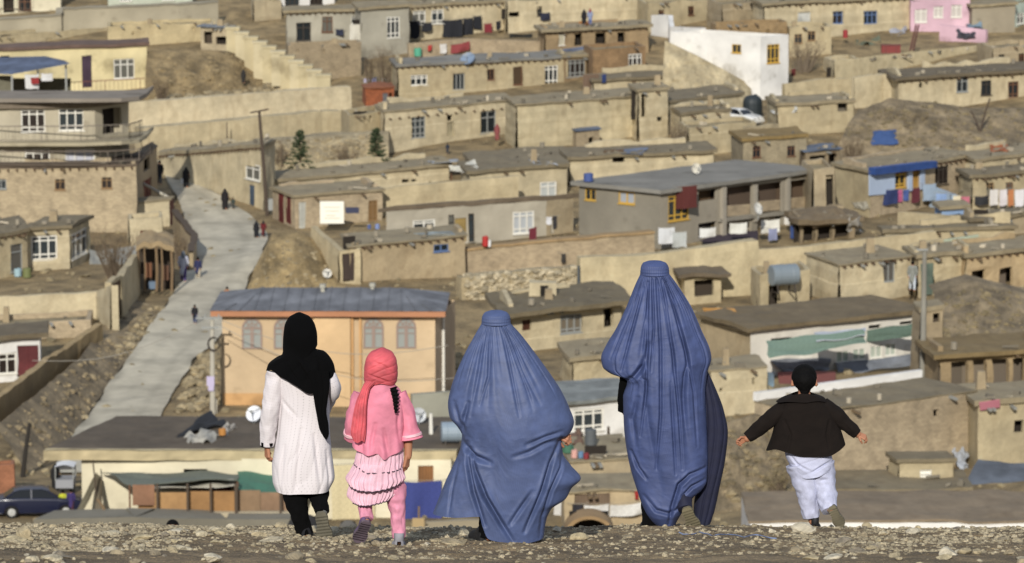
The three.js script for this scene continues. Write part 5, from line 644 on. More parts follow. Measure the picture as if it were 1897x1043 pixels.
// ---------------------------------------------------------------- things in the town
const dOf = (y) => -hit(948, y).z, bank0 = (x, y) => -hit(x, y).z;
conifer('bushy dark pine left of the other pine, behind the long low mud house', 556, 345, 104, 66, 11);
conifer('slimmer dark pine right of the other pine, by the broken stones', 697, 330, 92, 52, 12);
const poleW = mat(0x4a3f35, 'plain', 0.9), conc = mat(0xb9b4a6, 'plaster', 0.9);
{ const t = post('utility_pole', 'dark wooden power pole with one crossarm beside the lane bend', 'utility pole', 496, 400, 480, 205, 0.17, poleW), m = new MB(), B = t.B; m.bar(B.clone().add(V(-0.7, -0.15, 0.1)), B.clone().add(V(0.75, 0.12, 0.1)), 0.12); m.build('crossarm', poleW, t); const c = new MB(); c.box(atZ(503, 379, -B.z - 0.3), V(.24, 0, 0), V(0, .45, 0), V(0, 0, .15)); c.build('meter_box', FR.grey, t); }
{ const t = post('utility_pole', 'pale concrete power pole with a mauve notice left of the peach house', 'utility pole', 394, 768, 393, 592, 0.17, conc), m = new MB(), B = t.B; for (const [dy, w] of [[0.1, 0.95], [-0.45, 0.6]]) m.bar(B.clone().add(V(-w, dy, 0.15)), B.clone().add(V(w * 0.6, dy, 0.15)), 0.09); for (const x of [-.8, -.4, .4]) m.tube([B.clone().add(V(x, 0.12, 0.15)), B.clone().add(V(x, 0.34, 0.15))], 0.05, 6); m.build('crossarm', FR.grey, t); const s = new MB(); s.box(atZ(390, 706, -B.z - 0.25), V(.22, 0, 0), V(0, .28, 0), V(0, 0, .02)); s.box(atZ(391, 718, -B.z - 0.25), V(.16, 0, 0), V(0, .2, 0), V(0, 0, .015)); s.build('notice', mat(0xb3aac6, 'plain', 0.8), t); const f = new MB(); f.bar(atZ(399, 768, -B.z + 0.3), atZ(399, 740, -B.z + 0.3), 0.2); f.build('pole_stub', conc, t); const c = new MB(); for (let i = 0; i < 4; i++) { const P = atZ(396, 637, -B.z - 0.2), q = []; for (let k = 0; k <= 14; k++) q.push(P.clone().add(V(Math.cos(k * .45) * (.3 + i * .02), Math.sin(k * .45) * (.36 + i * .02), i * 0.03))); c.tube(q, 0.018, 4); } c.build('cable_coil', FR.dark, t); }
{ const t = post('utility_pole', 'slim grey concrete pole standing before the green banner shop', 'utility pole', 1709, 702, 1713, 462, 0.2, mat(0x8d8a80, 'plaster', 0.9), { at: near(1709, 690, 0.6) }); const m = new MB(), B = t.B; m.bar(B.clone().add(V(-.5, 0, .15)), B.clone().add(V(.2, 0, .15)), 0.1); m.build('crossarm', FR.grey, t); }
post('pole', 'dark charred pole leaning right at the lower left', 'pole', 40, 884, 55, 784, 0.14, mat(0x2e2a25, 'plain', 1));
post('post', 'short white pipe post on the white house roof right of the girl in pink', 'post', 799, 822, 798, 766, 0.12, FR.white, { at: 197 });
post('pole', 'thin wooden pole before the smooth mud house', 'pole', 421, 258, 420, 226, 0.06, poleW, { at: 340 });
post('pole', 'dark post on the brick terrace wall right of centre', 'pole', 1072, 540, 1072, 492, 0.12, mat(0x4a4f52, 'plain', 0.8), { at: 271 });
post('pole', 'bent dark branch propped upright on the scrub, upper right', 'pole', 1816, 236, 1834, 182, 0.1, poleW, { at: 346 }); post('pole', 'broken dark branch leaning left on the scrub, upper right', 'pole', 1817, 240, 1799, 206, 0.09, poleW, { at: 346 });
function wire(label, a, b, sag, r = 0.02) { const m = new MB(), pts = []; for (let i = 0; i <= 20; i++) { const p = a.clone().lerp(b, i / 20); p.y -= sag * Math.sin(Math.PI * i / 20); pts.push(p); } m.tube(pts, r, 4); const w = m.build('power_line', mat(0x9a9488, 'plain', 0.9), null); w.userData = { label, category: 'power line' }; }
wire('power line sagging from the white pole to the lower left wall', atZ(380, 588, 231), atZ(60, 668, 226), 0.9); wire('power line running right from the white pole along the peach house', atZ(402, 590, 231), atZ(830, 640, 228), 1.2);
wire('second power line crossing the peach house front, lower', atZ(402, 600, 231), atZ(846, 700, 226), 1.4);
// stairway of pale blocks climbing left
{ const O = hit(600, 160), t = thing('stairway', 'pale plastered stepped stairway climbing left, upper left of centre', 'stairway', O), N = 11; for (let i = 0; i < N; i++) { const u = i / (N - 1), x = lerp(600, 432, u), y = lerp(140, 52, u), d = 366 + u * 14, p = atZ(x, y, d), b = atZ(x, lerp(165, 110, u), d), m = new MB(), h = (p.y - b.y) + 1; m.box(V(p.x, p.y - h / 2 - 0.05, p.z), V(0.62, 0, 0), V(0, h / 2, 0), V(0, 0, 0.7)); m.box(V(p.x - .05, p.y + 0.03, p.z), V(0.72, 0, 0), V(0, 0.09, 0), V(0, 0, 0.78)); m.build('step', mat(i % 2 ? 0xc9bd9c : 0xc2b592, 'plaster'), t); } }
// railings
function railing(label, pts, h, hex, n, d0) { const P = pts.map(([x, y, d]) => atZ(x, y, d)), t = thing('railing', label, 'railing', P[0]), m = new MB(), b = new MB(); for (let i = 0; i + 1 < P.length; i++) { const A = P[i], B = P[i + 1], up = V(0, h, 0); m.bar(A.clone().add(up), B.clone().add(up), 0.07); m.bar(A.clone().add(V(0, .1, 0)), B.clone().add(V(0, .1, 0)), 0.05); const N = Math.ceil(n * A.distanceTo(B)); for (let k = 0; k <= N; k++) { const q = A.clone().lerp(B, k / N); b.bar(q, q.clone().add(up), k % 8 ? 0.025 : 0.06); } } m.build('rail', mat(hex, 'plain', 0.7), t); b.build('balusters', mat(hex, 'plain', 0.7), t); return t; }
railing('rusty terrace railing in front of the yellow house', [[-20, 181, 366], [130, 180, 366], [268, 172, 368]], 1.35, 0x6e4238, 2.4);
railing('dark balcony railing along the two storey house, left', [[-20, 262, 302.5], [150, 262, 302.5], [240, 258, 303.5], [264, 250, 308]], 1.15, 0x6c645a, 2);
railing('dark railing of the ground floor gallery, left', [[-20, 303, 302.4], [200, 302, 302.4], [258, 298, 303], [284, 284, 309]], 0.9, 0x6a5f54, 1.6);
railing('brown railing on the cream house terrace, top left corner', [[-10, 20, 406], [62, 17, 406]], 1.2, 0x574636, 3);
{ // balcony slabs of the two storey house
  const t = thing('balcony', 'curved concrete balcony slab of the two storey house, left', 'balcony', atZ(100, 268, 304)), mk = (y0, y1, y2, d, k) => { const m = new MB(), pts = [[-30, y0, d - 0.8], [150, y0, d - 0.8], [225, y1, d - 0.2], [258, y1 - 3, d + 1.5], [272, y2, d + 4]]; for (let i = 0; i + 1 < pts.length; i++) { const a = atZ(...pts[i]), b = atZ(...pts[i + 1]), z = V(0, 0, -6); m.box8([a, b, b.clone().add(z), a.clone().add(z), ...[a, b, b.clone().add(z), a.clone().add(z)].map((q) => q.clone().add(V(0, k, 0)))]); } return m; };
  mk(271, 268, 256, 303.3, 0.26).build('slab', mat(0xb0a68c, 'plaster'), t); mk(308, 306, 290, 303.2, 0.2).build('slab', mat(0x5b5045, 'plaster'), t); mk(190, 189, 180, 303.6, 0.3).build('slab', mat(0x8c8377, 'plaster'), t);
}
// blue hipped pavilion roof by the yellow house
{ const O = atZ(60, 150, 356), t = thing('pavilion', 'open pavilion with a blue grey hipped tin roof before the yellow house', 'pavilion', O), e = [[-40, 134, 353], [20, 138, 352], [130, 118, 356], [120, 112, 362], [-40, 118, 362]].map((q) => atZ(...q)), r0 = atZ(0, 106, 358), r1 = atZ(84, 104, 358), m = new MB(); m.quad(e[0], e[1], r1, r0); m.tri(e[1], e[2], r1); m.tri(e[2], e[3], r1); m.quad(e[3], e[4], r0, r1); m.tri(e[4], e[0], r0); m.quad(e[0], e[4], e[2], e[1]); m.build('roof', mat(0x66728a, 'metal', 0.55), t); for (const [x, y, d] of [[22, 140, 352.3], [122, 120, 356.5], [-20, 138, 353.3], [70, 130, 354.4]]) { const p = new MB(), a = atZ(x, y, d); p.bar(a, a.clone().add(V(0, -2.4, 0)), 0.16, 0.16, V(0, 0, 1)); p.build('post', FR.grey, t); } const w = new MB(); const a = atZ(-30, 140, 354), b = atZ(20, 140, 354); w.quad(a.clone().add(V(0, -2.4, 0)), b.clone().add(V(0, -2.4, 0)), b, a); w.build('side_screen', mat(0x6d6a5a, 'plaster'), t); const wb = new MB(), w2 = atZ(-30, 180, 360), w3 = atZ(128, 180, 360); wb.box(w2.clone().lerp(w3, .5), V(4, 0, 0), V(0, 1.7, 0), V(0, 0, .1)); wb.build('back_wall', mat(0x5d5a48, 'plaster'), t); }
const washing = 'washing hung out around the town';
const wash = (label, x0, y0, x1, y1, yb, d, hex, o) => cloth('laundry', label, 'laundry', x0, y0, x1, y1, yb, d, hex, o);
wash('white cloth under the blue pavilion roof', 46, 138, 72, 138, 164, 352, 0xd6d6d4, { keep: 1 }); wash('red cloth under the blue pavilion roof', 57, 144, 72, 143, 156, 351.5, 0x8e2c2c, { keep: 1 }); wash('white shirt at the right of the blue pavilion', 76, 136, 97, 136, 150, 352, 0xd9d9d8, { keep: 1 });
for (const [lab, x0, x1, y, yb] of [['black cloth at the left of the row of black washing', 757, 778, 39, 72], ['narrow black cloth second in the row of black washing', 780, 800, 42, 58], ['wide black cloth third in the row of black washing', 803, 857, 36, 71], ['black cloth fourth in the row of black washing', 858, 876, 34, 66], ['short black cloth at the right of the row of black washing', 877, 892, 30, 56]]) wash(lab, x0, y, x1, y - 1, yb, 392, 0x1d1f26, { uneven: 0.15 });
wash('dark red cloth right of the black washing', 897, 44, 911, 43, 67, 392, 0x7e2a33); wash('small black scarf on the line far right of the black washing', 919, 40, 928, 38, 56, 391, 0x1d1d22);
wash('red patterned cloth draped below the black washing', 828, 84, 870, 76, 100, 379, 0x8d3f41); wash('white towel between red cloths below the black washing', 815, 82, 827, 81, 100, 379, 0xd8d6d2); wash('small bright red cloth below the black washing', 793, 84, 800, 83, 94, 379, 0xa8302c);
wash('white curtain in the grey house porch, top left of centre', 648, 46, 668, 45, 76, 392, 0xd4cfc0, { sag: 0 }); wash('dark blue cloth on the grey house porch', 622, 54, 636, 54, 66, 391, 0x2a3045); wash('lilac cloth over the rusty hut, left one', 674, 146, 697, 143, 158, 375, 0xc0bcd8); wash('white cloth over the rusty hut, right one', 706, 146, 728, 142, 156, 375, 0xd8d8d6);
wash('dark navy cloth on the top centre roof', 1001, 24, 1019, 23, 38, 398, 0x23263a); wash('brown rug hung by the glazed porch', 1080, 138, 1110, 137, 172, 371, 0x6e5a4a, { sag: 0.01 }); wash('deep blue cloth beside the brown rug', 1115, 138, 1123, 137, 154, 371, 0x2b3c6c);
wash('dark cloth roll over the terrace below the black washing', 944, 62, 986, 62, 74, 391, 0x24241f); wash('maroon cloth beside the white house tower', 1466, 128, 1474, 127, 150, 377, 0x5d2020);
wash('dark red patterned carpet hanging on the grey concrete house', 1252, 347, 1291, 343, 388, 297, 0x55231f, { sag: 0, uneven: 0.01 });
wash('white cloth left of the loggia on the lower floor', 1220, 422, 1250, 421, 452, 286, 0xd6d8da); wash('pale grey cloth beside the white cloth, lower loggia', 1246, 430, 1272, 429, 458, 285.5, 0xb9bdbb); wash('white sheet in the first lower loggia bay', 1296, 423, 1326, 421, 440, 288, 0xdcdcd8); wash('white sheet in the second lower loggia bay', 1352, 414, 1384, 412, 434, 289.5, 0xdcdcd4); wash('white sheet in the third lower loggia bay', 1410, 408, 1444, 406, 432, 291, 0xe0ded4); wash('lilac cloth in the last lower loggia bay', 1424, 424, 1440, 423, 446, 290, 0x8f95b4); wash('blue cloth right of the white loggia column', 1464, 418, 1473, 418, 442, 292, 0x33497c);
sheet('windbreak', 'dark purple cloth fence along the foot of the loggia', 'cloth fence', [[1292, 437, 284], [1404, 428, 285], [1404, 444, 284.6], [1292, 456, 284]], 0x453a44, 'cloth', { wave: 0.06, sag: 0 });
wash('deep blue cloth on the porch of the blue fascia house, left', 1634, 352, 1664, 350, 380, 306, 0x26335f); wash('pink cloth hung over the blue cloths', 1660, 352, 1672, 351, 376, 305.6, 0xb55c84); wash('blue cloth right of the pink cloth', 1673, 352, 1684, 351, 372, 305.6, 0x4a5f9c); wash('maroon cloth on the porch of the blue fascia house', 1684, 349, 1704, 347, 376, 306, 0x55202a); wash('pale blue cloth beside the maroon cloth', 1710, 341, 1734, 340, 372, 306, 0x94a5b8);
wash('light blue cloth spread over the yard wall, right', 1734, 358, 1762, 358, 376, 305, 0x8ba4cc); wash('cream cloth right of the light blue cloth', 1766, 363, 1780, 362, 376, 304, 0xd9cdb0); wash('pink cloth right of the cream cloth', 1781, 364, 1796, 364, 376, 304, 0xc07080);
for (const [lab, x, w, hex] of [['white cloth at the left of the white washing row, right edge', 1834, 16, 0xdcd8d4], ['white cloth second in the white washing row, right edge', 1852, 14, 0xdad4d6], ['orange striped cloth in the white washing row, right edge', 1868, 10, 0xb9794e], ['white cloth right of the orange striped cloth', 1880, 18, 0xd8d6d8]]) wash(lab, x, 352, x + w, 350, 382, 304, hex);
wash('black cloth left of the white washing row', 1806, 364, 1832, 362, 380, 304, 0x2a2a2c);
wash('white laundry in the lower middle, left one', 1082, 936, 1128, 934, 960, 187.5, 0xd6d4d0); wash('white laundry in the lower middle, right one', 1130, 936, 1192, 930, 958, 187.5, 0xd8d6d0); wash('black laundry left of the white laundry, lower middle', 1060, 934, 1080, 934, 958, 187.5, 0x26242a); wash('white sheet standing at the left of the lower middle washing', 1026, 930, 1044, 930, 975, 186.5, 0xd4d2ce); wash('bright red cloth at the right of the lower middle washing', 1176, 910, 1183, 910, 926, 187.5, 0xa02a28);
wash('cream cloth hung over the white house front between the two girls', 614, 862, 694, 858, 985, 188, 0xd8caa2, { sag: 0.015 }); wash('royal blue cloth hung behind the girl in pink', 744, 892, 818, 890, 980, 187, 0x3b4686, { sag: 0.03 }); wash('dark red cloth hung on the yard fence, lower left', 355, 902, 427, 900, 937, 187, 0x6c1f22, { sag: 0.01 });
wash('black cloth over the plank sheds right of the grey drum', 1040, 470, 1048, 470, 486, 283, 0x33302c); wash('white shirt by the grey white house side', 1012, 402, 1022, 402, 416, 291, 0xd4d4d6); wash('dark trousers by the grey white house side', 1024, 400, 1032, 400, 424, 291, 0x2c2a2c); wash('red cloth by the grey white house window', 980, 424, 994, 420, 450, 290, 0x6a2430);
// white signboard and navy plaque on the brick shop
{ const P = (x, y) => atZ(x, y, 302.5), b = (x0, y0, x1, y1, z = 0) => { const a = P(x0, y1), c = P(x1, y0), m = new MB(); m.box(a.clone().lerp(c, .5).add(V(0, 0, z)), V((c.x - a.x) / 2, 0, 0), V(0, (c.y - a.y) / 2, 0), V(0, 0, .05)); return m; };
  const t = thing('signboard', 'large white signboard with faint lines on the brick shop', 'signboard', P(615, 415)); b(593, 373, 637, 414).build('board', mat(0xe4e1d4, 'plain', 0.7), t); const m = new MB(); for (const [x0, x1, y] of [[600, 630, 384], [603, 628, 391], [604, 622, 399], [601, 630, 404]]) { const a = P(x0, y), c = P(x1, y); m.bar(a.add(V(0, 0, .055)), c.add(V(0, 0, .055)), 0.012, 0.05); } m.build('lettering', mat(0xb9b29c, 'plain', .8), t);
  const n = thing('plaque', 'navy blue plaque right of the white signboard', 'plaque', P(652, 396)); b(640, 384, 665, 395).build('board', mat(0x262c48, 'plain', 0.6), n); }
// rooftop clutter
dish('big white satellite dish behind the girl in the black scarf', 470, 766, 213, 0.42, mat(0xdfe1e6, 'plain', 0.4), -0.5, -0.35, 0.5); dish('grey satellite dish on the white house roof right of the girl in pink', 776, 769, 205, 0.38, mat(0xb5b8bb, 'plain', 0.5), -0.3, 0.3, 0.6); dish('white satellite dish on the grey concrete house roof', 1290, 312, 314, 0.42, mat(0xd8d2c2, 'plain', 0.5), -0.2, 0.6, 0.4); dish('white satellite dish on the loggia corner of the grey concrete house', 1405, 386, 291.5, 0.45, mat(0xd4d2cb, 'plain', 0.5), -0.5, 0.8, 0.4); dish('small white satellite dish on the road mound', 606, 506, 283, 0.33, mat(0xc9c6bc, 'plain', 0.5), -0.4, 0.2, 0.3); dish('blue grey satellite dish on the long mud house roof, top centre', 866, 108, 385, 0.7, mat(0x77879c, 'plain', 0.5), -0.8, -0.3, 0.3);
tank('water_tank', 'large grey metal drum on its side, right of centre', 'tank', 1452, 509, 277, 0.72, 1.9, 0.35, steel); tank('water_tank', 'blue grey drum on its side behind the girl in pink', 'tank', 838, 800, 200, 0.5, 1.1, 0.1, mat(0x83919d, 'plain', 0.45));
barrel('water_barrel', 'green plastic barrel on the roof below the black washing', 'barrel', 774, 104, 379, 0.36, 0.75, 0x4f9c80); barrel('water_barrel', 'blue drum on the dark roof left of the grey concrete house', 'barrel', 1090, 336, 326, 0.36, 0.6, 0x3f5288); barrel('water_barrel', 'red drum on the terrace of the grey white house', 'barrel', 899, 456, 290, 0.22, 0.7, 0xa82a26); barrel('bucket', 'white bucket beside the red drum', 'bucket', 906, 457, 289, 0.14, 0.45, 0xdcdcda); barrel('water_barrel', 'blue can at the left on the littered flat roof', 'barrel', 684, 424, 297, 0.14, 0.3, 0x4a5c8c); barrel('water_barrel', 'pale blue can at the right on the littered flat roof', 'barrel', 699, 424, 297, 0.17, 0.35, 0x7889b5); barrel('basket', 'pale blue tub by the mud house at the left edge', 'tub', 33, 512, 280, 0.26, 0.55, 0x93aeb8); barrel('water_barrel', 'olive green barrel by the mud house at the left edge', 'barrel', 50, 514, 279, 0.3, 0.65, 0x6a7046);
barrel('water_tank', 'dark domed water tank right of the white car', 'tank', 1394, 219, 358, 0.88, 2.05, 0x242c30, { prof: [[0, 0], [1, 0], [1, 0.1], [0.99, 0.4], [1.02, 0.42], [0.99, 0.44], [0.99, 0.68], [0.9, 0.84], [0.68, 0.95], [0.3, 1], [0, 1.01]] });
sheet('tarpaulin', 'white tarpaulin over poles on the long low roof, middle', 'tarpaulin', [[832, 309, 322], [880, 299, 322], [886, 312, 319], [836, 321, 319]], 0xcfccbf, 'cloth', { posts: [2, 3], floor: 0.9, wave: 0.2 }); sheet('tin_sheet', 'pale tin sheet lying behind the white tarpaulin', 'roof sheet', [[790, 298, 330], [846, 294, 330], [852, 299, 327], [800, 303, 327]], 0xb5b9bd, 'metal', { wave: 0.05 }); sheet('tin_sheet', 'crumpled pale tin sheet on the dark roof, centre', 'roof sheet', [[978, 296, 330], [1016, 300, 329], [1034, 305, 326], [994, 305, 326]], 0xb3b5b7, 'metal', { wave: 0.12 }); sheet('tin_sheet', 'blue grey tin sheet on the dark roof right of centre', 'roof sheet', [[1140, 276, 333], [1202, 274, 333], [1190, 286, 330], [1150, 284, 330]], 0x7d8799, 'metal', { wave: 0.1 });
sheet('tarpaulin', 'faded grey tarpaulin screen behind the bare shrubs, left', 'tarpaulin', [[164, 468, 283], [256, 458, 284], [240, 520, 282], [166, 505, 281]], 0x9b9b94, 'cloth', { wave: 0.25 }); sheet('tent', 'blue tarpaulin tent on the scrub, upper right', 'tent', [[1618, 246, 344], [1660, 238, 345], [1664, 268, 342], [1614, 268, 342]], 0x3c5687, 'cloth', { wave: 0.15, sag: -0.4 });
sheet('tarpaulin', 'orange red sheet on the roof at the right edge', 'tarpaulin', [[1834, 271, 341], [1866, 267, 342], [1868, 279, 339], [1836, 281, 339]], 0xa5603a, 'cloth'); sheet('tarpaulin', 'pale sheet lying on the thatch shelter', 'tarpaulin', [[1578, 374, 300], [1606, 376, 300], [1612, 390, 297], [1586, 386, 297]], 0xb5b0a0, 'cloth'); sheet('tarpaulin', 'grey white cloth bundle at the thatch shelter corner', 'tarpaulin', [[1570, 408, 292], [1594, 404, 292], [1597, 432, 290], [1572, 428, 290]], 0xb7b3ab, 'cloth', { wave: 0.3 });
sheet('tin_awning', 'rusty tin awning over the washing, right', 'awning', [[1776, 352, 304], [1832, 364, 302], [1836, 350, 306], [1800, 344, 307]], 0x8f8876, 'metal', { wave: 0.12 });
sheet('tarpaulin', 'blue white tarpaulin bundle beside the rooftop hut, lower right', 'tarpaulin', [[1764, 838, 206], [1792, 832, 206], [1792, 868, 204], [1782, 876, 204]], 0xb4b9c0, 'cloth', { wave: 0.3 });
sheet('roof_sheet', 'flat grey sheet over the littered roof edge, middle', 'roof sheet', [[766, 432, 292], [834, 428, 293], [844, 434, 290], [790, 437, 290]], 0x9aa3a3, 'metal', { wave: 0.04 });
// green banner, awnings and fittings of the shop row
sheet('banner', 'green and white banner sagging across the white shop front', 'banner', [[1420, 634, 240], [1600, 612, 241], [1604, 636, 240.5], [1424, 664, 239.5]], 0x6d8377, 'cloth', { keep: 1, wave: 0.15, sag: 0.25 }); sheet('banner', 'thin pale banner strip above the sagging green banner', 'banner', [[1508, 618, 241.5], [1604, 606, 242], [1602, 622, 241.4], [1512, 634, 241]], 0xc6cad2, 'cloth', { wave: 0.1, sag: 0.1 });
sheet('banner', 'dark green cloth strip right of the sagging banner', 'banner', [[1606, 612, 241], [1704, 598, 242], [1704, 620, 241.7], [1606, 634, 240.7]], 0x5d7266, 'cloth', { wave: 0.06, sag: 0.05 });
sheet('awning', 'grey tin awning at the left of the shop row', 'awning', [[1428, 668, 239], [1540, 664, 240], [1536, 688, 235.5], [1456, 694, 235]], 0x7d8188, 'metal', { wave: 0.1, posts: [2, 3] }); sheet('awning', 'grey tin awning at the right of the shop row', 'awning', [[1546, 672, 240], [1700, 656, 241.5], [1698, 676, 237], [1556, 694, 236]], 0x777c84, 'metal', { wave: 0.1, posts: [2, 3] });
sheet('signboard', 'pale blue board at the left end of the shop row', 'board', [[1418, 690, 236.6], [1434, 690, 236.6], [1434, 732, 236.4], [1418, 734, 236.4]], 0x9db7c4, 'plain', { wave: 0, sag: 0 }); sheet('signboard', 'red stall front under the left awning', 'board', [[1440, 690, 237.5], [1548, 688, 238.5], [1548, 716, 238.3], [1446, 724, 237.3]], 0x7c4640, 'plain', { wave: 0.02, sag: 0 }); sheet('signboard', 'small pink signboard at the right edge, lower', 'signboard', [[1814, 746, 224], [1852, 740, 224], [1853, 754, 224], [1816, 760, 224]], 0xb0707c, 'plain', { wave: 0, sag: 0 });
// yard in front of the white house
wall('yard_wall', 'plain grey concrete yard wall along the bottom left', 'wall', [[62, 962, 988], [250, 958, 990], [420, 962, 990], [545, 962, 990]], { m: mat(0x7f7a6c, 'plaster'), rag: 0.03, jit: 0.02, th: 2.2 }); wall('yard_wall', 'plain concrete yard wall low behind the veiled woman\'s hem', 'wall', [[790, 968, 990], [905, 964, 990]], { m: mat(0x9e937c, 'plaster'), rag: 0.05 });
sheet('awning', 'grey green awning across the yard of the white house', 'awning', [[188, 874, 192.6], [440, 876, 192.6], [440, 892, 188.6], [240, 898, 188.6]], 0x6f7468, 'cloth', { keep: 1, wave: 0.15, posts: [2, 3] }); sheet('awning', 'teal green awning strip right of the grey green awning', 'awning', [[440, 876, 192.6], [612, 880, 192.6], [538, 922, 188.6], [440, 914, 188.6]], 0x4c7d68, 'cloth', { keep: 1, wave: 0.12, posts: [2, 3] }); sheet('tarpaulin', 'white plastic sheet folded over the plank fence', 'tarpaulin', [[250, 897, 189.6], [430, 889, 190.6], [436, 902, 188.4], [264, 908, 188.4]], 0xc4bfb0, 'cloth', { keep: 1, wave: 0.12 });
{ const t = thing('plank_fence', 'brown board fence of mixed panels in the white house yard', 'fence', atZ(400, 955, 189)); [[246, 286, 898, 936, 0x8d6b55], [284, 346, 912, 946, 0xa8865c], [348, 440, 910, 950, 0x9a774e], [442, 482, 908, 954, 0x8a745c], [483, 540, 912, 954, 0x8f7660], [256, 300, 934, 950, 0xa98256]].forEach(([x0, x1, y0, y1, h], i) => { const a = atZ(x0, y1, 188.2 + i * 0.06), c = atZ(x1, y0, 188.2 + i * 0.06), m = new MB(); m.box(a.clone().lerp(c, .5), V((c.x - a.x) / 2, 0, 0), V(0, (c.y - a.y) / 2, 0), V(0, 0, .03)); m.build('panel', mat(h, 'mud', 0.9), t); }); for (const x of [292, 348, 391, 438, 520]) { const m = new MB(); m.bar(atZ(x, 965, 187.8), atZ(x - 1, 896, 187.8), x === 438 ? 0.16 : 0.1, 0.1, V(0, 0, 1)); m.build('post', woodD, t); } const k = new MB(); k.box(atZ(400, 953, 188), V(4.2, 0, 0), V(0, .12, 0), V(0, 0, .2)); k.build('footing', mat(0xbfb295, 'plaster'), t); }
sheet('ramp_panel', 'leaning weathered board at the left end of the yard', 'board', [[140, 950, 188], [150, 955, 187.6], [186, 884, 189], [178, 876, 189.4]], 0x6f6a58, 'mud', { wave: 0.02, sag: 0 }); sheet('ramp_panel', 'second leaning board propped right of the weathered board', 'board', [[176, 955, 187.4], [188, 955, 187.4], [190, 890, 188.4], [178, 884, 188.4]], 0x7b7260, 'mud', { wave: 0.02, sag: 0 });
post('pole', 'thin stake rising at the yard\'s left corner', 'stake', 182, 955, 172, 852, 0.05, woodD, { at: 191.5 }); post('pole', 'slanted timber prop at the yard\'s left corner', 'timber', 202, 955, 180, 924, 0.09, wood, { at: 188 });
// junk on the flat roof
sheet('tarpaulin', 'black tarpaulin propped up on the flat roof, lower left', 'tarpaulin', [[306, 824, 199], [352, 806, 198.5], [420, 790, 203], [388, 768, 205]], 0x25272c, 'cloth', { wave: 0.2, sag: -0.2 }); sheet('tarpaulin', 'crumpled pale plastic under the black tarpaulin', 'tarpaulin', [[340, 822, 197.5], [396, 820, 198], [398, 800, 200], [346, 806, 199.5]], 0xaaa79e, 'cloth', { wave: 0.3 }); sheet('tarpaulin', 'white rags at the right of the black tarpaulin', 'tarpaulin', [[404, 808, 199.5], [424, 806, 200], [438, 788, 202], [416, 792, 201]], 0xb9b3a8, 'cloth', { wave: 0.3 }); barrel('bucket', 'orange tub beside the black tarpaulin', 'tub', 412, 806, 200, 0.18, 0.32, 0xb07a3c);
wall('wall', 'low grey plaster wall behind the blue grey drum', 'wall', [[764, 732, 790], [836, 726, 788]], { m: mat(0x9b9a8c, 'plaster'), rag: 0.02, jit: 0.02 });
// lower middle clutter
sheet('tarpaulin', 'brown cloth slung under the dark windows, lower middle', 'tarpaulin', [[1044, 800, 210], [1078, 796, 210], [1080, 822, 209], [1050, 826, 209]], 0x7a5f4c, 'cloth', { wave: 0.2 }); barrel('water_barrel', 'grey barrel under the dark windows, lower middle', 'barrel', 1094, 824, 209, 0.3, 0.8, 0x54585a); barrel('water_barrel', 'green tub left of the grey barrel', 'tub', 1052, 838, 208, 0.3, 0.35, 0x3f6a54); barrel('bucket', 'pink bucket by the green tub', 'bucket', 1064, 848, 207, 0.16, 0.4, 0xc99a90); barrel('bucket', 'blue bucket by the pink bucket', 'bucket', 1076, 848, 207, 0.14, 0.3, 0x5f7f9e); barrel('bucket', 'dark red bucket right of the blue bucket', 'bucket', 1086, 850, 207, 0.14, 0.28, 0x7e2a30); post('post', 'brown post by the grey barrel, lower middle', 'post', 1128, 832, 1127, 790, 0.1, woodD, { at: 209 });
function half(label, x, y, d, R, hex) { const P = atZ(x, y, d), t = thing('arch', label, 'arch', P), m = new MB(); const N = 18; for (let i = 0; i < N; i++) { const a = Math.PI * i / N, b = Math.PI * (i + 1) / N, q = (g, r, z) => P.clone().add(V(-Math.cos(g) * r, Math.sin(g) * r * 0.75, z)); m.quad(q(a, R * .82, 0), q(b, R * .82, 0), q(b, R, 0), q(a, R, 0)); m.quad(q(a, R, 0), q(b, R, 0), q(b, R, -1.2), q(a, R, -1.2)); m.quad(q(b, R * .82, 0), q(a, R * .82, 0), q(a, R * .82, -1.2), q(b, R * .82, -1.2)); } m.build('vault', mat(hex, 'mud'), t); const b = new MB(); b.box(P.clone().add(V(0, R * .2, -1.1)), V(R * .8, 0, 0), V(0, R * .45, 0), V(0, 0, .05)); b.build('opening', darkness, t); return t; }
half('brown mud vault rising behind the ridge left of the taller veiled woman', 1092, 990, 120, 0.75, 0x9a8260); half('black arched mouth behind the girl in the black scarf', 560, 992, 110, 0.48, 0x2a2724); half('small grey mound vault between the two girls', 642, 992, 112, 0.26, 0x77736a);
{ const t = thing('shovel', 'wooden shovel standing upright in front of the blue cloth', 'shovel', atZ(776, 990, 186)), m = new MB(); m.tube([atZ(776, 960, 186), atZ(776, 938, 186)], 0.05, 6); m.build('handle', wood, t); const b = new MB(); b.box(atZ(775, 976, 186), V(.28, 0, 0), V(0, .42, 0), V(0, 0, .04)); b.build('blade', mat(0xa38d66, 'plain', .8), t); }
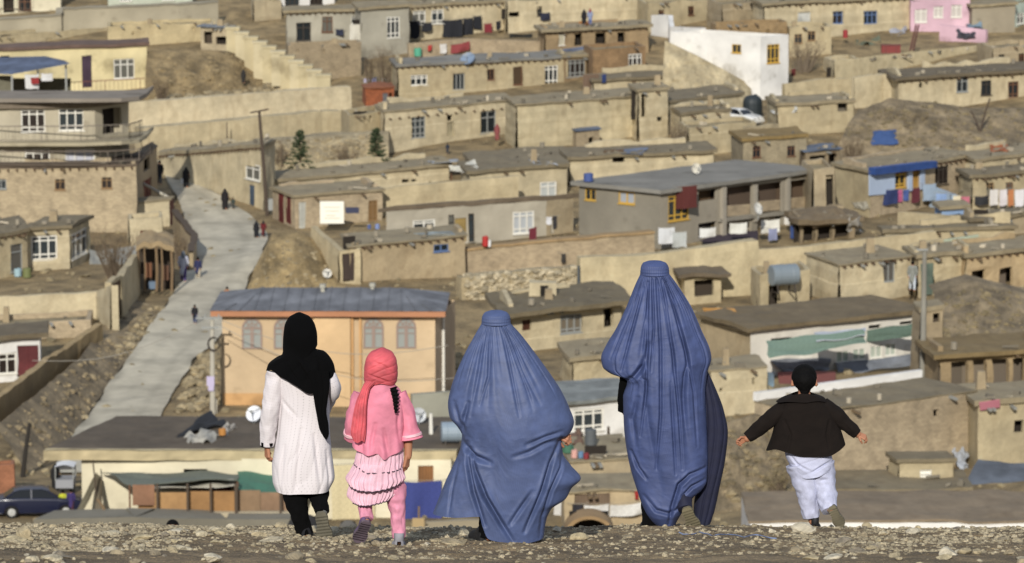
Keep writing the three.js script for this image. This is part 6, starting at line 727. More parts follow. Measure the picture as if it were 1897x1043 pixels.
// bare shrubs
bareShrub('bare_tree', 'leafless tree above the rusty hut, right one', 'tree', 715, 160, 76, 56, 40, 21); bareShrub('bare_tree', 'leafless tree above the rusty hut, left one', 'tree', 684, 160, 60, 30, 24, 22); bareShrub('bare_shrub', 'grey leafless shrub beside the white house tower', 'shrub', 1490, 134, 60, 86, 60, 23, { hex: 0x7d705f }); bareShrub('bare_shrub', 'leafless bushes by the grey tarpaulin screen, left', 'shrub', 214, 520, 100, 96, 60, 24); bareShrub('bare_shrub', 'thin leafless shrub below the mud steps, centre right', 'shrub', 1258, 292, 66, 44, 36, 25); bareShrub('bare_shrub', 'grey bare shrubs behind the blue roofed shed', 'shrub', 1580, 318, 66, 52, 44, 26); bareShrub('bare_shrub', 'bare twigs beside the bank of the tall wall, left', 'shrub', 300, 196, 56, 40, 30, 27); bareShrub('bare_shrub', 'dry bush low at the bottom right corner', 'shrub', 1880, 955, 50, 40, 26, 28); bareShrub('bare_shrub', 'dry scrub in the gully behind the running boy, left', 'shrub', 1376, 916, 80, 70, 40, 29, { hex2: 0x7f7355 }); bareShrub('bare_shrub', 'dry scrub in the gully right of the taller veiled woman, lower', 'shrub', 1440, 930, 66, 56, 30, 30, { hex2: 0x7f7355 }); bareShrub('bare_shrub', 'bare twigs on the stones between the two pines', 'shrub', 640, 316, 50, 60, 34, 31); bareShrub('bare_shrub', 'dry brush along the verge below the shack', 'shrub', 332, 486, 56, 40, 30, 32); bareShrub('bare_shrub', 'leafless bush on the stone bank left of the left pine', 'shrub', 520, 320, 60, 36, 24, 33); bareShrub('bare_shrub', 'dry brush against the brown slope at the right', 'shrub', 1690, 250, 40, 70, 34, 34, { at: 346, hex2: 0x6f6248 }); bareShrub('bare_shrub', 'brown scrub under the three window mud house, upper right', 'shrub', 1640, 240, 44, 80, 40, 35, { at: 347, hex2: 0x6a5d46 });
// roadside shack
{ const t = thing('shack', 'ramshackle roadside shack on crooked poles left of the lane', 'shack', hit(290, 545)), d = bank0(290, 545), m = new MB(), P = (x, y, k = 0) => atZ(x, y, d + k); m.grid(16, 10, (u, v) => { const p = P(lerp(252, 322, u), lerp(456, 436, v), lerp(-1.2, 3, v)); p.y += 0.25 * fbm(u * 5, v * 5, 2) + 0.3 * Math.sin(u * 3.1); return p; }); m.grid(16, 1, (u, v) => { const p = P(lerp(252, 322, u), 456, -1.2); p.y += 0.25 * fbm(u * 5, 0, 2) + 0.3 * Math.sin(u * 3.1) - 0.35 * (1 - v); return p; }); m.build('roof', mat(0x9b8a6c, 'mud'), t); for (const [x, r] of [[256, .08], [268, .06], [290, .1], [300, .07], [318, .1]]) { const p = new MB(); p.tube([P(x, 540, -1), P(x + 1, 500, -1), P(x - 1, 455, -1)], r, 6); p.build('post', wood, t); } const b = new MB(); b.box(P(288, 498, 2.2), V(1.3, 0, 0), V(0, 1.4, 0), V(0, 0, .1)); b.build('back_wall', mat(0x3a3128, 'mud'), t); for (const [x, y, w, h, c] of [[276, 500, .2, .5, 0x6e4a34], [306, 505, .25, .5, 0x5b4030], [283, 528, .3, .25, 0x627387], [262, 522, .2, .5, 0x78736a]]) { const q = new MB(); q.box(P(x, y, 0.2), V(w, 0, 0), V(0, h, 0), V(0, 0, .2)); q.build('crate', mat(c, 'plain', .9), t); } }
{ const t = thing('barrier_pole', 'white pole sloping down over the red gate, left of the lane', 'pole', atZ(288, 352, 312)), m = new MB(); m.tube([atZ(261, 338, 314), atZ(316, 368, 311)], 0.12, 8); m.build('pole', mat(0xbfb9a8, 'plain', .7), t); }
// ladder and small furniture, upper right
{ const t = thing('ladder', 'dark red ladder leaning on the tan yard wall, upper right', 'ladder', atZ(1688, 95, 384)), m = new MB(); m.bar(atZ(1686, 94, 384), atZ(1697, 46, 385), 0.12); m.bar(atZ(1692, 94, 384), atZ(1702, 46, 385), 0.12); m.build('rail', mat(0x5c3834, 'plain', .8), t); const r = new MB(); for (let i = 1; i < 10; i++) r.bar(atZ(1686 + i * 1.1, 94 - i * 4.8, 384), atZ(1692 + i * 1.1, 94 - i * 4.8, 384), 0.07); r.build('rungs', mat(0x5c3834, 'plain', .8), t); }
{ const P = atZ(1650, 91, 384), t = thing('crate', 'red painted trunk on the long windowless house roof, upper right', 'crate', P), m = new MB(); m.box(P, V(.9, 0, 0), V(0, .36, 0), V(0, 0, .4)); m.build('box', mat(0x77302c, 'plain', .7), t); const l = new MB(); l.box(P.clone().add(V(0, .39, 0)), V(.94, 0, 0), V(0, .05, 0), V(0, 0, .44)); for (const x of [-.5, .5]) l.bar(P.clone().add(V(x, -.36, .42)), P.clone().add(V(x, .4, .42)), .08, .03, V(0, 0, 1)); l.build('lid', mat(0x66302c, 'plain', .7), t); }
barrel('water_barrel', 'small red can by the clutter below the blue window house, upper right', 'barrel', 1566, 70, 388, 0.24, 0.75, 0x8e2c30); sheet('tarpaulin', 'white and dark bundle on the roof above the red trunk', 'bundle', [[1648, 60, 385], [1680, 50, 386], [1676, 62, 384.5], [1654, 74, 384.5]], 0xa9abb4, 'cloth', { wave: .3 }); sheet('tarpaulin', 'mixed bundles of goods left of the red trunk', 'bundle', [[1582, 74, 384], [1630, 70, 385], [1632, 84, 383], [1590, 84, 383]], 0x6a705c, 'cloth', { wave: .4 }); sheet('tarpaulin', 'dark bundle on the pink yard wall', 'bundle', [[1772, 58, 384], [1806, 58, 384], [1806, 72, 383], [1776, 68, 383]], 0x4b4a55, 'cloth', { wave: .3 }); sheet('tarpaulin', 'slate blue sheet on the pink yard wall', 'tarpaulin', [[1790, 44, 386], [1818, 40, 386], [1820, 50, 385], [1794, 52, 385]], 0x7f93a3, 'cloth', { wave: .1 });
sheet('bedding', 'orange mat on the flat roof with people, top centre', 'mat', [[1072, 48, 396], [1090, 47, 396], [1091, 41, 397], [1073, 40, 397]], 0xbf7a2a, 'cloth', { wave: .05 }); sheet('tarpaulin', 'white bedding beside the white car', 'bundle', [[1428, 205, 358], [1476, 197, 360], [1476, 207, 358], [1434, 212, 357]], 0xc9cccb, 'cloth', { wave: .25 }); sheet('timber_pile', 'orange boards on the mud roof left of the green banner shop', 'boards', [[1302, 571, 262], [1360, 572, 262], [1364, 577, 260], [1304, 577, 260]], 0xb98a4c, 'plain', { wave: .03, sag: 0 });
// ---------------------------------------------------------------- bodies: one continuous surface from tapered bones
function surfaceNets(lo, hi, cell, f) {
  const nx = Math.ceil((hi.x - lo.x) / cell) + 1, ny = Math.ceil((hi.y - lo.y) / cell) + 1, nz = Math.ceil((hi.z - lo.z) / cell) + 1, D = new Float32Array(nx * ny * nz), id = (i, j, k) => (k * ny + j) * nx + i;
  for (let k = 0; k < nz; k++) for (let j = 0; j < ny; j++) for (let i = 0; i < nx; i++) D[id(i, j, k)] = f(lo.x + i * cell, lo.y + j * cell, lo.z + k * cell);
  const vid = new Int32Array(nx * ny * nz).fill(-1), pos = [], idx = [], E = [[0, 1], [2, 3], [4, 5], [6, 7], [0, 2], [1, 3], [4, 6], [5, 7], [0, 4], [1, 5], [2, 6], [3, 7]];
  for (let k = 0; k + 1 < nz; k++) for (let j = 0; j + 1 < ny; j++) for (let i = 0; i + 1 < nx; i++) {
    const c = []; let m = 0; for (let q = 0; q < 8; q++) { const v = D[id(i + (q & 1), j + (q >> 1 & 1), k + (q >> 2))]; c.push(v); if (v < 0) m++; } if (!m || m === 8) continue;
    let x = 0, y = 0, z = 0, n = 0; for (const [a, b] of E) if ((c[a] < 0) !== (c[b] < 0)) { const t = c[a] / (c[a] - c[b]); x += lerp(a & 1, b & 1, t); y += lerp(a >> 1 & 1, b >> 1 & 1, t); z += lerp(a >> 2, b >> 2, t); n++; }
    vid[id(i, j, k)] = pos.length / 3; pos.push(lo.x + (i + x / n) * cell, lo.y + (j + y / n) * cell, lo.z + (k + z / n) * cell);
  }
  const q4 = (a, b, c, d, flip) => { if (a < 0 || b < 0 || c < 0 || d < 0) return; flip ? idx.push(a, c, b, a, d, c) : idx.push(a, b, c, a, c, d); };
  for (let k = 1; k + 1 < nz; k++) for (let j = 1; j + 1 < ny; j++) for (let i = 1; i + 1 < nx; i++) { const d = D[id(i, j, k)] < 0;
    if (d !== D[id(i + 1, j, k)] < 0) q4(vid[id(i, j - 1, k - 1)], vid[id(i, j, k - 1)], vid[id(i, j, k)], vid[id(i, j - 1, k)], !d);
    if (d !== D[id(i, j + 1, k)] < 0) q4(vid[id(i - 1, j, k - 1)], vid[id(i - 1, j, k)], vid[id(i, j, k)], vid[id(i, j, k - 1)], !d);
    if (d !== D[id(i, j, k + 1)] < 0) q4(vid[id(i - 1, j - 1, k)], vid[id(i, j - 1, k)], vid[id(i, j, k)], vid[id(i - 1, j, k)], !d); }
  const g = new THREE.BufferGeometry(), P = new Float32Array(pos), N = new Float32Array(P.length), UV = new Float32Array(P.length / 3 * 2), e = cell * 0.6; g.setAttribute('position', new THREE.BufferAttribute(P, 3));
  for (let i = 0; i < P.length; i += 3) { const x = P[i], y = P[i + 1], z = P[i + 2]; let a = f(x + e, y, z) - f(x - e, y, z), b = f(x, y + e, z) - f(x, y - e, z), c = f(x, y, z + e) - f(x, y, z - e); const l = Math.hypot(a, b, c) || 1; N[i] = a / l; N[i + 1] = b / l; N[i + 2] = c / l; UV[i / 3 * 2] = x + z * 0.7; UV[i / 3 * 2 + 1] = y + z * 0.3; }
  g.setAttribute('normal', new THREE.BufferAttribute(N, 3)); g.setAttribute('uv', new THREE.BufferAttribute(UV, 2)); g.setAttribute('color', new THREE.BufferAttribute(new Float32Array(P.length).fill(1), 3)); g.setIndex(idx); return g;
}
// bones: [ax, ay, az, ra, bx, by, bz, rb]
function field(bones, k = 0.03) { return (x, y, z) => { let d = 1e3; for (const b of bones) { const vx = b[4] - b[0], vy = b[5] - b[1], vz = b[6] - b[2], L = vx * vx + vy * vy + vz * vz || 1e-9, t = clamp(((x - b[0]) * vx + (y - b[1]) * vy + (z - b[2]) * vz) / L, 0, 1); const q = Math.hypot(x - b[0] - vx * t, y - b[1] - vy * t, z - b[2] - vz * t) - (b[3] + (b[7] - b[3]) * t); if (d - q > k) d = q; else if (q - d < k) { const h = clamp(0.5 + 0.5 * (d - q) / k, 0, 1); d = d + (q - d) * h - k * h * (1 - h); } } return d; }; }
function boneMesh(bones, cell, k, extra) { const lo = V(1e9, 1e9, 1e9), hi = V(-1e9, -1e9, -1e9); for (const b of bones) for (const o of [0, 4]) { const r = Math.max(b[3], b[7]) + cell * 3 + (extra ? 0.03 : 0); lo.min(V(b[o] - r, b[o + 1] - r, b[o + 2] - r)); hi.max(V(b[o] + r, b[o + 1] + r, b[o + 2] + r)); } const f = field(bones, k); return surfaceNets(lo, hi, cell, extra ? (x, y, z) => f(x, y, z) + extra(x, y, z) : f); }
const bone = (a, ra, b, rb) => [a.x, a.y, a.z, ra, b.x, b.y, b.z, rb];
// a hand: wrist point, direction of the fingers, direction the back of the hand faces, thumb side
function handGeo(W, dir, nrm, side, s = 1, curl = 0.5) {
  dir = dir.clone().normalize(); nrm = nrm.clone().addScaledVector(dir, -nrm.dot(dir)).normalize(); const ac = dir.clone().cross(nrm).multiplyScalar(side), B = [], len = [0.068, 0.078, 0.072, 0.056], P = (u, c, n) => W.clone().addScaledVector(dir, u * s).addScaledVector(ac, c * s).addScaledVector(nrm, n * s);
  for (let i = 0; i < 4; i++) { const c = 0.028 - i * 0.0185, kn = P(0.085 - Math.abs(i - 1) * 0.005, c, 0); B.push(bone(P(0.0, c * 0.5, 0), 0.016 * s, kn, 0.0115 * s)); let p = kn, a = 0.2 + curl * 0.5 + i * 0.07; for (let j = 0; j < 3; j++) { const l = len[i] * [0.45, 0.32, 0.23][j] * s, d = dir.clone().multiplyScalar(Math.cos(a)).addScaledVector(nrm, -Math.sin(a)), q = p.clone().addScaledVector(d, l); B.push(bone(p, (0.0095 - j * 0.0011) * s, q, (0.0088 - j * 0.0012) * s)); p = q; a += curl * 1.1; } }
  let p = P(0.022, 0.026, -0.006), q = P(0.052, 0.05, -0.022), r = P(0.078, 0.05, -0.038 - curl * 0.01); B.push(bone(p, 0.014 * s, q, 0.0105 * s), bone(q, 0.0105 * s, r, 0.0088 * s)); B.push(bone(P(-0.03, 0, 0), 0.021 * s, P(0.01, 0, 0), 0.021 * s));
  return boneMesh(B, 0.0032 * s + 0.0004, 0.006 * s);
}
// skin and cloth
const skin = new THREE.MeshPhysicalMaterial({ color: 0xa87458, roughness: 0.6, vertexColors: true });
const clothMat = (hex, rough = 0.85, o = {}) => new THREE.MeshPhysicalMaterial({ color: hex, roughness: rough, side: THREE.DoubleSide, vertexColors: true, sheen: o.sheen ?? 0.25, sheenColor: new THREE.Color(hex), sheenRoughness: 0.5, map: o.map ?? T.cloth, bumpMap: o.bump ?? T.weave, bumpScale: o.bs ?? 0.0006, specularIntensity: o.spec ?? 1 });
T.weave = tex(256, (u, v) => { const k = 128 + 60 * Math.sin(u * 201) * Math.sin(v * 201) + pf(u, v, 10, 191, 4) * 60; return [k, k, k]; }, 4);
T.crumple = tex(512, (u, v) => { const a = pf(u, v, 7, 201, 5), b = Math.abs(pf(u, v, 5, 207, 4)); const k = 128 + a * 70 + (0.25 - b) * 130; return [k, k, k]; }, 1.6);
T.dots = (() => { const n = 128, d = new Uint8Array(n * n * 4); for (let j = 0; j < n; j++) for (let i = 0; i < n; i++) { const k = (j * n + i) * 4; let c = 236 + 8 * vn(i * 0.2, j * 0.2, 3); const dot = (x, y) => Math.hypot(((i - x + n * 1.5) % n) - n / 2, ((j - y + n * 1.5) % n) - n / 2); for (const [x, y] of [[32, 32], [96, 96], [32, 96], [96, 32]]) if (dot(x, y) < 5.5) c = 128; d[k] = c; d[k + 1] = c * 0.985; d[k + 2] = c * 0.985; d[k + 3] = 255; } const t = new THREE.DataTexture(d, n, n); t.wrapS = t.wrapT = THREE.RepeatWrapping; t.magFilter = THREE.LinearFilter; t.colorSpace = THREE.SRGBColorSpace; t.repeat.set(30, 30); t.needsUpdate = true; return t; })();
T.plush = tex(256, (u, v) => { const k = 225 + pf(u, v, 8, 111, 5) * 34; return [k, k, k]; }, 2.2);
T.gauze = tex(256, (u, v) => { const k = 222 + 14 * Math.sin(v * 402 + 2 * pn(u, v, 6, 3)) + pf(u, v, 6, 121, 4) * 50; return [k, k, k]; }, 3);
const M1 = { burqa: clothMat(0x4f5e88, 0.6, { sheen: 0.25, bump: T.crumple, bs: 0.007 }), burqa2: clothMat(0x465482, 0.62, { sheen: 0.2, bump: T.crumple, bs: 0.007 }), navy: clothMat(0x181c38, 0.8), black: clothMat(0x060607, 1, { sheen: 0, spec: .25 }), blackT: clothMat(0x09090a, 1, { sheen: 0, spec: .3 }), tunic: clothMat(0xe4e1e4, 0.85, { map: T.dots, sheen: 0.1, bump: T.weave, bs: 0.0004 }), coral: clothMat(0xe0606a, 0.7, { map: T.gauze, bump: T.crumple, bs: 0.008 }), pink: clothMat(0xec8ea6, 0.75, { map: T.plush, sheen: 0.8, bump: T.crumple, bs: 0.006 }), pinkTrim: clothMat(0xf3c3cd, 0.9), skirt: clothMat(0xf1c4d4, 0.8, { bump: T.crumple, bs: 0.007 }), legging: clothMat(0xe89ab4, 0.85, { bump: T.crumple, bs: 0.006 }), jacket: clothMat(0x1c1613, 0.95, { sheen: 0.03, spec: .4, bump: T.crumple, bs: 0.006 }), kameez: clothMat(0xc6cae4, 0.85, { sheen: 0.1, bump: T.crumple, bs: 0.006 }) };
const hairM = new THREE.MeshPhysicalMaterial({ color: 0x030202, specularIntensity: 0.35, roughness: 0.8, vertexColors: true, bumpMap: T.weave, bumpScale: 0.002 });
const trimD = mat(0x4a3a48, 'cloth', 0.9), soleG = mat(0x8b8676, 'stone', 0.9), soleW = mat(0xd6d4cc, 'plain', 0.7), shoeK = mat(0x17171a, 'cloth', 0.7), shoeP = mat(0x6d557c, 'cloth', 0.8), shoeG = mat(0x9a9aa2, 'cloth', 0.8);

function person(label, bx, by, d, group) {
  const O = atZ(bx, by, d), t = thing('person', label, 'person', O, group); t.userData.origin = O;
  const L = (px, py, z = 0) => { const p = atZ(px, py, d); return V(p.x, p.y, p.z + z); };          // a point of the upright plane through the feet, z metres nearer
  return { t, O, d, L, k: d / FPX / Math.cos(PITCH) };
}
const place = (p, g, name, m, parent) => { g.translate(-p.O.x, -p.O.y, -p.O.z); return under(put(new THREE.Mesh(g, m), name, parent || p.t), p.t); };
const byY = (pts, L) => { // smooth curve through outline points, run by height
  const y0 = pts[0][1], y1 = pts[pts.length - 1][1]; let last = -1; const kn = pts.map(([x, y], i) => { let t = i === 0 ? 0 : i === pts.length - 1 ? 1 : clamp((y - y0) / (y1 - y0), last + 0.004, 0.996); last = t; return [t, x, y]; });
  const fx = curve(kn.map((q) => [q[0], q[1]])), fy = curve(kn.map((q) => [q[0], q[2]])); return (t) => L(fx(t), fy(t));
};
const along = (pts, L) => { const ps = pts.map(([x, y]) => L(x, y)), ln = [0]; for (let i = 1; i < ps.length; i++) ln.push(ln[i - 1] + ps[i].distanceTo(ps[i - 1])); const T2 = ln[ln.length - 1], fx = curve(ps.map((p, i) => [ln[i] / T2, p.x])), fy = curve(ps.map((p, i) => [ln[i] / T2, p.y])); return (t) => V(fx(t), fy(t), ps[0].z); };
const crease = (x) => { const f = Math.abs(((x % 1) + 1) % 1 - 0.5) * 2; return Math.pow(f, 3); };       // sharp valleys at whole numbers
// a hanging garment: outlines left and right (top to bottom), hem; closed round the body
function garment(p, name, m, o, parent) {
  const CL = byY(o.l, p.L), CR = byY(o.r, p.L), CT = o.top ? along(o.top, p.L) : (s) => CL(0).lerp(CR(0), s), CB = o.hem ? along(o.hem, p.L) : (s) => CL(1).lerp(CR(1), s);
  const CLb = o.lb ? byY(o.lb, p.L) : CL, CRb = o.rb ? byY(o.rb, p.L) : CR, nu = o.nu || 150, nv = o.nv || 120, pos = [], uv = [], idx = [], dep = curve(o.depth), zc = o.zc ? curve(o.zc) : () => 0, lines = (o.creases || []).map((c) => ({ pts: c.p.map(([x, y]) => p.L(x, y)), d: c.d, w: c.w }));
  const c00 = CL(0), c10 = CR(0), c01 = CL(1), c11 = CR(1), H = Math.max(0.01, c00.y - c01.y);
  for (let j = 0; j <= nv; j++) { const t = j / nv, l = CLb(t), r = CRb(t), l2 = CL(t).sub(l), r2 = CR(t).sub(r), W = l.distanceTo(r); for (let i = 0; i <= nu; i++) {
    const ph = i / nu * Math.PI * 2, cs = Math.cos(ph), sn = Math.sin(ph), ex = o.sq ?? 0.85, s = (1 - Math.sign(cs) * Math.pow(Math.abs(cs), ex)) / 2;
    const P = l.clone().multiplyScalar(1 - s).addScaledVector(r, s).addScaledVector(CT(s), 1 - t).addScaledVector(CB(s), t).addScaledVector(c00, -(1 - s) * (1 - t)).addScaledVector(c10, -s * (1 - t)).addScaledVector(c01, -(1 - s) * t).addScaledVector(c11, -s * t).addScaledVector(l2, Math.pow(1 - s, 3.5)).addScaledVector(r2, Math.pow(s, 3.5));
    const dd = Math.min(dep(t), W * 0.62), sd = Math.sign(sn) * Math.pow(Math.abs(sn), ex); let z = zc(t) + dd * sd * (sn < 0 ? (o.front ?? 0.9) : 1), off = 0;
    if (o.fold) off += o.fold(s, t, sn, P, i / nu);
    if (sn > 0) for (const c of lines) { let b = 1e9, bt = 0; for (let q = 0; q + 1 < c.pts.length; q++) { const A = c.pts[q], B = c.pts[q + 1], vx = B.x - A.x, vy = B.y - A.y, u = clamp(((P.x - A.x) * vx + (P.y - A.y) * vy) / (vx * vx + vy * vy), 0, 1), e = Math.hypot(P.x - A.x - vx * u, P.y - A.y - vy * u); if (e < b) { b = e; bt = (q + u) / (c.pts.length - 1); } } const x = b / c.w; if (x < 4) off -= c.d * (1 - 0.9 * x * x) * Math.exp(-x * x * 0.8) * Math.min(1, sn * 2.5) * Math.sin(Math.PI * clamp(0.12 + bt * 0.8, 0, 1)); }
    P.z += z + off * (Math.abs(sn) * 0.85 + 0.15) * (sn < 0 ? -1 : 1); P.x += off * (o.fx ?? 0.5) * -Math.sign(cs) * Math.abs(cs) * 0.8;
    pos.push(P.x - p.O.x, P.y - p.O.y, P.z - p.O.z); uv.push(i / nu * 2 * Math.max(W, 0.12), t * H);
  } }
  const at = (i, j) => j * (nu + 1) + i; for (let j = 0; j < nv; j++) for (let i = 0; i < nu; i++) { const a = at(i, j), b = at(i + 1, j), c = at(i + 1, j + 1), d = at(i, j + 1); idx.push(a, d, b, b, d, c); }
  if (o.lid) { const q = pos.length / 3, a = V(0, 0, 0); for (let i = 0; i < nu; i++) { a.x += pos[i * 3] / nu; a.y += pos[i * 3 + 1] / nu; a.z += pos[i * 3 + 2] / nu; } pos.push(a.x, a.y + (o.lid === true ? 0 : o.lid), a.z); uv.push(0.1, 0); for (let i = 0; i < nu; i++) idx.push(q, i, i + 1); }
  const g = new THREE.BufferGeometry(); g.setAttribute('position', new THREE.BufferAttribute(new Float32Array(pos), 3)); g.setAttribute('uv', new THREE.BufferAttribute(new Float32Array(uv), 2)); g.setAttribute('color', new THREE.BufferAttribute(new Float32Array(pos.length).fill(1), 3)); g.setIndex(idx); g.computeVertexNormals();
  const N = g.getAttribute('normal'); for (let j = 0; j <= nv; j++) { const a = at(0, j), b = at(nu, j), v = V(N.getX(a) + N.getX(b), N.getY(a) + N.getY(b), N.getZ(a) + N.getZ(b)).normalize(); N.setXYZ(a, v.x, v.y, v.z); N.setXYZ(b, v.x, v.y, v.z); }
  return under(put(new THREE.Mesh(g, m), name, parent || p.t), p.t);
}
// a sleeve or trouser leg along points with radii, with soft wrinkles
function limb(p, name, m, pts, rad, o = {}, parent) {
  const cv = new THREE.CatmullRomCurve3(pts), rc = curve(rad.map((r, i) => [i / (rad.length - 1), r])), nu = o.nu || 40, nv = o.nv || 60, pos = [], uv = [], idx = [], Ln = cv.getLength(), fr = cv.computeFrenetFrames(nv, false); let s0 = V(1, 0, 0);
  for (let j = 0; j <= nv; j++) { const t = j / nv, C = cv.getPointAt(t), T2 = fr.tangents[j]; s0 = s0.clone().addScaledVector(T2, -s0.dot(T2)).normalize(); const u2 = T2.clone().cross(s0); for (let i = 0; i <= nu; i++) { const a = i / nu * 6.28319, w = (o.wr ?? 0.006) * (vn(Math.cos(a) * 1.5 + (o.seed || 0), t * Ln * (o.wf ?? 22), Math.sin(a) * 1.5) + 0.6 * vn(Math.cos(a) * 3, t * Ln * 30, Math.sin(a) * 3 + 5)) + (o.fold ? o.fold(a, t) : 0), r = rc(t) + w, P = C.clone().addScaledVector(s0, Math.cos(a) * r).addScaledVector(u2, Math.sin(a) * r * (o.flat ?? 1)); pos.push(P.x - p.O.x, P.y - p.O.y, P.z - p.O.z); uv.push(i / nu * 6.28 * rc(0), t * Ln); } }
  for (let j = 0; j < nv; j++) for (let i = 0; i < nu; i++) { const a = j * (nu + 1) + i, b = a + 1, c = a + nu + 2, d = a + nu + 1; idx.push(a, b, d, b, c, d); }
  for (const [j, f] of [[0, 1], [nv, 0]]) { const q = pos.length / 3, C = cv.getPointAt(j / nv).sub(p.O); pos.push(C.x, C.y, C.z); uv.push(0, 0); for (let i = 0; i < nu; i++) f ? idx.push(q, j * (nu + 1) + i + 1, j * (nu + 1) + i) : idx.push(q, j * (nu + 1) + i, j * (nu + 1) + i + 1); }
  const g = new THREE.BufferGeometry(); g.setAttribute('position', new THREE.BufferAttribute(new Float32Array(pos), 3)); g.setAttribute('uv', new THREE.BufferAttribute(new Float32Array(uv), 2)); g.setAttribute('color', new THREE.BufferAttribute(new Float32Array(pos.length).fill(1), 3)); g.setIndex(idx); g.computeVertexNormals(); return under(put(new THREE.Mesh(g, m), name, parent || p.t), p.t);
}
// a shoe: heel point on the sole, direction to the toe, direction of the sole's upper side
function shoe(p, heel, toe, up, len, wid, high, upperM, soleM, th = 0.018, boot = false) {
  const f = toe.clone().normalize(), u0 = up.clone().addScaledVector(f, -up.dot(f)).normalize(), s = f.clone().cross(u0), hw = curve([[0, 0.3], [0.06, 0.62], [0.2, 0.74], [0.42, 0.7], [0.68, 0.98], [0.85, 0.88], [0.95, 0.6], [1, 0.22]]), hh = curve([[0, 0.75], [0.1, 1], [0.3, 1.0], [0.5, 0.66], [0.8, 0.44], [0.95, 0.3], [1, 0.12]]);
  const P = (u, c, y) => heel.clone().addScaledVector(f, u * len).addScaledVector(s, c).addScaledVector(u0, y), nu = 26, nv = 14, mb = new MB();
  mb.grid(nu, nv, (a, b) => { const w = hw(a) * wid / 2, h = hh(a) * high, g = Math.PI * b; return P(a, -Math.cos(g) * w * (1 - 0.18 * Math.sin(g)), th + Math.pow(Math.sin(g), 0.7) * h); });
  if (boot) mb.tube([P(0.16, 0, high * 0.6), P(0.15, 0, high * 1.25)], wid * 0.34, 16);
  const t2 = p.t, up2 = under(mb.build('shoe', upperM, t2, { smooth: true }), t2); const sb = new MB(), N = 30, out = []; for (let i = 0; i <= N; i++) out.push([i / N, hw(i / N) * wid / 2 * 1.06]);
  for (let i = 0; i < N; i++) { const [a, w] = out[i], [b, v] = out[i + 1], groove = (i % 3 === 1 && i > 2 && i < 27) ? 0.005 : 0; sb.quad(P(a, -w, groove), P(b, -v, groove), P(b, v, groove), P(a, w, groove)); sb.quad(P(a, -w, th), P(b, -v, th), P(b, -v, 0), P(a, -w, 0)); sb.quad(P(a, w, 0), P(b, v, 0), P(b, v, th), P(a, w, th)); sb.quad(P(a, -w, th), P(a, w, th), P(b, v, th), P(b, -v, th)); }
  sb.quad(P(0, -out[0][1], 0), P(0, out[0][1], 0), P(0, out[0][1], th), P(0, -out[0][1], th)); sb.build('sole', soleM, up2);
}
function mergeBody(p, list) { const g = mergeGeometries(list.map((q) => q.index ? q : q)); return place(p, g, 'body', skin); }
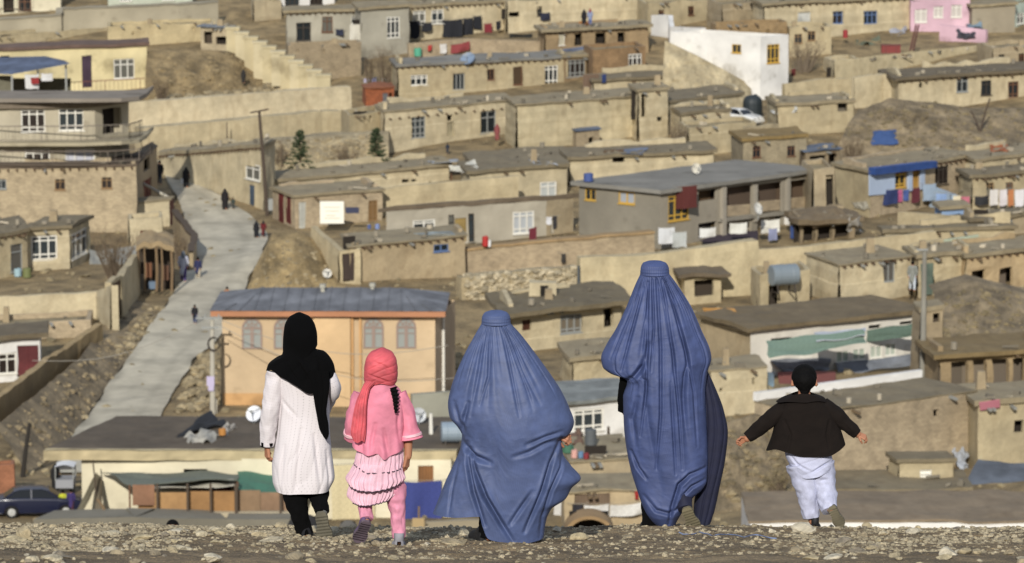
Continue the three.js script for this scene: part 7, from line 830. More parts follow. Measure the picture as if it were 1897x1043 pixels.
// ---------------------------------------------------------------- the five people on the ridge
const mid = (a, b) => a.clone().lerp(b, 0.5);
{ // girl in the black headscarf and dotted white tunic
  const p = person('girl in a black headscarf and long dotted white tunic walking away', 566, 997, 24.8), L = p.L, k = p.k, b = (x0, y0, z0, r0, x1, y1, z1, r1) => bone(L(x0, y0, z0 - (r0 > 15 ? .02 : 0)), r0 * k * (r0 > 15 ? .72 : .84), L(x1, y1, z1 - (r1 > 15 ? .02 : 0)), r1 * k * (r1 > 15 ? .72 : .84));
  const bones = [b(556, 612, -.01, 25, 556, 628, 0, 23), b(556, 640, 0, 14, 556, 665, 0, 15), b(556, 690, 0, 30, 556, 760, 0, 30), b(535, 690, 0, 26, 575, 690, 0, 26), b(556, 780, 0, 30, 558, 850, 0, 34), b(514, 694, 0, 17, 503, 762, -.02, 12), b(503, 762, -.02, 12, 495, 824, .0, 8), b(600, 690, 0, 17, 615, 728, -.01, 12), b(615, 728, -.01, 12, 600, 770, -.16, 9), b(545, 870, 0, 24, 552, 935, 0, 16), b(552, 935, 0, 16, 566, 984, 0, 10), b(585, 870, 0, 24, 590, 925, -.03, 16), b(590, 925, -.03, 16, 600, 946, .1, 10), b(569, 988, .02, 9, 566, 994, -.12, 8)];
  for (const c of [-1, 1]) bones.push(b(556 + c * 22, 622, -.01, 5, 556 + c * 24, 628, -.01, 4)); bones.push(b(556, 628, -.1, 5, 556, 634, -.115, 4));
  mergeBody(p, [boneMesh(bones, 0.013, 0.03), handGeo(L(495, 826, 0), V(0.02, -1, -0.1), V(-1, 0, 0.5), 1, 0.86, 0.55), handGeo(L(600, 772, -.17), V(0, -.2, -1), V(1, 0, 0), -1, 0.85, 0.6)]);
  limb(p, 'trousers', M1.blackT, [L(547, 880, 0), L(549, 930, 0.01), L(560, 968, 0.01), L(567, 990, 0.0)], [26, 24, 17, 14.5].map((q) => q * k), { wr: 0.008, seed: 1 }); limb(p, 'trousers', M1.blackT, [L(585, 880, 0), L(590, 915, 0.0), L(594, 930, 0.06), L(599, 944, 0.1)], [26, 21, 16, 13].map((q) => q * k), { wr: 0.008, seed: 4 });
  shoe(p, L(569, 999, 0.07), V(-.05, -.12, -1), V(0, 1, -.1), 0.22, 0.1, 0.07, shoeK, soleW, 0.024); shoe(p, L(596, 940, 0.16), V(0.14, -1, -0.22), V(.02, .22, -1), 0.215, 0.1, 0.075, mat(0x8f8f8c, 'cloth', .9), mat(0x79766a, 'stone', .95), 0.024, true);
  const wr = (s, t, sn, P) => 0.008 * fbm(P.x * 7, P.y * 2.4, sn, 3) * sst(0, .3, t) + 0.006 * vn(P.x * 16 + P.y * 5, P.y * 2, 3) - 0.007 * sst(.4, .95, t) * crease(s * 3.3 + 0.9 * vn(t * 2, s * 3, 2));
  garment(p, 'tunic', M1.tunic, { l: [[503, 682], [512, 715], [517, 745], [514, 790], [509, 830], [504, 862], [505, 890], [511, 907]], r: [[618, 684], [613, 715], [611, 745], [610, 790], [613, 830], [617, 862], [620, 886], [611, 908]], hem: [[511, 907], [530, 909], [560, 908], [590, 908], [611, 907]], top: [[503, 682], [535, 668], [556, 664], [580, 668], [618, 684]], depth: [[0, .06], [.12, .105], [.4, .1], [.7, .13], [1, .14]], fold: wr, creases: [{ p: [[522, 745], [517, 780], [512, 830]], d: .014, w: .012 }, { p: [[521, 735], [535, 752], [552, 770]], d: .010, w: .014 }, { p: [[560, 790], [555, 850], [548, 904]], d: .012, w: .016 }, { p: [[584, 800], [590, 850], [596, 904]], d: .012, w: .014 }, { p: [[606, 830], [612, 880], [610, 906]], d: .014, w: .01 }, { p: [[528, 820], [524, 860], [522, 904]], d: .010, w: .014 }] });
  limb(p, 'sleeve', M1.tunic, [L(515, 690, .01), L(505, 735, .03), L(499, 775, .02), L(495, 826, 0)], [22, 18, 16, 12.5].map((q) => q * k), { wr: 0.007, seed: 2 }); limb(p, 'cuff', M1.blackT, [L(495.5, 819, 0), L(495, 828, 0)], [13, 12].map((q) => q * k), { wr: 0.002, nv: 8 }); limb(p, 'sleeve', M1.tunic, [L(600, 690, 0), L(611, 706, .02), L(616, 724, 0), L(610, 742, -.08), L(600, 768, -.16)], [18, 17, 14, 12, 10].map((q) => q * k), { wr: 0.005, seed: 7 });
  garment(p, 'headscarf', M1.black, { l: [[548, 580], [535, 588], [527, 605], [524, 630], [523, 652], [518, 661], [507, 666], [497, 674], [493, 686]], r: [[560, 580], [573, 586], [584, 603], [588, 624], [588, 638], [585, 646], [600, 650], [612, 662], [619, 676], [622, 692]], hem: [[493, 686], [503, 682], [522, 692], [548, 706], [577, 722], [592, 714], [606, 702], [622, 692]], top: [[548, 580], [554, 579], [560, 580]], depth: [[0, .02], [.08, .06], [.3, .1], [.55, .09], [.7, .125], [1, .15]], lid: 0.003, sq: .92, fold: (s, t, sn, P) => 0.006 * fbm(P.x * 8 + P.y * 5, P.y * 6, 1, 3) - 0.007 * sst(.4, .8, t) * crease(s * 5 + t * 1.5), creases: [{ p: [[545, 655], [570, 690], [582, 712]], d: .012, w: .012 }, { p: [[528, 660], [540, 682], [560, 705]], d: .010, w: .012 }, { p: [[590, 655], [596, 690], [592, 716]], d: .012, w: .01 }] });
  garment(p, 'headscarf_end', M1.black, { l: [[572, 680], [577, 705], [582, 730], [588, 760], [594, 788], [601, 801]], r: [[612, 680], [613, 705], [610, 730], [607, 755], [611, 780], [612, 796]], hem: [[601, 801], [607, 806], [612, 796]], depth: [[0, .025], [.5, .02], [1, .01]], zc: [[0, .115], [.4, .13], [1, .15]], nu: 80, nv: 80, fold: (s, t, sn, P) => -0.008 * crease(s * 3 + .3 + .4 * vn(t * 3, 2, 2)) + .003 * vn(P.x * 20, P.y * 8, 2) });
}
{ // girl in pink
  const p = person('girl in a coral headscarf, pink jacket and tiered pale pink skirt', 738, 1011, 23.6), L = p.L, k = p.k, b = (x0, y0, z0, r0, x1, y1, z1, r1) => bone(L(x0, y0, z0 - (r0 > 15 ? .02 : 0)), r0 * k * (r0 > 15 ? .72 : .84), L(x1, y1, z1 - (r1 > 15 ? .02 : 0)), r1 * k * (r1 > 15 ? .72 : .84));
  const bones = [b(706, 676, -.01, 26, 706, 688, 0, 24), b(706, 700, 0, 13, 706, 720, 0, 14), b(704, 738, 0, 26, 704, 800, 0, 27), b(688, 734, 0, 22, 724, 734, 0, 22), b(704, 810, 0, 28, 704, 860, 0, 30), b(672, 740, 0, 15, 655, 790, -.02, 10), b(655, 790, -.02, 10, 660, 820, -.13, 8), b(738, 740, 0, 15, 757, 785, 0, 11), b(757, 785, 0, 11, 756, 845, .01, 9), b(688, 870, 0, 22, 680, 925, 0, 16), b(680, 925, 0, 16, 680, 955, .09, 10), b(722, 870, 0, 22, 734, 925, 0, 15), b(734, 925, 0, 15, 739, 996, 0, 10), b(740, 1000, .02, 8, 738, 1005, -.1, 8)]; for (const c of [-1, 1]) bones.push(b(706 + c * 24, 684, -.01, 5, 706 + c * 25, 690, -.01, 4)); bones.push(b(706, 688, -.1, 5, 706, 694, -.112, 4));
  mergeBody(p, [boneMesh(bones, 0.013, 0.03), handGeo(L(755, 844, .01), V(-.14, -1, -.06), V(1, 0, .55), -1, .8, .35), handGeo(L(660, 822, -.14), V(0, -.4, -1), V(-1, 0, 0), 1, .8, .5)]);
  limb(p, 'leggings', M1.legging, [L(684, 880, 0), L(678, 918, 0.01), L(677, 938, .05), L(680, 956, .1)], [22, 15, 13.5, 12].map((q) => q * k), { wr: 0.006, seed: 3, wf: 30 }); limb(p, 'leggings', M1.legging, [L(722, 880, 0), L(733, 920, 0), L(737, 960, .01), L(739, 996, .01)], [27, 20, 13.5, 12].map((q) => q * k), { wr: 0.006, seed: 5, wf: 34 });
  shoe(p, L(740, 1012, .08), V(-.05, -.14, -1), V(0, 1, -.14), .18, .088, .075, shoeG, shoeP, .016, true); shoe(p, L(682, 956, .16), V(-.42, -1, -.5), V(-.15, .5, -1), .175, .085, .075, shoeP, mat(0x77697a, 'stone', .9), .016, true);
  const ruf = (n, a) => (s, t, sn, P, w) => a * (0.4 + t) * Math.sin(w * n * 6.283 + 1.3 * vn(t * 2, w * 30, 4)) + a * 0.8 * vn(w * 60, t * 3, 1); const tiers = [[[[664, 826], [660, 845], [657, 858]], [[746, 824], [747, 846], [744, 866]], [[657, 858], [668, 862], [684, 869], [706, 868], [728, 867], [744, 864]], 0, 1.0], [[[660, 852], [650, 870], [642, 884], [648, 896]], [[744, 856], [746, 872], [750, 884], [742, 894]], [[648, 896], [664, 901], [690, 902], [716, 898], [742, 892]], .012, 1.06], [[[652, 890], [646, 906], [644, 916], [654, 928]], [[744, 884], [739, 900], [737, 912], [724, 926]], [[654, 928], [672, 930], [690, 928], [708, 924], [724, 922]], -.004, 1.0]];
  tiers.forEach(([l, r, hem, zz, sc], i) => { const g = garment(p, 'skirt_tier', M1.skirt, { l, r, hem, depth: [[0, .11 * sc], [1, .135 * sc]], zc: [[0, zz], [1, zz]], fold: ruf(26 + i * 4, .0055), nu: 260, nv: 34, fx: 1 }); const q = g.geometry.getAttribute('position'), n = 261, j = 34, m = new MB(), pts = []; for (let a = 0; a < n; a++) pts.push(V(q.getX(j * n + a), q.getY(j * n + a), q.getZ(j * n + a)).add(p.O)); m.tube(pts, .0042, 5, false); m.build('trim', trimD, g, { smooth: true }); });
  const wr = (s, t, sn, P) => .007 * fbm(P.x * 8, P.y * 4, sn, 3) + sst(.7, 1, t) * .012 * Math.sin(s * 22 + 1);
  garment(p, 'jacket', M1.pink, { l: [[681, 708], [669, 722], [661, 745], [657, 780], [655, 806], [654, 824]], r: [[727, 709], [741, 722], [749, 745], [752, 780], [749, 806], [750, 826]], hem: [[654, 824], [666, 831], [684, 836], [700, 833], [714, 843], [726, 837], [750, 827]], top: [[681, 708], [704, 706], [727, 709]], depth: [[0, .05], [.1, .08], [.3, .11], [.7, .115], [1, .145]], fold: wr, creases: [{ p: [[696, 780], [690, 810], [688, 834]], d: .014, w: .014 }, { p: [[712, 790], [716, 815], [720, 840]], d: .014, w: .014 }, { p: [[740, 745], [738, 780], [742, 820]], d: .012, w: .012 }, { p: [[668, 790], [670, 815], [672, 830]], d: .012, w: .014 }] });
  limb(p, 'sleeve', M1.pink, [L(672, 730, .01), L(660, 760, .02), L(653, 788, 0), L(654, 812, -.06)], [18, 17, 14, 17].map((q) => q * k), { wr: .005, seed: 8 }); limb(p, 'sleeve', M1.pink, [L(736, 730, .01), L(752, 762, .02), L(758, 788, .02), L(762, 812, .02)], [17, 16, 15, 22].map((q) => q * k), { wr: .004, seed: 9, flat: .8 }); limb(p, 'cuff', M1.pinkTrim, [L(761, 802, .02), L(762, 807, .02)], [20, 21.5].map((q) => q * k), { wr: .003, nv: 6, flat: .82, wf: 80 }); limb(p, 'cuff', M1.pinkTrim, [L(652, 800, -.03), L(652, 806, -.04)], [16, 17].map((q) => q * k), { wr: .003, nv: 6, wf: 80 });
  garment(p, 'collar', M1.pink, { l: [[681, 708], [676, 720], [682, 727]], r: [[728, 708], [732, 718], [722, 722]], hem: [[682, 727], [700, 727], [714, 723], [722, 722]], depth: [[0, .066], [1, .094]], nu: 80, nv: 12 });
  garment(p, 'headscarf', M1.coral, { l: [[702, 645], [688, 651], [678, 665], [674, 685], [674, 702], [679, 714]], r: [[714, 645], [727, 652], [735, 668], [737, 688], [736, 704], [730, 714]], hem: [[679, 714], [694, 709], [708, 707], [720, 710], [730, 714]], top: [[702, 645], [708, 644], [714, 645]], depth: [[0, .02], [.12, .06], [.45, .1], [.8, .098], [1, .085]], lid: .003, sq: .92, fold: (s, t, sn, P) => .006 * fbm(P.x * 6 + P.y * 9, P.y * 7, 1, 3) - .004 * crease(t * 5 + s * 2), creases: [{ p: [[684, 690], [705, 697], [728, 706]], d: .008, w: .008 }, { p: [[690, 665], [712, 672], [730, 690]], d: .006, w: .01 }] });
  garment(p, 'headscarf_end', M1.coral, { l: [[678, 700], [669, 718], [660, 740], [654, 770], [651, 795], [655, 808]], r: [[700, 703], [686, 716], [682, 745], [681, 775], [679, 800], [677, 812]], hem: [[655, 808], [664, 812], [672, 808], [677, 812]], depth: [[0, .03], [.4, .025], [1, .016]], zc: [[0, .07], [.25, .11], [1, .135]], nu: 90, nv: 80, fold: (s, t) => -.008 * crease(s * 4.3 + .3 * vn(t * 3, 1, 1)) });
  const br = [], R = 18; for (let i = 0; i <= R; i++) { const t = i / R; br.push(L(lerp(729, 737, t) + 1.5 * Math.sin(t * 5), lerp(712, 758, t), .1 + .02 * t)); } limb(p, 'braid', hairM, br, [6.5, 6.5, 5.5, 4, 3].map((q) => q * k), { wr: .001, fold: (a, t) => .0035 * Math.sin(t * 44 + a) + .002 * Math.sin(t * 44 - 2 * a), nv: 90, nu: 20 });
}
// cloth gathered at the cap: fine pleats that die away, then a few long uneven creases over slow swells
const pleats = (n, nl, seed, o = {}) => { const r = rng(seed), F = Array.from({ length: nl }, (_, i) => ({ q: (i + 1.1 * r()) / nl, w: 0.004 + 0.011 * r() * r(), a: (0.15 + 0.85 * r()) * (o.b ?? 0.02), t0: 0.02 + 0.1 * r(), t1: (o.t1 ?? 0.5) * (0.5 + 0.6 * r()), d: rr(-0.02, 0.02, r) }));
  return (s, t, sn, P, w) => { let z = -(o.a ?? 0.006) * (1 - sst(0.1, o.ta ?? 0.34, t)) * sst(-0.02, 0.02, t) * crease(n * 2 * w + 0.7 * vn(w * 14, t * 1.5, seed)); for (const f of F) { let x = w - f.q - f.d * t - 0.012 * vn(t * 2.4, f.q * 30, seed); x -= Math.round(x); const k = x / (f.w * (0.55 + 1.5 * t)); if (k > -5 && k < 5) z += f.a * sst(0, f.t0, t) * (1 - sst(f.t1 * 0.6, f.t1, t)) * (0.7 * Math.exp(-((k - 2) ** 2) * 0.45) - 1.1 * Math.exp(-k * k * 1.3)); }
    return z + 0.034 * sst(0.08, 0.45, t) * fbm(P.x * 2.4, P.y * 1.7, seed, 2) + 0.016 * sst(0.1, 0.4, t) * fbm(P.x * 5.5 + P.y, P.y * 1.6, seed + 2, 2) + 0.0045 * fbm(P.x * 13 + P.y * 4, P.y * 5, seed, 3) * sst(0.1, 0.3, t); }; };
function cap(p, m, l, r, dep) { return garment(p, 'cap', m, { l, r, depth: [[0, dep * .3], [.3, dep * .8], [.7, dep], [1, dep * 1.02]], lid: .004, sq: 1, nu: 160, nv: 40, fold: (s, t, sn, P, w) => .0016 * Math.sin(w * 6.283 * 44) * (t > .25 ? 1 : .3) + .0018 * (Math.abs(Math.sin(t * 15)) > .8 ? 1 : 0) * (t > .3 ? 1 : 0) }); }
{ // the wider veiled woman
  const p = person('woman under a wide blown out blue burqa, beside the girl in pink', 950, 999, 24.2), L = p.L, k = p.k, b = (x0, y0, z0, r0, x1, y1, z1, r1) => bone(L(x0, y0, z0 - (r0 > 15 ? .02 : 0)), r0 * k * (r0 > 15 ? .72 : .84), L(x1, y1, z1 - (r1 > 15 ? .02 : 0)), r1 * k * (r1 > 15 ? .72 : .84));
  mergeBody(p, [boneMesh([b(919, 606, 0, 26, 919, 622, 0, 24), b(922, 640, 0, 14, 925, 660, 0, 15), b(930, 690, 0, 40, 936, 780, 0, 40), b(895, 684, 0, 24, 955, 684, 0, 24), b(940, 800, 0, 44, 945, 850, 0, 46), b(885, 690, 0, 20, 858, 760, 0, 14), b(858, 760, 0, 14, 880, 790, -.14, 10), b(966, 690, 0, 20, 1012, 760, 0, 14), b(1012, 760, 0, 14, 1036, 800, .03, 10), b(925, 860, 0, 30, 922, 930, 0, 20), b(922, 930, 0, 20, 905, 990, 0, 12), b(965, 860, 0, 30, 972, 930, 0, 20), b(972, 930, 0, 20, 976, 990, 0, 12), b(905, 992, .02, 10, 900, 996, -.12, 8), b(976, 992, .02, 10, 976, 996, -.12, 8)], .015, .03), handGeo(L(1030, 800, .035), V(.9, -.35, .15), V(.2, .6, .9), 1, .92, 1.0)]);
  shoe(p, L(898, 999, .04), V(-.3, -.1, -1), V(0, 1, 0), .24, .1, .07, shoeK, shoeK);
  limb(p, 'sleeve', clothMat(0xc8c5be, .9), [L(1012, 786, .0), L(1026, 796, .03)], [15, 13].map((q) => q * k), { nv: 12, wr: .003 });
  limb(p, 'trousers', M1.blackT, [L(908, 930, 0), L(906, 960, .0), L(903, 994, .0)], [22, 20, 18].map((q) => q * k), { wr: .006 });
  garment(p, 'burqa', M1.burqa, { nu: 520, nv: 300, lb: [[893, 598], [861, 655], [836, 720], [828, 780], [822, 860], [803, 950]], rb: [[945, 598], [991, 655], [1038, 725], [1054, 780], [1052, 850], [1036, 920], [1007, 994]], l: [[893, 598], [879, 622], [861, 655], [845, 690], [834, 720], [829, 748], [832, 770], [848, 790], [856, 806], [853, 830], [841, 860], [826, 892], [811, 930], [803, 950]], r: [[945, 598], [966, 622], [991, 655], [1016, 690], [1040, 725], [1056, 758], [1064, 782], [1058, 800], [1042, 812], [1043, 838], [1058, 862], [1077, 886], [1060, 903], [1049, 922], [1022, 940], [1012, 960], [1009, 976], [1007, 994]], hem: [[803, 950], [840, 949], [888, 945], [894, 962], [905, 986], [930, 993], [965, 998], [1007, 994]], depth: [[0, .075], [.08, .1], [.25, .17], [.5, .23], [.7, .2], [1, .19]], fold: pleats(24, 24, 11, { a: .005, b: .012, t1: .5, ta: .28 }), fx: .3,
    creases: [{ p: [[852, 806], [866, 826], [884, 838], [908, 846]], d: .05, w: .02 }, { p: [[872, 822], [880, 862], [900, 910], [930, 960], [950, 992]], d: .05, w: .018 }, { p: [[866, 812], [868, 850], [878, 900], [898, 960]], d: .045, w: .016 }, { p: [[1040, 806], [1020, 850], [1004, 900], [985, 945], [972, 975]], d: .04, w: .016 }, { p: [[1038, 804], [1010, 812], [980, 826], [950, 834]], d: .018, w: .018 }, { p: [[1040, 792], [1010, 800], [975, 812]], d: .02, w: .016 }, { p: [[1046, 820], [1040, 860], [1020, 900], [1004, 950], [1000, 990]], d: .03, w: .014 }, { p: [[840, 740], [848, 770], [860, 790]], d: .03, w: .018 }, { p: [[868, 738], [860, 765], [856, 795]], d: .03, w: .016 }, { p: [[900, 600], [888, 680], [872, 760]], d: .016, w: .014 }, { p: [[938, 600], [968, 680], [1000, 740]], d: .012, w: .012 }, { p: [[908, 606], [905, 690], [890, 740]], d: .012, w: .010 }, { p: [[930, 604], [948, 690], [962, 760]], d: .012, w: .010 }, { p: [[945, 960], [965, 930], [985, 900]], d: .02, w: .016 }, { p: [[850, 850], [838, 900], [832, 946]], d: .02, w: .012 }] });
  cap(p, M1.burqa, [[908, 575], [898, 579], [893, 588], [892, 600]], [[930, 575], [940, 579], [945, 588], [946, 600]], .088);
}
{ // the taller veiled woman
  const p = person('tallest figure, a woman in a long pleated blue burqa with one shoe sole showing', 1240, 981, 26.75), L = p.L, k = p.k, b = (x0, y0, z0, r0, x1, y1, z1, r1) => bone(L(x0, y0, z0 - (r0 > 15 ? .02 : 0)), r0 * k * (r0 > 15 ? .72 : .84), L(x1, y1, z1 - (r1 > 15 ? .02 : 0)), r1 * k * (r1 > 15 ? .72 : .84));
  mergeBody(p, [boneMesh([b(1212, 516, 0, 25, 1212, 534, 0, 23), b(1213, 550, 0, 14, 1215, 572, 0, 15), b(1220, 610, 0, 38, 1225, 720, 0, 36), b(1190, 600, 0, 23, 1250, 600, 0, 23), b(1228, 740, 0, 42, 1230, 790, 0, 42), b(1182, 604, 0, 19, 1158, 668, 0, 14), b(1158, 668, 0, 14, 1158, 742, -.06, 10), b(1258, 604, 0, 19, 1284, 680, 0, 14), b(1284, 680, 0, 14, 1270, 740, -.16, 10), b(1210, 800, 0, 28, 1212, 890, 0, 19), b(1212, 890, 0, 19, 1205, 968, 0, 11), b(1250, 800, 0, 28, 1258, 880, -.02, 19), b(1258, 880, -.02, 19, 1270, 930, .14, 11), b(1205, 972, .02, 9, 1202, 976, -.12, 8)], .015, .03), handGeo(L(1158, 744, -.06), V(-.2, -1, -.1), V(-1, 0, .3), 1, .9, .8)]);
  limb(p, 'trousers', M1.navy, [L(1256, 860, 0), L(1260, 895, .03), L(1268, 934, .15)], [24, 20, 13].map((q) => q * k), { wr: .005 });
  limb(p, 'stocking', M1.blackT, [L(1207, 930, 0), L(1205, 960, 0), L(1203, 980, -.02)], [20, 17, 15].map((q) => q * k), { wr: .004 });
  limb(p, 'glove_sleeve', M1.black, [L(1164, 690, .0), L(1156, 725, -.02), L(1154, 752, -.04), L(1153, 764, -.05)], [14, 12, 11, 8].map((q) => q * k), { wr: .004 });
  garment(p, 'navy_side_cloth', M1.navy, { l: [[1290, 660], [1296, 720], [1300, 800], [1296, 880], [1286, 940], [1284, 976]], r: [[1306, 676], [1326, 720], [1343, 766], [1350, 806], [1346, 850], [1334, 910], [1326, 950], [1318, 975]], depth: [[0, .03], [.4, .09], [1, .07]], zc: [[0, -.08], [1, -.1]], fold: (s, t, sn, P) => .01 * fbm(P.x * 5, P.y * 2, 3, 3) - .012 * crease(s * 3 + t), nu: 120, nv: 120 });  // dark navy cloth hanging behind the right edge of the burqa
  shoe(p, L(1268, 930, .2), V(.42, -1, -.3), V(.06, .3, -1), .2, .095, .07, mat(0x4c4a44, 'cloth', .9), mat(0x86806a, 'stone', .95), .02); shoe(p, L(1204, 980, .04), V(-.1, -.1, -1), V(0, 1, 0), .23, .095, .07, shoeK, shoeK);
  garment(p, 'burqa', M1.burqa2, { nu: 520, nv: 320, lb: [[1187, 506], [1168, 560], [1150, 620], [1142, 700], [1148, 790], [1164, 870], [1192, 940], [1222, 977]], l: [[1187, 506], [1176, 530], [1160, 570], [1141, 610], [1122, 642], [1114, 662], [1117, 679], [1130, 690], [1152, 697], [1162, 706], [1155, 735], [1156, 790], [1160, 830], [1168, 870], [1178, 902], [1192, 940], [1205, 962], [1222, 977]], r: [[1239, 506], [1256, 530], [1281, 570], [1300, 614], [1315, 648], [1318, 664], [1311, 690], [1307, 730], [1309, 790], [1311, 850], [1309, 890], [1300, 906], [1286, 918], [1272, 936], [1258, 958], [1250, 974]], hem: [[1222, 977], [1236, 980], [1250, 974]], depth: [[0, .075], [.08, .1], [.22, .16], [.45, .19], [.7, .18], [.9, .16], [1, .12]], fold: pleats(22, 22, 23, { a: .005, b: .017, t1: .95, ta: .26 }), fx: .3,
    creases: [{ p: [[1160, 700], [1174, 690], [1190, 670], [1200, 630]], d: .045, w: .02 }, { p: [[1130, 660], [1150, 610], [1180, 545]], d: .018, w: .01 }, { p: [[1150, 680], [1166, 620], [1192, 530]], d: .02, w: .01 }, { p: [[1200, 520], [1198, 620], [1195, 720], [1185, 800]], d: .022, w: .011 }, { p: [[1216, 515], [1222, 640], [1222, 760], [1214, 860]], d: .024, w: .011 }, { p: [[1226, 515], [1244, 640], [1256, 760], [1262, 860]], d: .022, w: .011 }, { p: [[1234, 520], [1264, 620], [1284, 720], [1290, 820]], d: .02, w: .011 }, { p: [[1208, 515], [1210, 600], [1204, 680]], d: .016, w: .008 }, { p: [[1168, 830], [1180, 860], [1196, 880]], d: .035, w: .014 }, { p: [[1306, 862], [1276, 872], [1256, 890], [1244, 930], [1238, 965]], d: .035, w: .016 }, { p: [[1304, 884], [1280, 894], [1262, 912]], d: .025, w: .014 }, { p: [[1192, 912], [1214, 938], [1240, 944], [1262, 930]], d: .022, w: .016 }, { p: [[1180, 730], [1170, 770], [1176, 820]], d: .03, w: .02 }, { p: [[1250, 870], [1246, 800], [1240, 700]], d: .014, w: .01 }] });
  cap(p, M1.burqa2, [[1201, 483], [1191, 487], [1187, 497], [1186, 509]], [[1224, 483], [1234, 487], [1239, 497], [1240, 509]], .088);
}
{ // the running boy
  const p = person('small boy in a dark jacket and pale shalwar running with arms spread', 1508, 979, 26.95), L = p.L, k = p.k, b = (x0, y0, z0, r0, x1, y1, z1, r1) => bone(L(x0, y0, z0), r0 * k * (y0 > 740 && r0 > 11 ? .78 : 1), L(x1, y1, z1), r1 * k * (y0 > 740 && r1 > 11 ? .78 : 1));
  const bones = [b(1490, 698, -.02, 20, 1490, 704, .01, 19), b(1490, 712, -.05, 14, 1490, 716, -.055, 13), b(1490, 716, 0, 11, 1490, 738, 0, 12), b(1491, 760, 0, 28, 1494, 830, 0, 27), b(1465, 756, 0, 18, 1518, 756, 0, 18), b(1494, 840, 0, 26, 1500, 865, 0, 27), b(1452, 756, 0, 14, 1414, 788, 0, 10), b(1414, 788, 0, 10, 1384, 811, .02, 7.5), b(1532, 756, 0, 14, 1566, 786, 0, 10), b(1566, 786, 0, 10, 1588, 803, .02, 7.5), b(1486, 872, 0, 18, 1498, 920, 0, 13), b(1498, 920, 0, 13, 1506, 962, 0, 9), b(1518, 872, 0, 18, 1528, 912, -.02, 13), b(1528, 912, -.02, 13, 1536, 934, .12, 9), b(1508, 966, .02, 8, 1512, 974, -.1, 7)]; for (const c of [-1, 1]) bones.push(b(1490 + c * 20, 706, .0, 4.5, 1490 + c * 22.5, 713, .006, 3.5)); bones.push(b(1490, 706, -.085, 4, 1490, 711, -.095, 3.5));
  mergeBody(p, [boneMesh(bones, .012, .022), handGeo(L(1383, 811, .02), V(-.8, -.35, .1), V(-.3, .2, -1), -1, .68, .8), handGeo(L(1589, 803, .02), V(.85, -.4, .05), V(.3, .7, .6), 1, .66, .75)]);
  const hr = boneMesh([b(1490, 697, -.012, 22.5, 1490, 703, .014, 20.5), b(1490, 706, .03, 15.5, 1490, 722, .036, 9), b(1476, 700, .0, 9, 1476, 708, .01, 7), b(1504, 700, .0, 9, 1504, 708, .01, 7)], .005, .02, (x, y, z) => .0016 * vn(x * 160, y * 50, z * 160) + .002 * vn(x * 60, y * 30, z * 60)); place(p, hr, 'hair', hairM);
  const lw = { wr: .008, wf: 26 }; limb(p, 'trousers', M1.kameez, [L(1482, 858, 0), L(1492, 895, .01), L(1498, 926, .01), L(1503, 958, .01)], [27, 24, 19, 15].map((q) => q * k), { ...lw, seed: 11 }); limb(p, 'trousers', M1.kameez, [L(1518, 858, 0), L(1524, 890, .0), L(1529, 914, .04), L(1534, 940, .12)], [27, 24, 20, 14].map((q) => q * k), { ...lw, seed: 13 });
  garment(p, 'kameez', M1.kameez, { l: [[1450, 822], [1455, 845], [1463, 862], [1474, 874]], r: [[1536, 826], [1541, 845], [1543, 858], [1540, 870]], hem: [[1474, 874], [1490, 881], [1512, 878], [1528, 872], [1540, 870]], depth: [[0, .1], [1, .12]], fold: (s, t, sn, P) => .008 * fbm(P.x * 6, P.y * 14 + P.x * 8, 3, 3) - .006 * crease(t * 3 + s * 1.2), nu: 120, nv: 50, creases: [{ p: [[1458, 834], [1476, 856], [1500, 868]], d: .012, w: .01 }, { p: [[1538, 850], [1515, 862], [1500, 872]], d: .01, w: .01 }] });
  shoe(p, L(1508, 979, .08), V(.12, -.16, -1), V(0, 1, -.1), .16, .078, .07, shoeK, mat(0x3a3832, 'stone', .9), .018, true); shoe(p, L(1536, 930, .16), V(.5, -1, -.25), V(.1, .3, -1), .175, .08, .07, mat(0x3a3a38, 'cloth', .9), mat(0x86816f, 'stone', .95), .02, true);
  garment(p, 'jacket', M1.jacket, { l: [[1468, 732], [1452, 742], [1441, 758], [1436, 780], [1430, 806], [1419, 834]], r: [[1512, 732], [1530, 742], [1544, 758], [1552, 780], [1560, 802], [1566, 822]], hem: [[1419, 834], [1436, 828], [1454, 832], [1490, 840], [1530, 840], [1550, 832], [1566, 822]], top: [[1468, 732], [1490, 729], [1512, 732]], depth: [[0, .06], [.2, .1], [.6, .115], [1, .13]], fold: (s, t, sn, P) => .007 * fbm(P.x * 6, P.y * 5, 3, 3), nu: 160, nv: 90, creases: [{ p: [[1452, 775], [1462, 800], [1458, 828]], d: .014, w: .012 }, { p: [[1535, 775], [1530, 800], [1536, 836]], d: .014, w: .012 }] });
  limb(p, 'sleeve', M1.jacket, [L(1462, 752, 0), L(1438, 768, .01), L(1412, 788, .01), L(1384, 810, .02)], [17, 17, 14.5, 10].map((q) => q * k), { wr: .005, seed: 15 }); limb(p, 'sleeve', M1.jacket, [L(1522, 752, 0), L(1546, 768, .01), L(1566, 785, .01), L(1588, 803, .02)], [17, 17, 14, 10].map((q) => q * k), { wr: .005, seed: 17 });
  garment(p, 'collar', M1.jacket, { l: [[1466, 730], [1446, 738], [1438, 744]], r: [[1510, 730], [1526, 736], [1533, 743]], hem: [[1438, 744], [1460, 740], [1490, 741], [1512, 739], [1533, 743]], top: [[1466, 730], [1488, 726], [1510, 730]], depth: [[0, .062], [1, .105]], nu: 90, nv: 14, fold: (s, t) => .004 * vn(s * 9, t * 2, 1) });
}
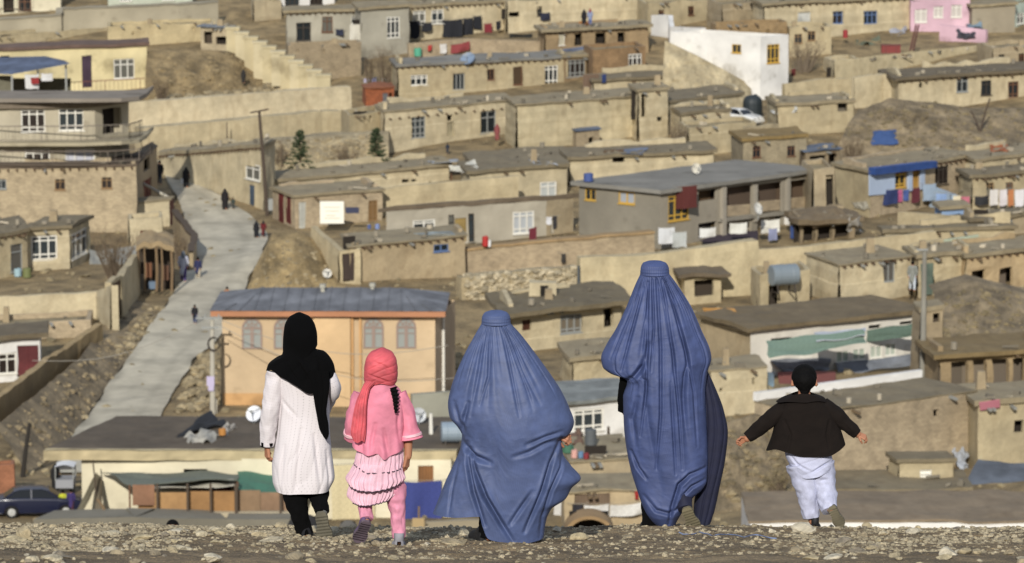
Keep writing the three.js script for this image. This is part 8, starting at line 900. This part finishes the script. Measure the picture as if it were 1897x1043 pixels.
// ---------------------------------------------------------------- people farther off
function walker(label, x, yf, yt, o = {}) {
  const A = o.at ? atZ(x, yf, o.at) : hit(x, yf); A.y += o.lift ?? 0.12; const H = (yf - yt) * (-A.z) / FPX, t = thing('person', label, 'person', A, o.group), s = H / 1.7, ph = o.step ?? 0.12, W = (X, Y, Z) => V(A.x + X * s, A.y + Y * s, A.z + Z * s), b = (a, r, c, q) => bone(a, r * s, c, q * s), ya = o.yaw ?? 0, rot = (X, Z) => [X * Math.cos(ya) + Z * Math.sin(ya), Z * Math.cos(ya) - X * Math.sin(ya)], Q = (X, Y, Z) => { const [u, v] = rot(X, Z); return W(u, Y, v); };
  const bn = [b(Q(0, 1.58, -.01), .095, Q(0, 1.62, 0), .1), b(Q(0, 1.54, -.05), .06, Q(0, 1.5, -.05), .055), b(Q(0, 1.4, 0), .055, Q(0, 1.5, 0), .055), b(Q(0, 1.3, 0), .13, Q(0, .95, 0), .12), b(Q(-.13, 1.36, 0), .08, Q(.13, 1.36, 0), .08)]; for (const c of [-1, 1]) bn.push(b(Q(c * .19, 1.36, 0), .06, Q(c * .24, 1.08, .02 * c), .048), b(Q(c * .24, 1.08, .02 * c), .046, Q(c * .22, .84, -.06), .036), b(Q(c * .22, .84, -.06), .034, Q(c * .21, .74, -.08), .03), b(Q(c * .09, .92, 0), .09, Q(c * .1, .5, c * ph), .06), b(Q(c * .1, .5, c * ph), .06, Q(c * .1, .08, c * ph * 1.6), .042), b(Q(c * .1, .05, c * ph * 1.6), .045, Q(c * .1, .04, c * ph * 1.6 - .14), .04)); bn.push(b(Q(0, 1.58, -.1), .02, Q(0, 1.55, -.115), .018));
  const mk = (bones, cell, name, m, kk = .05) => { const g = boneMesh(bones, cell * s, kk * s); g.translate(-A.x, -A.y, -A.z); return put(new THREE.Mesh(g, m), name, t); };
  mk(bn, .026, 'body', skin); const cm = (h) => clothMat(h, .9, { sheen: .1 });
  if (o.veil) mk([b(Q(0, 1.6, 0), .125, Q(0, 1.56, 0), .13), b(Q(0, 1.46, 0), .12, Q(0, 1.36, 0), .17), b(Q(-.15, 1.32, 0), .12, Q(.15, 1.32, 0), .12), b(Q(0, 1.3, 0), .2, Q(0, .8, 0), .24), b(Q(-.2, 1.2, 0), .09, Q(-.24, .85, -.06), .1), b(Q(.2, 1.2, 0), .09, Q(.24, .85, -.06), .1), b(Q(0, .8, 0), .24, Q(0, .2, 0), .25)], .032, 'veil', cm(o.veil), .1);
  else { const sk = o.skirt ?? .62; mk([b(Q(0, 1.33, 0), .15, Q(0, 1.0, 0), .15), b(Q(-.15, 1.36, 0), .09, Q(.15, 1.36, 0), .09), b(Q(0, 1.0, 0), .16, Q(0, sk, 0), o.flare ?? .19), ...[-1, 1].flatMap((c) => [b(Q(c * .2, 1.35, 0), .075, Q(c * .25, 1.08, .02 * c), .065), b(Q(c * .25, 1.08, .02 * c), .062, Q(c * .225, .87, -.055), .05)])], .026, 'shirt', cm(o.shirt ?? 0x333333)); mk([-1, 1].flatMap((c) => [b(Q(c * .09, .9, 0), .105, Q(c * .1, .5, c * ph), .085), b(Q(c * .1, .5, c * ph), .085, Q(c * .1, .12, c * ph * 1.5), .065)]), .026, 'trousers', cm(o.trousers ?? 0x444444), .03); mk([b(Q(0, 1.61, .012), .112, Q(0, 1.64, .01), .1)], .022, o.scarf ? 'headscarf' : 'hair', o.scarf ? cm(o.scarf) : hairM); if (o.scarf) mk([b(Q(0, 1.6, .02), .115, Q(0, 1.4, .04), .13)], .026, 'headscarf', cm(o.scarf)); }
  if (o.bag) { const m = new MB(); const P = Q(-.34, .55, 0); m.box(P, V(.11 * s, 0, 0), V(0, .2 * s, 0), V(0, 0, .08 * s)); m.bar(P.clone().add(V(0, .2 * s, 0)), Q(-.24, .76, -.06), .02); m.build('bag', mat(o.bag, 'cloth'), t); }
  return t;
}
walker('black veiled figure with a white bag at the top of the lane', 345, 350, 312, { veil: 0x131316, bag: 0xd8d8d8 }); walker('black veiled figure with a purple band beside a small child on the lane', 417, 391, 352, { veil: 0x1a1519 }); walker('small child in dark green beside the black veiled figure on the lane', 432, 390, 368, { shirt: 0x3c4640, trousers: 0x2e332f }); walker('dark figure at the lane edge, left of the one in red', 475, 443, 412, { veil: 0x15161c }); walker('dark figure with a red top at the lane edge', 488, 442, 411, { shirt: 0x6a1f22, trousers: 0x1c1a1e, skirt: .35, scarf: 0x1c1a1e }); walker('dark clad man with a white cap at the wall corner where the lane bends', 296, 344, 300, { shirt: 0x1d1d22, trousers: 0x4c5158 }); walker('woman in white and purple at the left edge of the lane', 340, 525, 468, { shirt: 0xb9bccb, trousers: 0x4a3a78, skirt: .5, scarf: 0x6f7780 }); walker('man in a navy shirt and pale trousers walking on the lane', 367, 522, 479, { shirt: 0x2d3157, trousers: 0xb5aa96, step: .2 }); walker('figure in orange cloth on the lane behind the grey tin roof', 421, 572, 534, { shirt: 0xae7443, trousers: 0x8a5a36, skirt: .3 }); walker('man in black on the lane above the white pole', 361, 603, 567, { shirt: 0x1b1b20, trousers: 0x33406a });
walker('small dark figure standing on the eroded bank, upper left', 451, 156, 131, { at: 371, veil: 0x2c2a28 }); walker('figure in dark blue by the low wall above the tin sheet, centre', 829, 288, 267, { shirt: 0x2c3440, trousers: 0x2c3440 }); walker('woman in faded red by the beam hole house', 921, 262, 232, { at: 342, veil: 0x8a4b4a }); walker('black clad figure sitting high on the flat roof, top centre', 1082, 48, 20, { at: 385, veil: 0x18161c }); walker('figure in a red scarf on the flat roof, top centre', 1093, 48, 19, { at: 385, shirt: 0x8f9bb8, trousers: 0x4b67a6, scarf: 0x8c1f2e }); walker('man in pale clothes and dark vest by the green metal door', 1690, 542, 486, { at: 271, shirt: 0x8b8d86, trousers: 0xc7cfd6 });
walker('child in a yellow shirt and blue shorts by the dark car', 117, 958, 910, { shirt: 0xc4c83a, trousers: 0x2b4fae, lift: .1 }); walker('child in purple right of the child in yellow', 132, 958, 908, { shirt: 0x3d3168, trousers: 0x4b2a3a, lift: .1 }); walker('black clad figure standing behind the white cart', 103, 912, 862, { veil: 0x1a1a1a });
{ const g = walker('man climbing the slope, only his dark head and shoulders above the ridge', 322, 1166, 958, { at: 62, lift: 0, shirt: 0x1c2024, trousers: 0x2a2a2a, yaw: Math.PI }); }
// ---------------------------------------------------------------- vehicles
function sedan(label, P, yaw, hex, name = 'parked_car') {
  const t = thing(name, label, 'car', P), f = V(Math.cos(yaw), 0, -Math.sin(yaw)), s = V(f.z, 0, -f.x), U = V(0, 1, 0), Q = (a, y, c) => P.clone().addScaledVector(f, a).addScaledVector(U, y).addScaledVector(s, c), paint = mat(hex, 'plain', .25), hw = .84;
  const top = curve([[-2.2, .72], [-2.15, .9], [-1.9, .97], [-1.2, 1.0], [1.0, .95], [1.7, .86], [2.1, .74], [2.2, .6]]), bot = (a) => { for (const w of [-1.32, 1.32]) { const d = Math.abs(a - w); if (d < .37) return .26 + Math.sqrt(Math.max(0, .37 * .37 - d * d)) * .98; } return .24; }, m = new MB(), N = 88;
  const sec = (a, v) => { const e = 1 - .12 * Math.pow(Math.abs(a) / 2.2, 4), y0 = bot(a), y1 = top(a), q = [[y0, .96], [y0 + (y1 - y0) * .45, 1], [y1 - .06, .97], [y1, .86], [y1 + .015, 0]], i = Math.min(3, Math.floor(v * 4)), u = v * 4 - i; return [lerp(q[i][0], q[i + 1][0], u), lerp(q[i][1], q[i + 1][1], u) * hw * e]; };
  for (const c of [-1, 1]) m.grid(N, 12, (u, v) => { const a = lerp(-2.2, 2.2, u), [y, w] = sec(a, v); return Q(a, y, w * c); }); for (const a of [-2.2, 2.2]) m.grid(8, 6, (u, v) => { const [y, w] = sec(a, v); return Q(a, y, lerp(-w, w, u)); }); m.grid(20, 1, (u, v) => Q(lerp(-2.2, 2.2, u), .25, v ? .8 : -.8)); m.build('body', paint, t, { smooth: true });
  const g = new MB(), ro = curve([[-1.75, .96], [-1.2, 1.3], [-.7, 1.4], [.1, 1.4], [.5, 1.3], [1.1, .94]]), r = new MB(); for (const c of [-1, 1]) g.grid(40, 4, (u, v) => { const a = lerp(-1.74, 1.08, u), y = lerp(.93, ro(a) - .05, v); return Q(a, y, c * lerp(.76, .6, clamp((y - .93) / .45, 0, 1))); }); g.grid(6, 6, (u, v) => Q(lerp(.5, 1.1, v), ro(lerp(.5, 1.1, v)) - .01, lerp(-.62, .62, u))); g.grid(6, 6, (u, v) => Q(lerp(-1.75, -1.2, v), ro(lerp(-1.75, -1.2, v)) - .01, lerp(-.62, .62, u))); g.build('windows', mat(0x14171b, 'glass', .1), t);
  r.grid(24, 8, (u, v) => { const a = lerp(-1.22, .52, u); return Q(a, ro(a) + .015 - .04 * (v * 2 - 1) ** 2, lerp(-.62, .62, v)); }); for (const c of [-1, 1]) for (const a of [-1.2, -.35, .48]) r.bar(Q(a + (a > 0 ? .5 : a < -1 ? -.45 : 0), .94, c * .765), Q(a, ro(a) - .02, c * .61), .07); r.build('roof', paint, t, { smooth: false });
  for (const a of [-1.32, 1.32]) for (const c of [-1, 1]) { const o = Q(a, .31, c * .74), w = new MB(), prof = [[0, .1], [.19, .1], [.2, .07], [.3, .1], [.315, .06], [.315, -.06], [.3, -.1], [0, -.1]]; w.grid(24, prof.length - 1, (u, v) => { const i = Math.round(v * (prof.length - 1)), an = u * 6.2832; return o.clone().addScaledVector(f, Math.cos(an) * prof[i][0]).addScaledVector(U, Math.sin(an) * prof[i][0]).addScaledVector(s, prof[i][1] * c); }); const tyre = under(w.build('wheel', mat(0x1b1a19, 'plain', .9), t), t), h = new MB(); h.grid(16, 2, (u, v) => { const an = u * 6.2832, R = v * .19; return o.clone().addScaledVector(f, Math.cos(an) * R).addScaledVector(U, Math.sin(an) * R).addScaledVector(s, c * (.115 + .01 * (1 - v))); }); for (let i = 0; i < 5; i++) h.bar(o.clone().addScaledVector(s, c * .125), o.clone().addScaledVector(s, c * .12).addScaledVector(f, Math.cos(i * 1.257) * .17).addScaledVector(U, Math.sin(i * 1.257) * .17), .04); h.build('rim', mat(0xb0b0ac, 'plain', .4), tyre); }
  const tl = new MB(); for (const c of [-1, 1]) tl.box(Q(-2.19, .8, c * .62), f.clone().multiplyScalar(.03), V(0, .08, 0), s.clone().multiplyScalar(.16)); tl.build('tail_light', mat(0x8c1a18, 'plain', .3), t); const hl = new MB(); for (const c of [-1, 1]) hl.box(Q(2.17, .64, c * .6), f.clone().multiplyScalar(.03), V(0, .07, 0), s.clone().multiplyScalar(.17)); hl.build('headlight', mat(0xd0d0cc, 'glass', .2), t); const bp = new MB(); for (const a of [-2.23, 2.23]) bp.box(Q(a, .42, 0), f.clone().multiplyScalar(.05), V(0, .09, 0), s.clone().multiplyScalar(.78)); bp.build('bumper', mat(hex, 'plain', .4), t); return t;
}
{ const P = hit(72, 955); P.y += .05; sedan('dark blue sedan parked at the lower left edge', P, .12, 0x1d2136); const Q = hit(1368, 232); Q.y += .1; sedan('small white car parked left of the dark domed tank', Q, -.7, 0xd9d9d6); }
{ const P = hit(122, 912), t = thing('cart', 'small white roofed cart beside the dark car', 'cart', P), q = (x, y, z) => P.clone().add(V(x, y, z)), m = new MB(); m.box(q(0, .55, 0), V(.45, 0, 0), V(0, .22, 0), V(0, 0, .6)); m.build('body', mat(0x8d8f94, 'plain', .5), t); const r = new MB(); r.grid(10, 8, (u, v) => q(lerp(-.5, .5, u), 1.42 + .12 * Math.sin(u * 3.14), lerp(.65, -.65, v))); r.grid(10, 1, (u, v) => q(lerp(-.5, .5, u), lerp(1.1, 1.42, v) + .12 * Math.sin(u * 3.14) * v, -.4)); r.build('canopy', mat(0xdedede, 'plain', .6), t); const p = new MB(); for (const [x, z] of [[-.45, .6], [.45, .6], [-.45, -.6], [.45, -.6]]) p.bar(q(x, .7, z), q(x, 1.42, z), .05); p.build('post', FR.grey, t); for (const [x, z] of [[-.42, .3], [.42, .3], [0, -.75]]) { const w = new MB(); w.tube([q(x - .05, .25, z), q(x + .05, .25, z)], .25, 14); w.build('wheel', mat(0x1c1b1a, 'plain', .9), t); } }
renderer.render(scene, camera);
